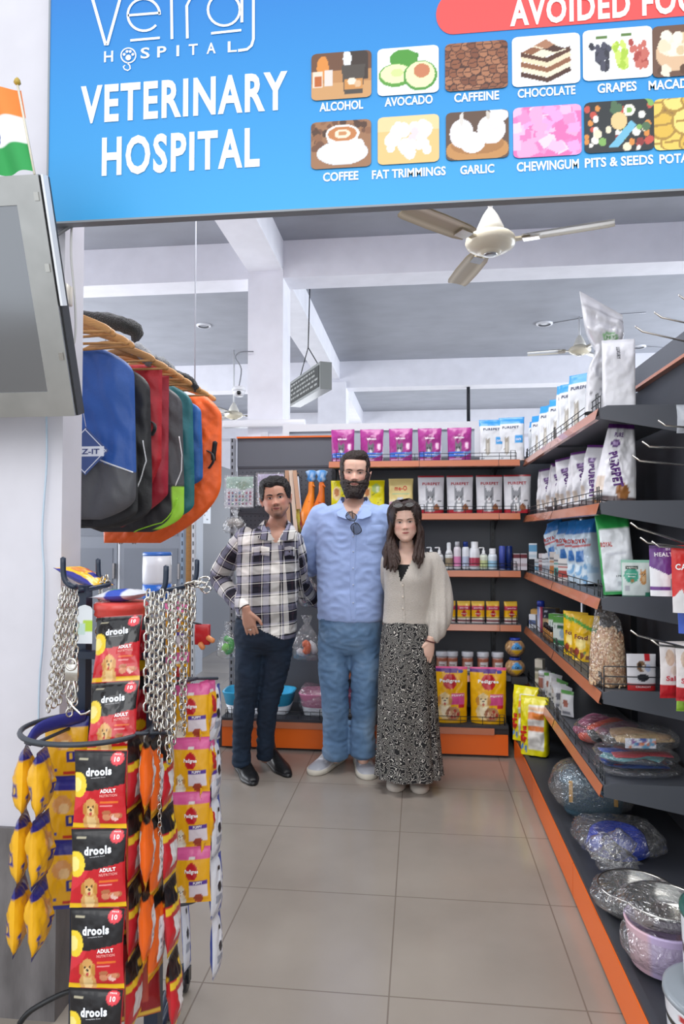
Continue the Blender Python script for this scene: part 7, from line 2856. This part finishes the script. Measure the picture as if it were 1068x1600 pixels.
# jeans
m = MB()
m.loft(refine(rings([(958, 547, 48, .145), (985, 547, 50, .148), (1005, 547, 47, .13), (1020, 547, 34, .09)], YT), 3), 32, p=2.3)
leg(m, lgL, [.085, .099, .094, .082, .077, .080])
leg(m, lgR, [.085, .099, .092, .080, .074, .076])
jT = remesh(m, .009, 'jeans', 3, folds(.006, 7, .004, 16, 1.6))
put('jeans', jT, 'jeans_light', tm)
shoe(tm, at(487, 1212, Z=0), at(529, 1190, Z=0) + Vector((.0, .05, 0)), .120, .105, 'shoe', 'd3d4d8', 'c6c1b4', lace='a2a4ac')
shoe(tm, at(576, 1219, Z=0), at(563, 1190, Z=0) + Vector((0, .04, 0)), .124, .105, 'shoe', 'd3d4d8', 'c6c1b4', lace='a2a4ac')

# ------------------------------------------------------------------ man in plaid
YL = 4.08
pm = thing('person', 'person in a black and white plaid shirt, dark jeans and black boots, hand in pocket', 'person', (0, 0, 0))
hL = Head(headM(433.5, 810, YL - .04, 426, 750, 9, 1.0), wide=1.15, jaw=1.12, nose=1.1)
torL = refine(rings([(818, 428, 14, .06), (825, 427, 22, .08), (832, 424, 40, .1), (843, 420, 48, .12), (868, 418, 48, .135), (900, 418, 47, .145), (935, 417, 47, .15), (962, 416, 46, .145), (985, 418, 45, .14)], YL), 4)
aL = [P(382, 842, YL), P(362, 868, YL + .0), P(343, 903, YL + .03), P(362, 930, YL - .05), P(384, 952, YL - .13)]
aR = [P(455, 846, YL + .02), P(462, 872, YL + .06), P(468, 908, YL + .16), P(488, 935, YL + .34), P(508, 938, YL + .41)]
l1 = [P(394, 972, YL), P(391, 995, YL), P(389, 1040, YL - .02), P(383, 1095, YL - .02), P(378, 1145, YL + .01), P(377, 1194, YL + .02)]
l2 = [P(432, 972, YL), P(435, 995, YL), P(430, 1045, YL - .0), P(420, 1095, YL + .02), P(415, 1140, YL + .06), P(414, 1182, YL + .10)]
m = MB()
hL.add(m)
m.tube([hL.M @ Vector((0, .03, .06)), hL.M @ Vector((0, .035, .0)), P(429, 825, YL + .01), P(428, 836, YL + .01)], [.052, .054, .06, .075], 20, rb=[.054, .055, .055, .055], ref=(1, 0, 0))
m.loft(inset(torL, .024), 28, p=2.3)
m.loft(inset(refine(rings([(970, 416, 44, .13), (995, 414, 40, .12), (1008, 413, 28, .08)], YL), 3), .02), 28)
m.tube(aL, [.05, .045, .04, .034, .027], 14, sm=3)
m.tube(aR, [.05, .045, .04, .034, .027], 14, sm=3)
hand(m, P(385, 956, YL - .150), (.22, .05, -.9), (-.1, -1, .1), (1, -.1, -.1), .19, curl=(.10, .3, .3), spread=.03, thc=.2)
hand(m, aR[-1], (1, 0, 0), (0, 1, .2), (0, 0, 1), .18)
leg(m, l1 + [Vector((l1[-1].x, l1[-1].y, .06))], [.055, .07, .062, .046, .036, .03, .025])
leg(m, l2 + [Vector((l2[-1].x, l2[-1].y, .06))], [.055, .07, .062, .046, .036, .03, .025])
bL = remesh(m, .0042, 'body', 1)


def stubL(q):
    if q.y > -.01:
        return 0
    k = .75 * gs(q.x, .026) * gs(q.z - .069, .0055) * (1 - .5 * gs(q.x, .004))
    k = max(k, .85 * gs(abs(q.x) - .027, .006) * gs(q.z - .052, .014))
    k = max(k, .85 * gs(q.x, .030) * gs(q.z - .018, .022) * (1 if q.z < .046 else .3))
    k = max(k, .4 * gs(q.z - .025, .03) * (1 if abs(q.x) > .02 else 0))
    return k


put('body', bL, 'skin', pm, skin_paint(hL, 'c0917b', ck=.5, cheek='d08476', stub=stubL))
dL = Decal(bL, hL)
face(dL, pm, '17110f', .0075, '8c4a46', '1e1310', eo=.0068, skin='b4846f', lipw=.023)


def hairmaskL(a, t, p):
    if p.y < -.01:
        line = .186 + .004 * math.sin(p.x * 90)
        if abs(p.x) > .05:
            line = .186 - (abs(p.x) - .05) * 3.6
        line = max(line, .112)
    else:
        line = .105 if p.y < .02 else .03 + .04 * max(0, .06 - p.y) / .04
    return (p.z - line) / .010


hL.shell(hairmaskL, lambda a, t, p: .005 + .015 * max(0, min(1, (p.z - .155) / .06)) + .004 * max(0, noise.noise(Vector((p.x * 30, p.y * 30, 3)))), 'hair_short', '151113', 130, .006, 75).build('hair', pm)
m = MB()
m.loft(torL, 40, p=2.35)
m.tube([aL[0] + Vector((.04, 0, .02))] + aL, [.05, .068, .068, .062, .052, .045], 20, sm=4)
m.tube([aR[0] + Vector((-.04, 0, .02))] + aR, [.05, .068, .066, .058, .05, .044], 20, sm=4)
# shirt tail at the right
m.loft(refine(rings([(965, 417, 45, .142), (985, 424, 38, .138), (996, 436, 26, .13)], YL), 3), 32, p=2.3)
sL = remesh(m, .0065, 'shirt', 3, folds(.006, 6, .003, 15, 1.2))
bm = bmesh.new()
bm.from_mesh(sL)
nz = P(428, 822, YL).z
vx = P(437, 848, YL)
hx = P(384, 955, YL)
hz0 = P(370, 958, YL).z
hz1 = P(445, 996, YL).z
xa, xb = P(370, 960, YL).x, P(445, 990, YL).x
gone = []
for f in bm.faces:
    c = f.calc_center_median()
    if c.z > nz - .004 or (c.z > vx.z and c.y < YL + .02 and abs(c.x - vx.x) < .008 + .42 * (c.z - vx.z)):
        gone.append(f)
    elif c.y < YL + .05 and c.z < hz0 + (hz1 - hz0) * max(0, min(1, (c.x - xa - .02) / (xb - xa))) and c.x < xb + .02 and c.x > xa - .05 and not (c.y < YL - .09 and c.z > hz0 + .01):
        gone.append(f)
bmesh.ops.delete(bm, geom=gone, context='FACES')
bm.to_mesh(sL)
bm.free()


def fabL(p):
    # sleeves measured along the arm, body measured across
    best = None
    for arm in (aL, aR):
        acc = 0
        for a, b in zip(arm, arm[1:]):
            ab = b - a
            t = max(0, min(1, (p - a).dot(ab) / ab.length_squared))
            d = (p - (a + ab * t)).length
            if best is None or d < best[0]:
                best = (d, acc + t * ab.length, p - (a + ab * t), ab.normalized(), arm is aL)
            acc += ab.length
    cx = torL[10][0].x
    if best[0] < .078 and ((best[4] and p.x < P(376, 900, YL).x) or (not best[4] and p.x > P(464, 900, YL).x + .01)):
        q = best[2]
        side = Vector((0, 1, 0)).cross(best[3]).normalized()
        return (q.dot(side) + 10 + .02, best[1] + 5.02, 0)
    return (p.x - cx + 10.045, 6.0 + p.z + .03 * math.sin(p.x * 3) + .1 * 0, 0)


so = put('shirt', sL, 'plaid', pm, None, fabL)
bv = bvh_of(sL)
fabP = lambda o, dx=0, dz=0: None


def plaid_piece(o, dx, dz):
    at_ = o.data.attributes.new('Fab', 'FLOAT_VECTOR', 'POINT')
    fl = []
    for v in o.data.vertices:
        q = fabL(v.co)
        fl.extend((q[0] + dx, q[1] + dz, 0))
    at_.data.foreach_set('vector', fl)


for sg in (-1, 1):
    cx = 431
    ins = [P(cx + sg * 6, 812, YL + .09), P(cx + sg * 18, 812, YL + .03), P(cx + sg * 19, 818, YL - .05), P(cx + sg * 13, 830, YL - .115), P(cx + 2 + sg * 4, 843, YL - .13)]
    outs = [P(cx + sg * 10, 824, YL + .10), P(cx + sg * 28, 822, YL + .04), P(cx + sg * 31, 829, YL - .07), P(cx + sg * 27, 842, YL - .13), P(cx + 2 + sg * 13, 845, YL - .14)]
    c_ = collar(so, ins, outs, 'plaid', None)
    plaid_piece(c_, .05 + sg * .03, .07)
o = strip_on(bv, so, 'placket', 'plaid', None, [(448, 990), (446, 940), (442, 890), (438, 852)], 8, YL, 30)
plaid_piece(o, -.07, .0)
for px, nm in ((407, 'pocket_flap'), (452, 'pocket_flap')):
    m = MB('plaid')
    w = 14 if px < 430 else 8
    m.sheet(lambda u, v: on_front(bv, px + u * w, 867 - v * 14 + 2 * abs(u), YL, .006 * (1 - max(abs(u), abs(2 * v - 1))**8) + .001), 14, 8)
    o = m.build(nm, so)
    plaid_piece(o, .06, .05)
    q = on_front(bv, px, 862, YL, .009)
    m = MB('plastic', '3a2c24')
    m.lathe((q.x, q.y, q.z), [(.0008, -.001), (.005, -.001), (.005, .001), (.0008, .001)], 12, M=Matrix.Translation(q) @ Matrix.Rotation(R(90), 4, 'X') @ Matrix.Translation(-q))
    m.build('button', o)
m = MB()
m.loft(refine(rings([(966, 414, 45, .135), (990, 413, 47, .140), (1005, 413, 44, .125), (1020, 412, 32, .09)], YL), 3), 32, p=2.3)
leg(m, l1, [.08, .092, .082, .066, .056, .053])
leg(m, l2, [.08, .092, .078, .062, .054, .053])
jL = remesh(m, .009, 'jeans', 3, folds(.005, 7, .004, 17, 1.8))
put('jeans', jL, 'jeans_dark', pm)
for toe, heel, l_ in ((at(396, 1228, Z=0), at(374, 1199, Z=0) + Vector((0, .02, 0)), l1), (at(451, 1215, Z=0), at(410, 1184, Z=0) + Vector((0, .05, 0)), l2)):
    e = l_[-1]
    hx = Vector((heel.x, heel.y, 0)).lerp(Vector((toe.x, toe.y, 0)), .22)
    shoe(pm, toe, heel, .098, .095, 'boot', '17181a', '0e0e0f', 'leather', ankle=([(hx.x, hx.y, .07), (hx.x * .6 + e.x * .4, hx.y * .6 + e.y * .4, .12), (e.x, e.y, .2)], [.044, .046, .047]), toeb=.8)
# rings and wrist band
m = MB('chrome')
q = P(391, 984, YL - .165)
m.tube([q + Vector((.010 * math.cos(a), .010 * math.sin(a), .0)) for a in [2 * PI * k / 14 for k in range(14)]], .0018, 6, closed=True)
m.build('finger_ring', pm)
m = MB('plastic', '3a1a14')
q, q2 = P(382, 951, YL - .14), P(385, 956, YL - .150)
ax = (q2 - q).normalized()
u_ = ax.orthogonal().normalized()
w_ = ax.cross(u_)
m.tube([q + u_ * .034 * math.cos(a) + w_ * .034 * math.sin(a) for a in [2 * PI * k / 20 for k in range(20)]], .003, 6, closed=True)
m.build('wrist_band', pm)

# ------------------------------------------------------------------ woman in cardigan
YW = 4.0
pw = thing('person', 'person with long dark hair in a cream cardigan and black and white patterned long skirt', 'person', (0, 0, 0))
hW = Head(headM(634, 847, YW - .04, 630, 788, 2, .945), wide=1.07, jaw=1.12, nose=.8, female=True)
torW = refine(rings([(853, 635, 11, .05), (860, 635, 19, .065), (866, 637, 34, .08), (876, 639, 41, .095), (900, 639, 39, .125), (920, 637, 37, .12), (950, 635, 36, .11), (974, 634, 37, .112)], YW), 4)
wR = [P(674, 876, YW + .01), P(684, 905, YW + .01), P(689, 945, YW - .01), P(685, 975, YW - .05), P(675, 999, YW - .08)]
wL = [P(609, 876, YW + .02), P(608, 905, YW + .08), P(614, 938, YW + .24), P(604, 948, YW + .42), P(588, 950, YW + .47)]
sk = refine(rings([(968, 634, 35, .11), (985, 634, 38, .12), (1020, 635, 42, .14), (1080, 636, 45, .15), (1140, 637, 47, .155), (1190, 638, 50, .16), (1209, 638, 51.5, .165)], YW), 5)
m = MB()
hW.add(m)
m.tube([hW.M @ Vector((0, .03, .06)), hW.M @ Vector((0, .03, .0)), P(635, 858, YW + .01), P(635, 870, YW + .01)], [.040, .041, .045, .06], 20, rb=[.044, .044, .044, .045], ref=(1, 0, 0))
m.loft(inset(torW, .016), 28, p=2.2)
m.loft(inset(refine(rings([(965, 634, 36, .11), (1000, 634, 36, .11), (1015, 634, 34, .10)], YW), 3), .02), 28)
m.tube(wR, [.04, .036, .032, .027, .022], 14, sm=3)
m.tube(wL, [.04, .036, .032, .027, .022], 14, sm=3)
hand(m, P(672, 1003, YW - .09), (-.25, -.1, -1), (.35, -1, 0), (-1, -.5, .1), .172, curl=(.2, .35, .3), spread=.04)
hand(m, wL[-1], (-1, 0, 0), (0, 1, .2), (0, 0, 1), .165)
for x in (620, 652):
    leg(m, [P(x, 1000, YW), P(x, 1100, YW), P(x, 1190, YW), Vector((P(x, 1190, YW).x, YW + .01, .05))], [.07, .05, .035, .035])
bW = remesh(m, .0038, 'body', 1)
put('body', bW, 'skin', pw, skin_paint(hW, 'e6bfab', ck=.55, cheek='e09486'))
dW = Decal(bW, hW)
face(dW, pw, '4a342a', .0042, 'b8625e', '4a4038', eo=.0062, skin='dfb49f', lipw=.0235, browz=.1335, lipfull=.95)


def hairmaskW(a, t, p):
    if p.y < -.015:
        line = .190 - .004 * abs(p.x) / .05
        if abs(p.x) > .040:
            line = .189 - (abs(p.x) - .040) * 4.2
        line = max(line, .09)
    else:
        line = .0
    return (p.z - line) / .010


hW.shell(hairmaskW, lambda a, t, p: .010 + .006 * max(0, min(1, (p.z - .13) / .06)) + (.014 if p.y > 0 else 0) - .006 * gs(p.x + .006, .006) * (1 if p.z > .18 else 0), 'hair', '2f1e18', 130, .003, 60).build('hair_cap', pw)
rg = random.Random(12)
# long locks down both sides
for sg, ends, n in ((-1, [(602, 884, -.09), (611, 892, -.12), (619, 890, -.13), (600, 868, -.05), (606, 890, -.08), (624, 880, -.125)], 16), (1, [(652, 884, -.12), (658, 880, -.11), (661, 868, -.06), (646, 882, -.13), (655, 888, -.11)], 14)):
    m = MB('hair', '3c2820')
    for i in range(n):
        e = ends[i % len(ends)]
        z0 = rg.uniform(.09, .17)
        y0 = rg.uniform(-.035, .04)
        st_ = hW.M @ Vector((sg * (.074 + rg.uniform(-.004, .010)), y0, z0))
        m1 = hW.M @ Vector((sg * (.088 + rg.uniform(-.006, .012)), y0 - .0, .055))
        m2 = P((e[0] + (606 if sg < 0 else 657)) / 2 + rg.uniform(-2, 2), 858 + rg.uniform(-4, 4), YW + e[2] * .6)
        en = P(e[0] + rg.uniform(-2.5, 2.5), e[1] + rg.uniform(-7, 5), YW + e[2] - .01)
        m.tube([st_, m1, m2, en.lerp(m2, .35) + Vector((rg.uniform(-.008, .008), 0, 0)), en], [.012, .018, .021, .017, .005], 10, rb=[.009, .014, .014, .011, .004], sm=4)
    o = m.build('hair_lock', pw)
m = MB('hair', '2c1c17')
m.loft([(hW.M @ Vector((0, .06, .16)), .06, .04), (hW.M @ Vector((0, .075, .1)), .085, .05), (hW.M @ Vector((0, .07, .03)), .09, .05), (P(634, 862, YW + .10), .10, .045), (P(634, 885, YW + .13), .09, .03), (P(634, 900, YW + .14), .05, .015)][::-1], 24)
m.build('hair_back', pw)
# cardigan
m = MB()
m.loft(torW, 40, p=2.2)
m.tube([wR[0] + Vector((-.03, 0, .02))] + wR[:4] + [P(677, 1000, YW - .075)], [.04, .058, .066, .072, .062, .034], 20, sm=4)
m.tube([wL[0] + Vector((.03, 0, .02))] + wL, [.04, .054, .052, .044, .038, .03], 20, sm=4)
sW = remesh(m, .0075, 'cardigan', 3, lambda p: .004 * noise.noise(p * 9) + .004 * math.sin(p.x * 150) * max(0, min(1, (p.x - P(660, 900, YW).x) / .04)) * max(0, min(1, (P(680, 930, YW).z - p.z + .25) / .4)))
bm = bmesh.new()
bm.from_mesh(sW)
nz = P(635, 862, YW).z
vx = P(627, 905, YW)
gone = []
for f in bm.faces:
    c = f.calc_center_median()
    if c.z > nz - .002 or (c.z > vx.z and c.y < YW + .01 and abs(c.x - vx.x - .13 * (c.z - vx.z)) < .004 + .36 * (c.z - vx.z)):
        gone.append(f)
bmesh.ops.delete(bm, geom=gone, context='FACES')
bm.to_mesh(sW)
bm.free()
so = put('cardigan', sW, 'knit', pw)
bv = bvh_of(sW)
strip_on(bv, so, 'button_band', 'knit', None, [(631, 972), (629, 940), (627, 908)], 6, YW, 20, .004)
for y in (915, 933, 951):
    q = on_front(bv, 629, y, YW, .007)
    m = MB('plastic', 'd8cdbd')
    m.lathe((q.x, q.y, q.z), [(.0008, -.001), (.006, -.001), (.006, .001), (.0008, .001)], 12, M=Matrix.Translation(q) @ Matrix.Rotation(R(90), 4, 'X') @ Matrix.Translation(-q))
    m.build('button', so)
m = MB('cloth', '121214')
tt = [r_ for r_ in inset(torW, .010) if r_[0].z < P(635, 878, YW).z]
m.loft(tt, 40, p=2.2, cap=False)
m.build('black_top', pw)
m = MB('cloth', '5a2a26')
q = wR[-1]
m.tube([P(672, 1001.5, YW - .085) + Vector((.030 * math.cos(a), .030 * math.sin(a), -.008 * math.cos(a))) for a in [2 * PI * k / 20 for k in range(20)]], .004, 6, closed=True)
m.build('wrist_band', pw)
m = MB('leaf_print')
m.loft(sk, 120, cap=False, p=2.2, fn=lambda a, v: 1 + .07 * v * math.cos(a * 11 + 2 * math.sin(a * 2)) + .015 * v * math.cos(a * 23))
m.build('skirt', pw)
shoe(pw, at(617, 1238, Z=0), at(622, 1210, Z=0) + Vector((0, .03, 0)), .10, .065, 'shoe', 'd9d2ce', 'b8b0a6', lace='ccc3be')
shoe(pw, at(656, 1241, Z=0), at(652, 1211, Z=0) + Vector((0, .03, 0)), .10, .065, 'shoe', 'd9d2ce', 'b8b0a6', lace='ccc3be')
# sunglasses on her head
g = thing('sunglasses', 'dark sunglasses pushed up on the head of the person in the cardigan', 'sunglasses', (0, 0, 0))
for sg in (-1, 1):
    pts = [hW.M @ Vector((sg * (.034 + .028 * math.cos(a)), -.100 + .012 * math.sin(a) + .10 * (.034 + .028 * math.cos(a)) * .8, .222 + .016 * math.sin(a))) for a in [2 * PI * k / 20 for k in range(20)]]
    m = MB('plastic', '2a1a16')
    m.tube(pts, .0026, 6, closed=True)
    m.build('rim', g)
    m = MB('lens')
    i0 = m.V(sum(pts, Vector()) / 20)
    ii = [m.V(p) for p in pts]
    for k in range(20):
        m.F((i0, ii[k], ii[(k + 1) % 20]))
    m.build('lens', g)
m = MB('plastic', '2a1a16')
m.tube([hW.M @ Vector((-.008, -.099, .226)), hW.M @ Vector((0, -.101, .23)), hW.M @ Vector((.008, -.099, .226))], .0025, 6)
m.build('bridge', g)
for sg in (-1, 1):
    m = MB('plastic', '2a1a16')
    m.tube([hW.M @ Vector((sg * .062, -.082, .225)), hW.M @ Vector((sg * .092, -.03, .20)), hW.M @ Vector((sg * .094, .03, .17))], .0024, 6)
    m.build('temple_arm', g)
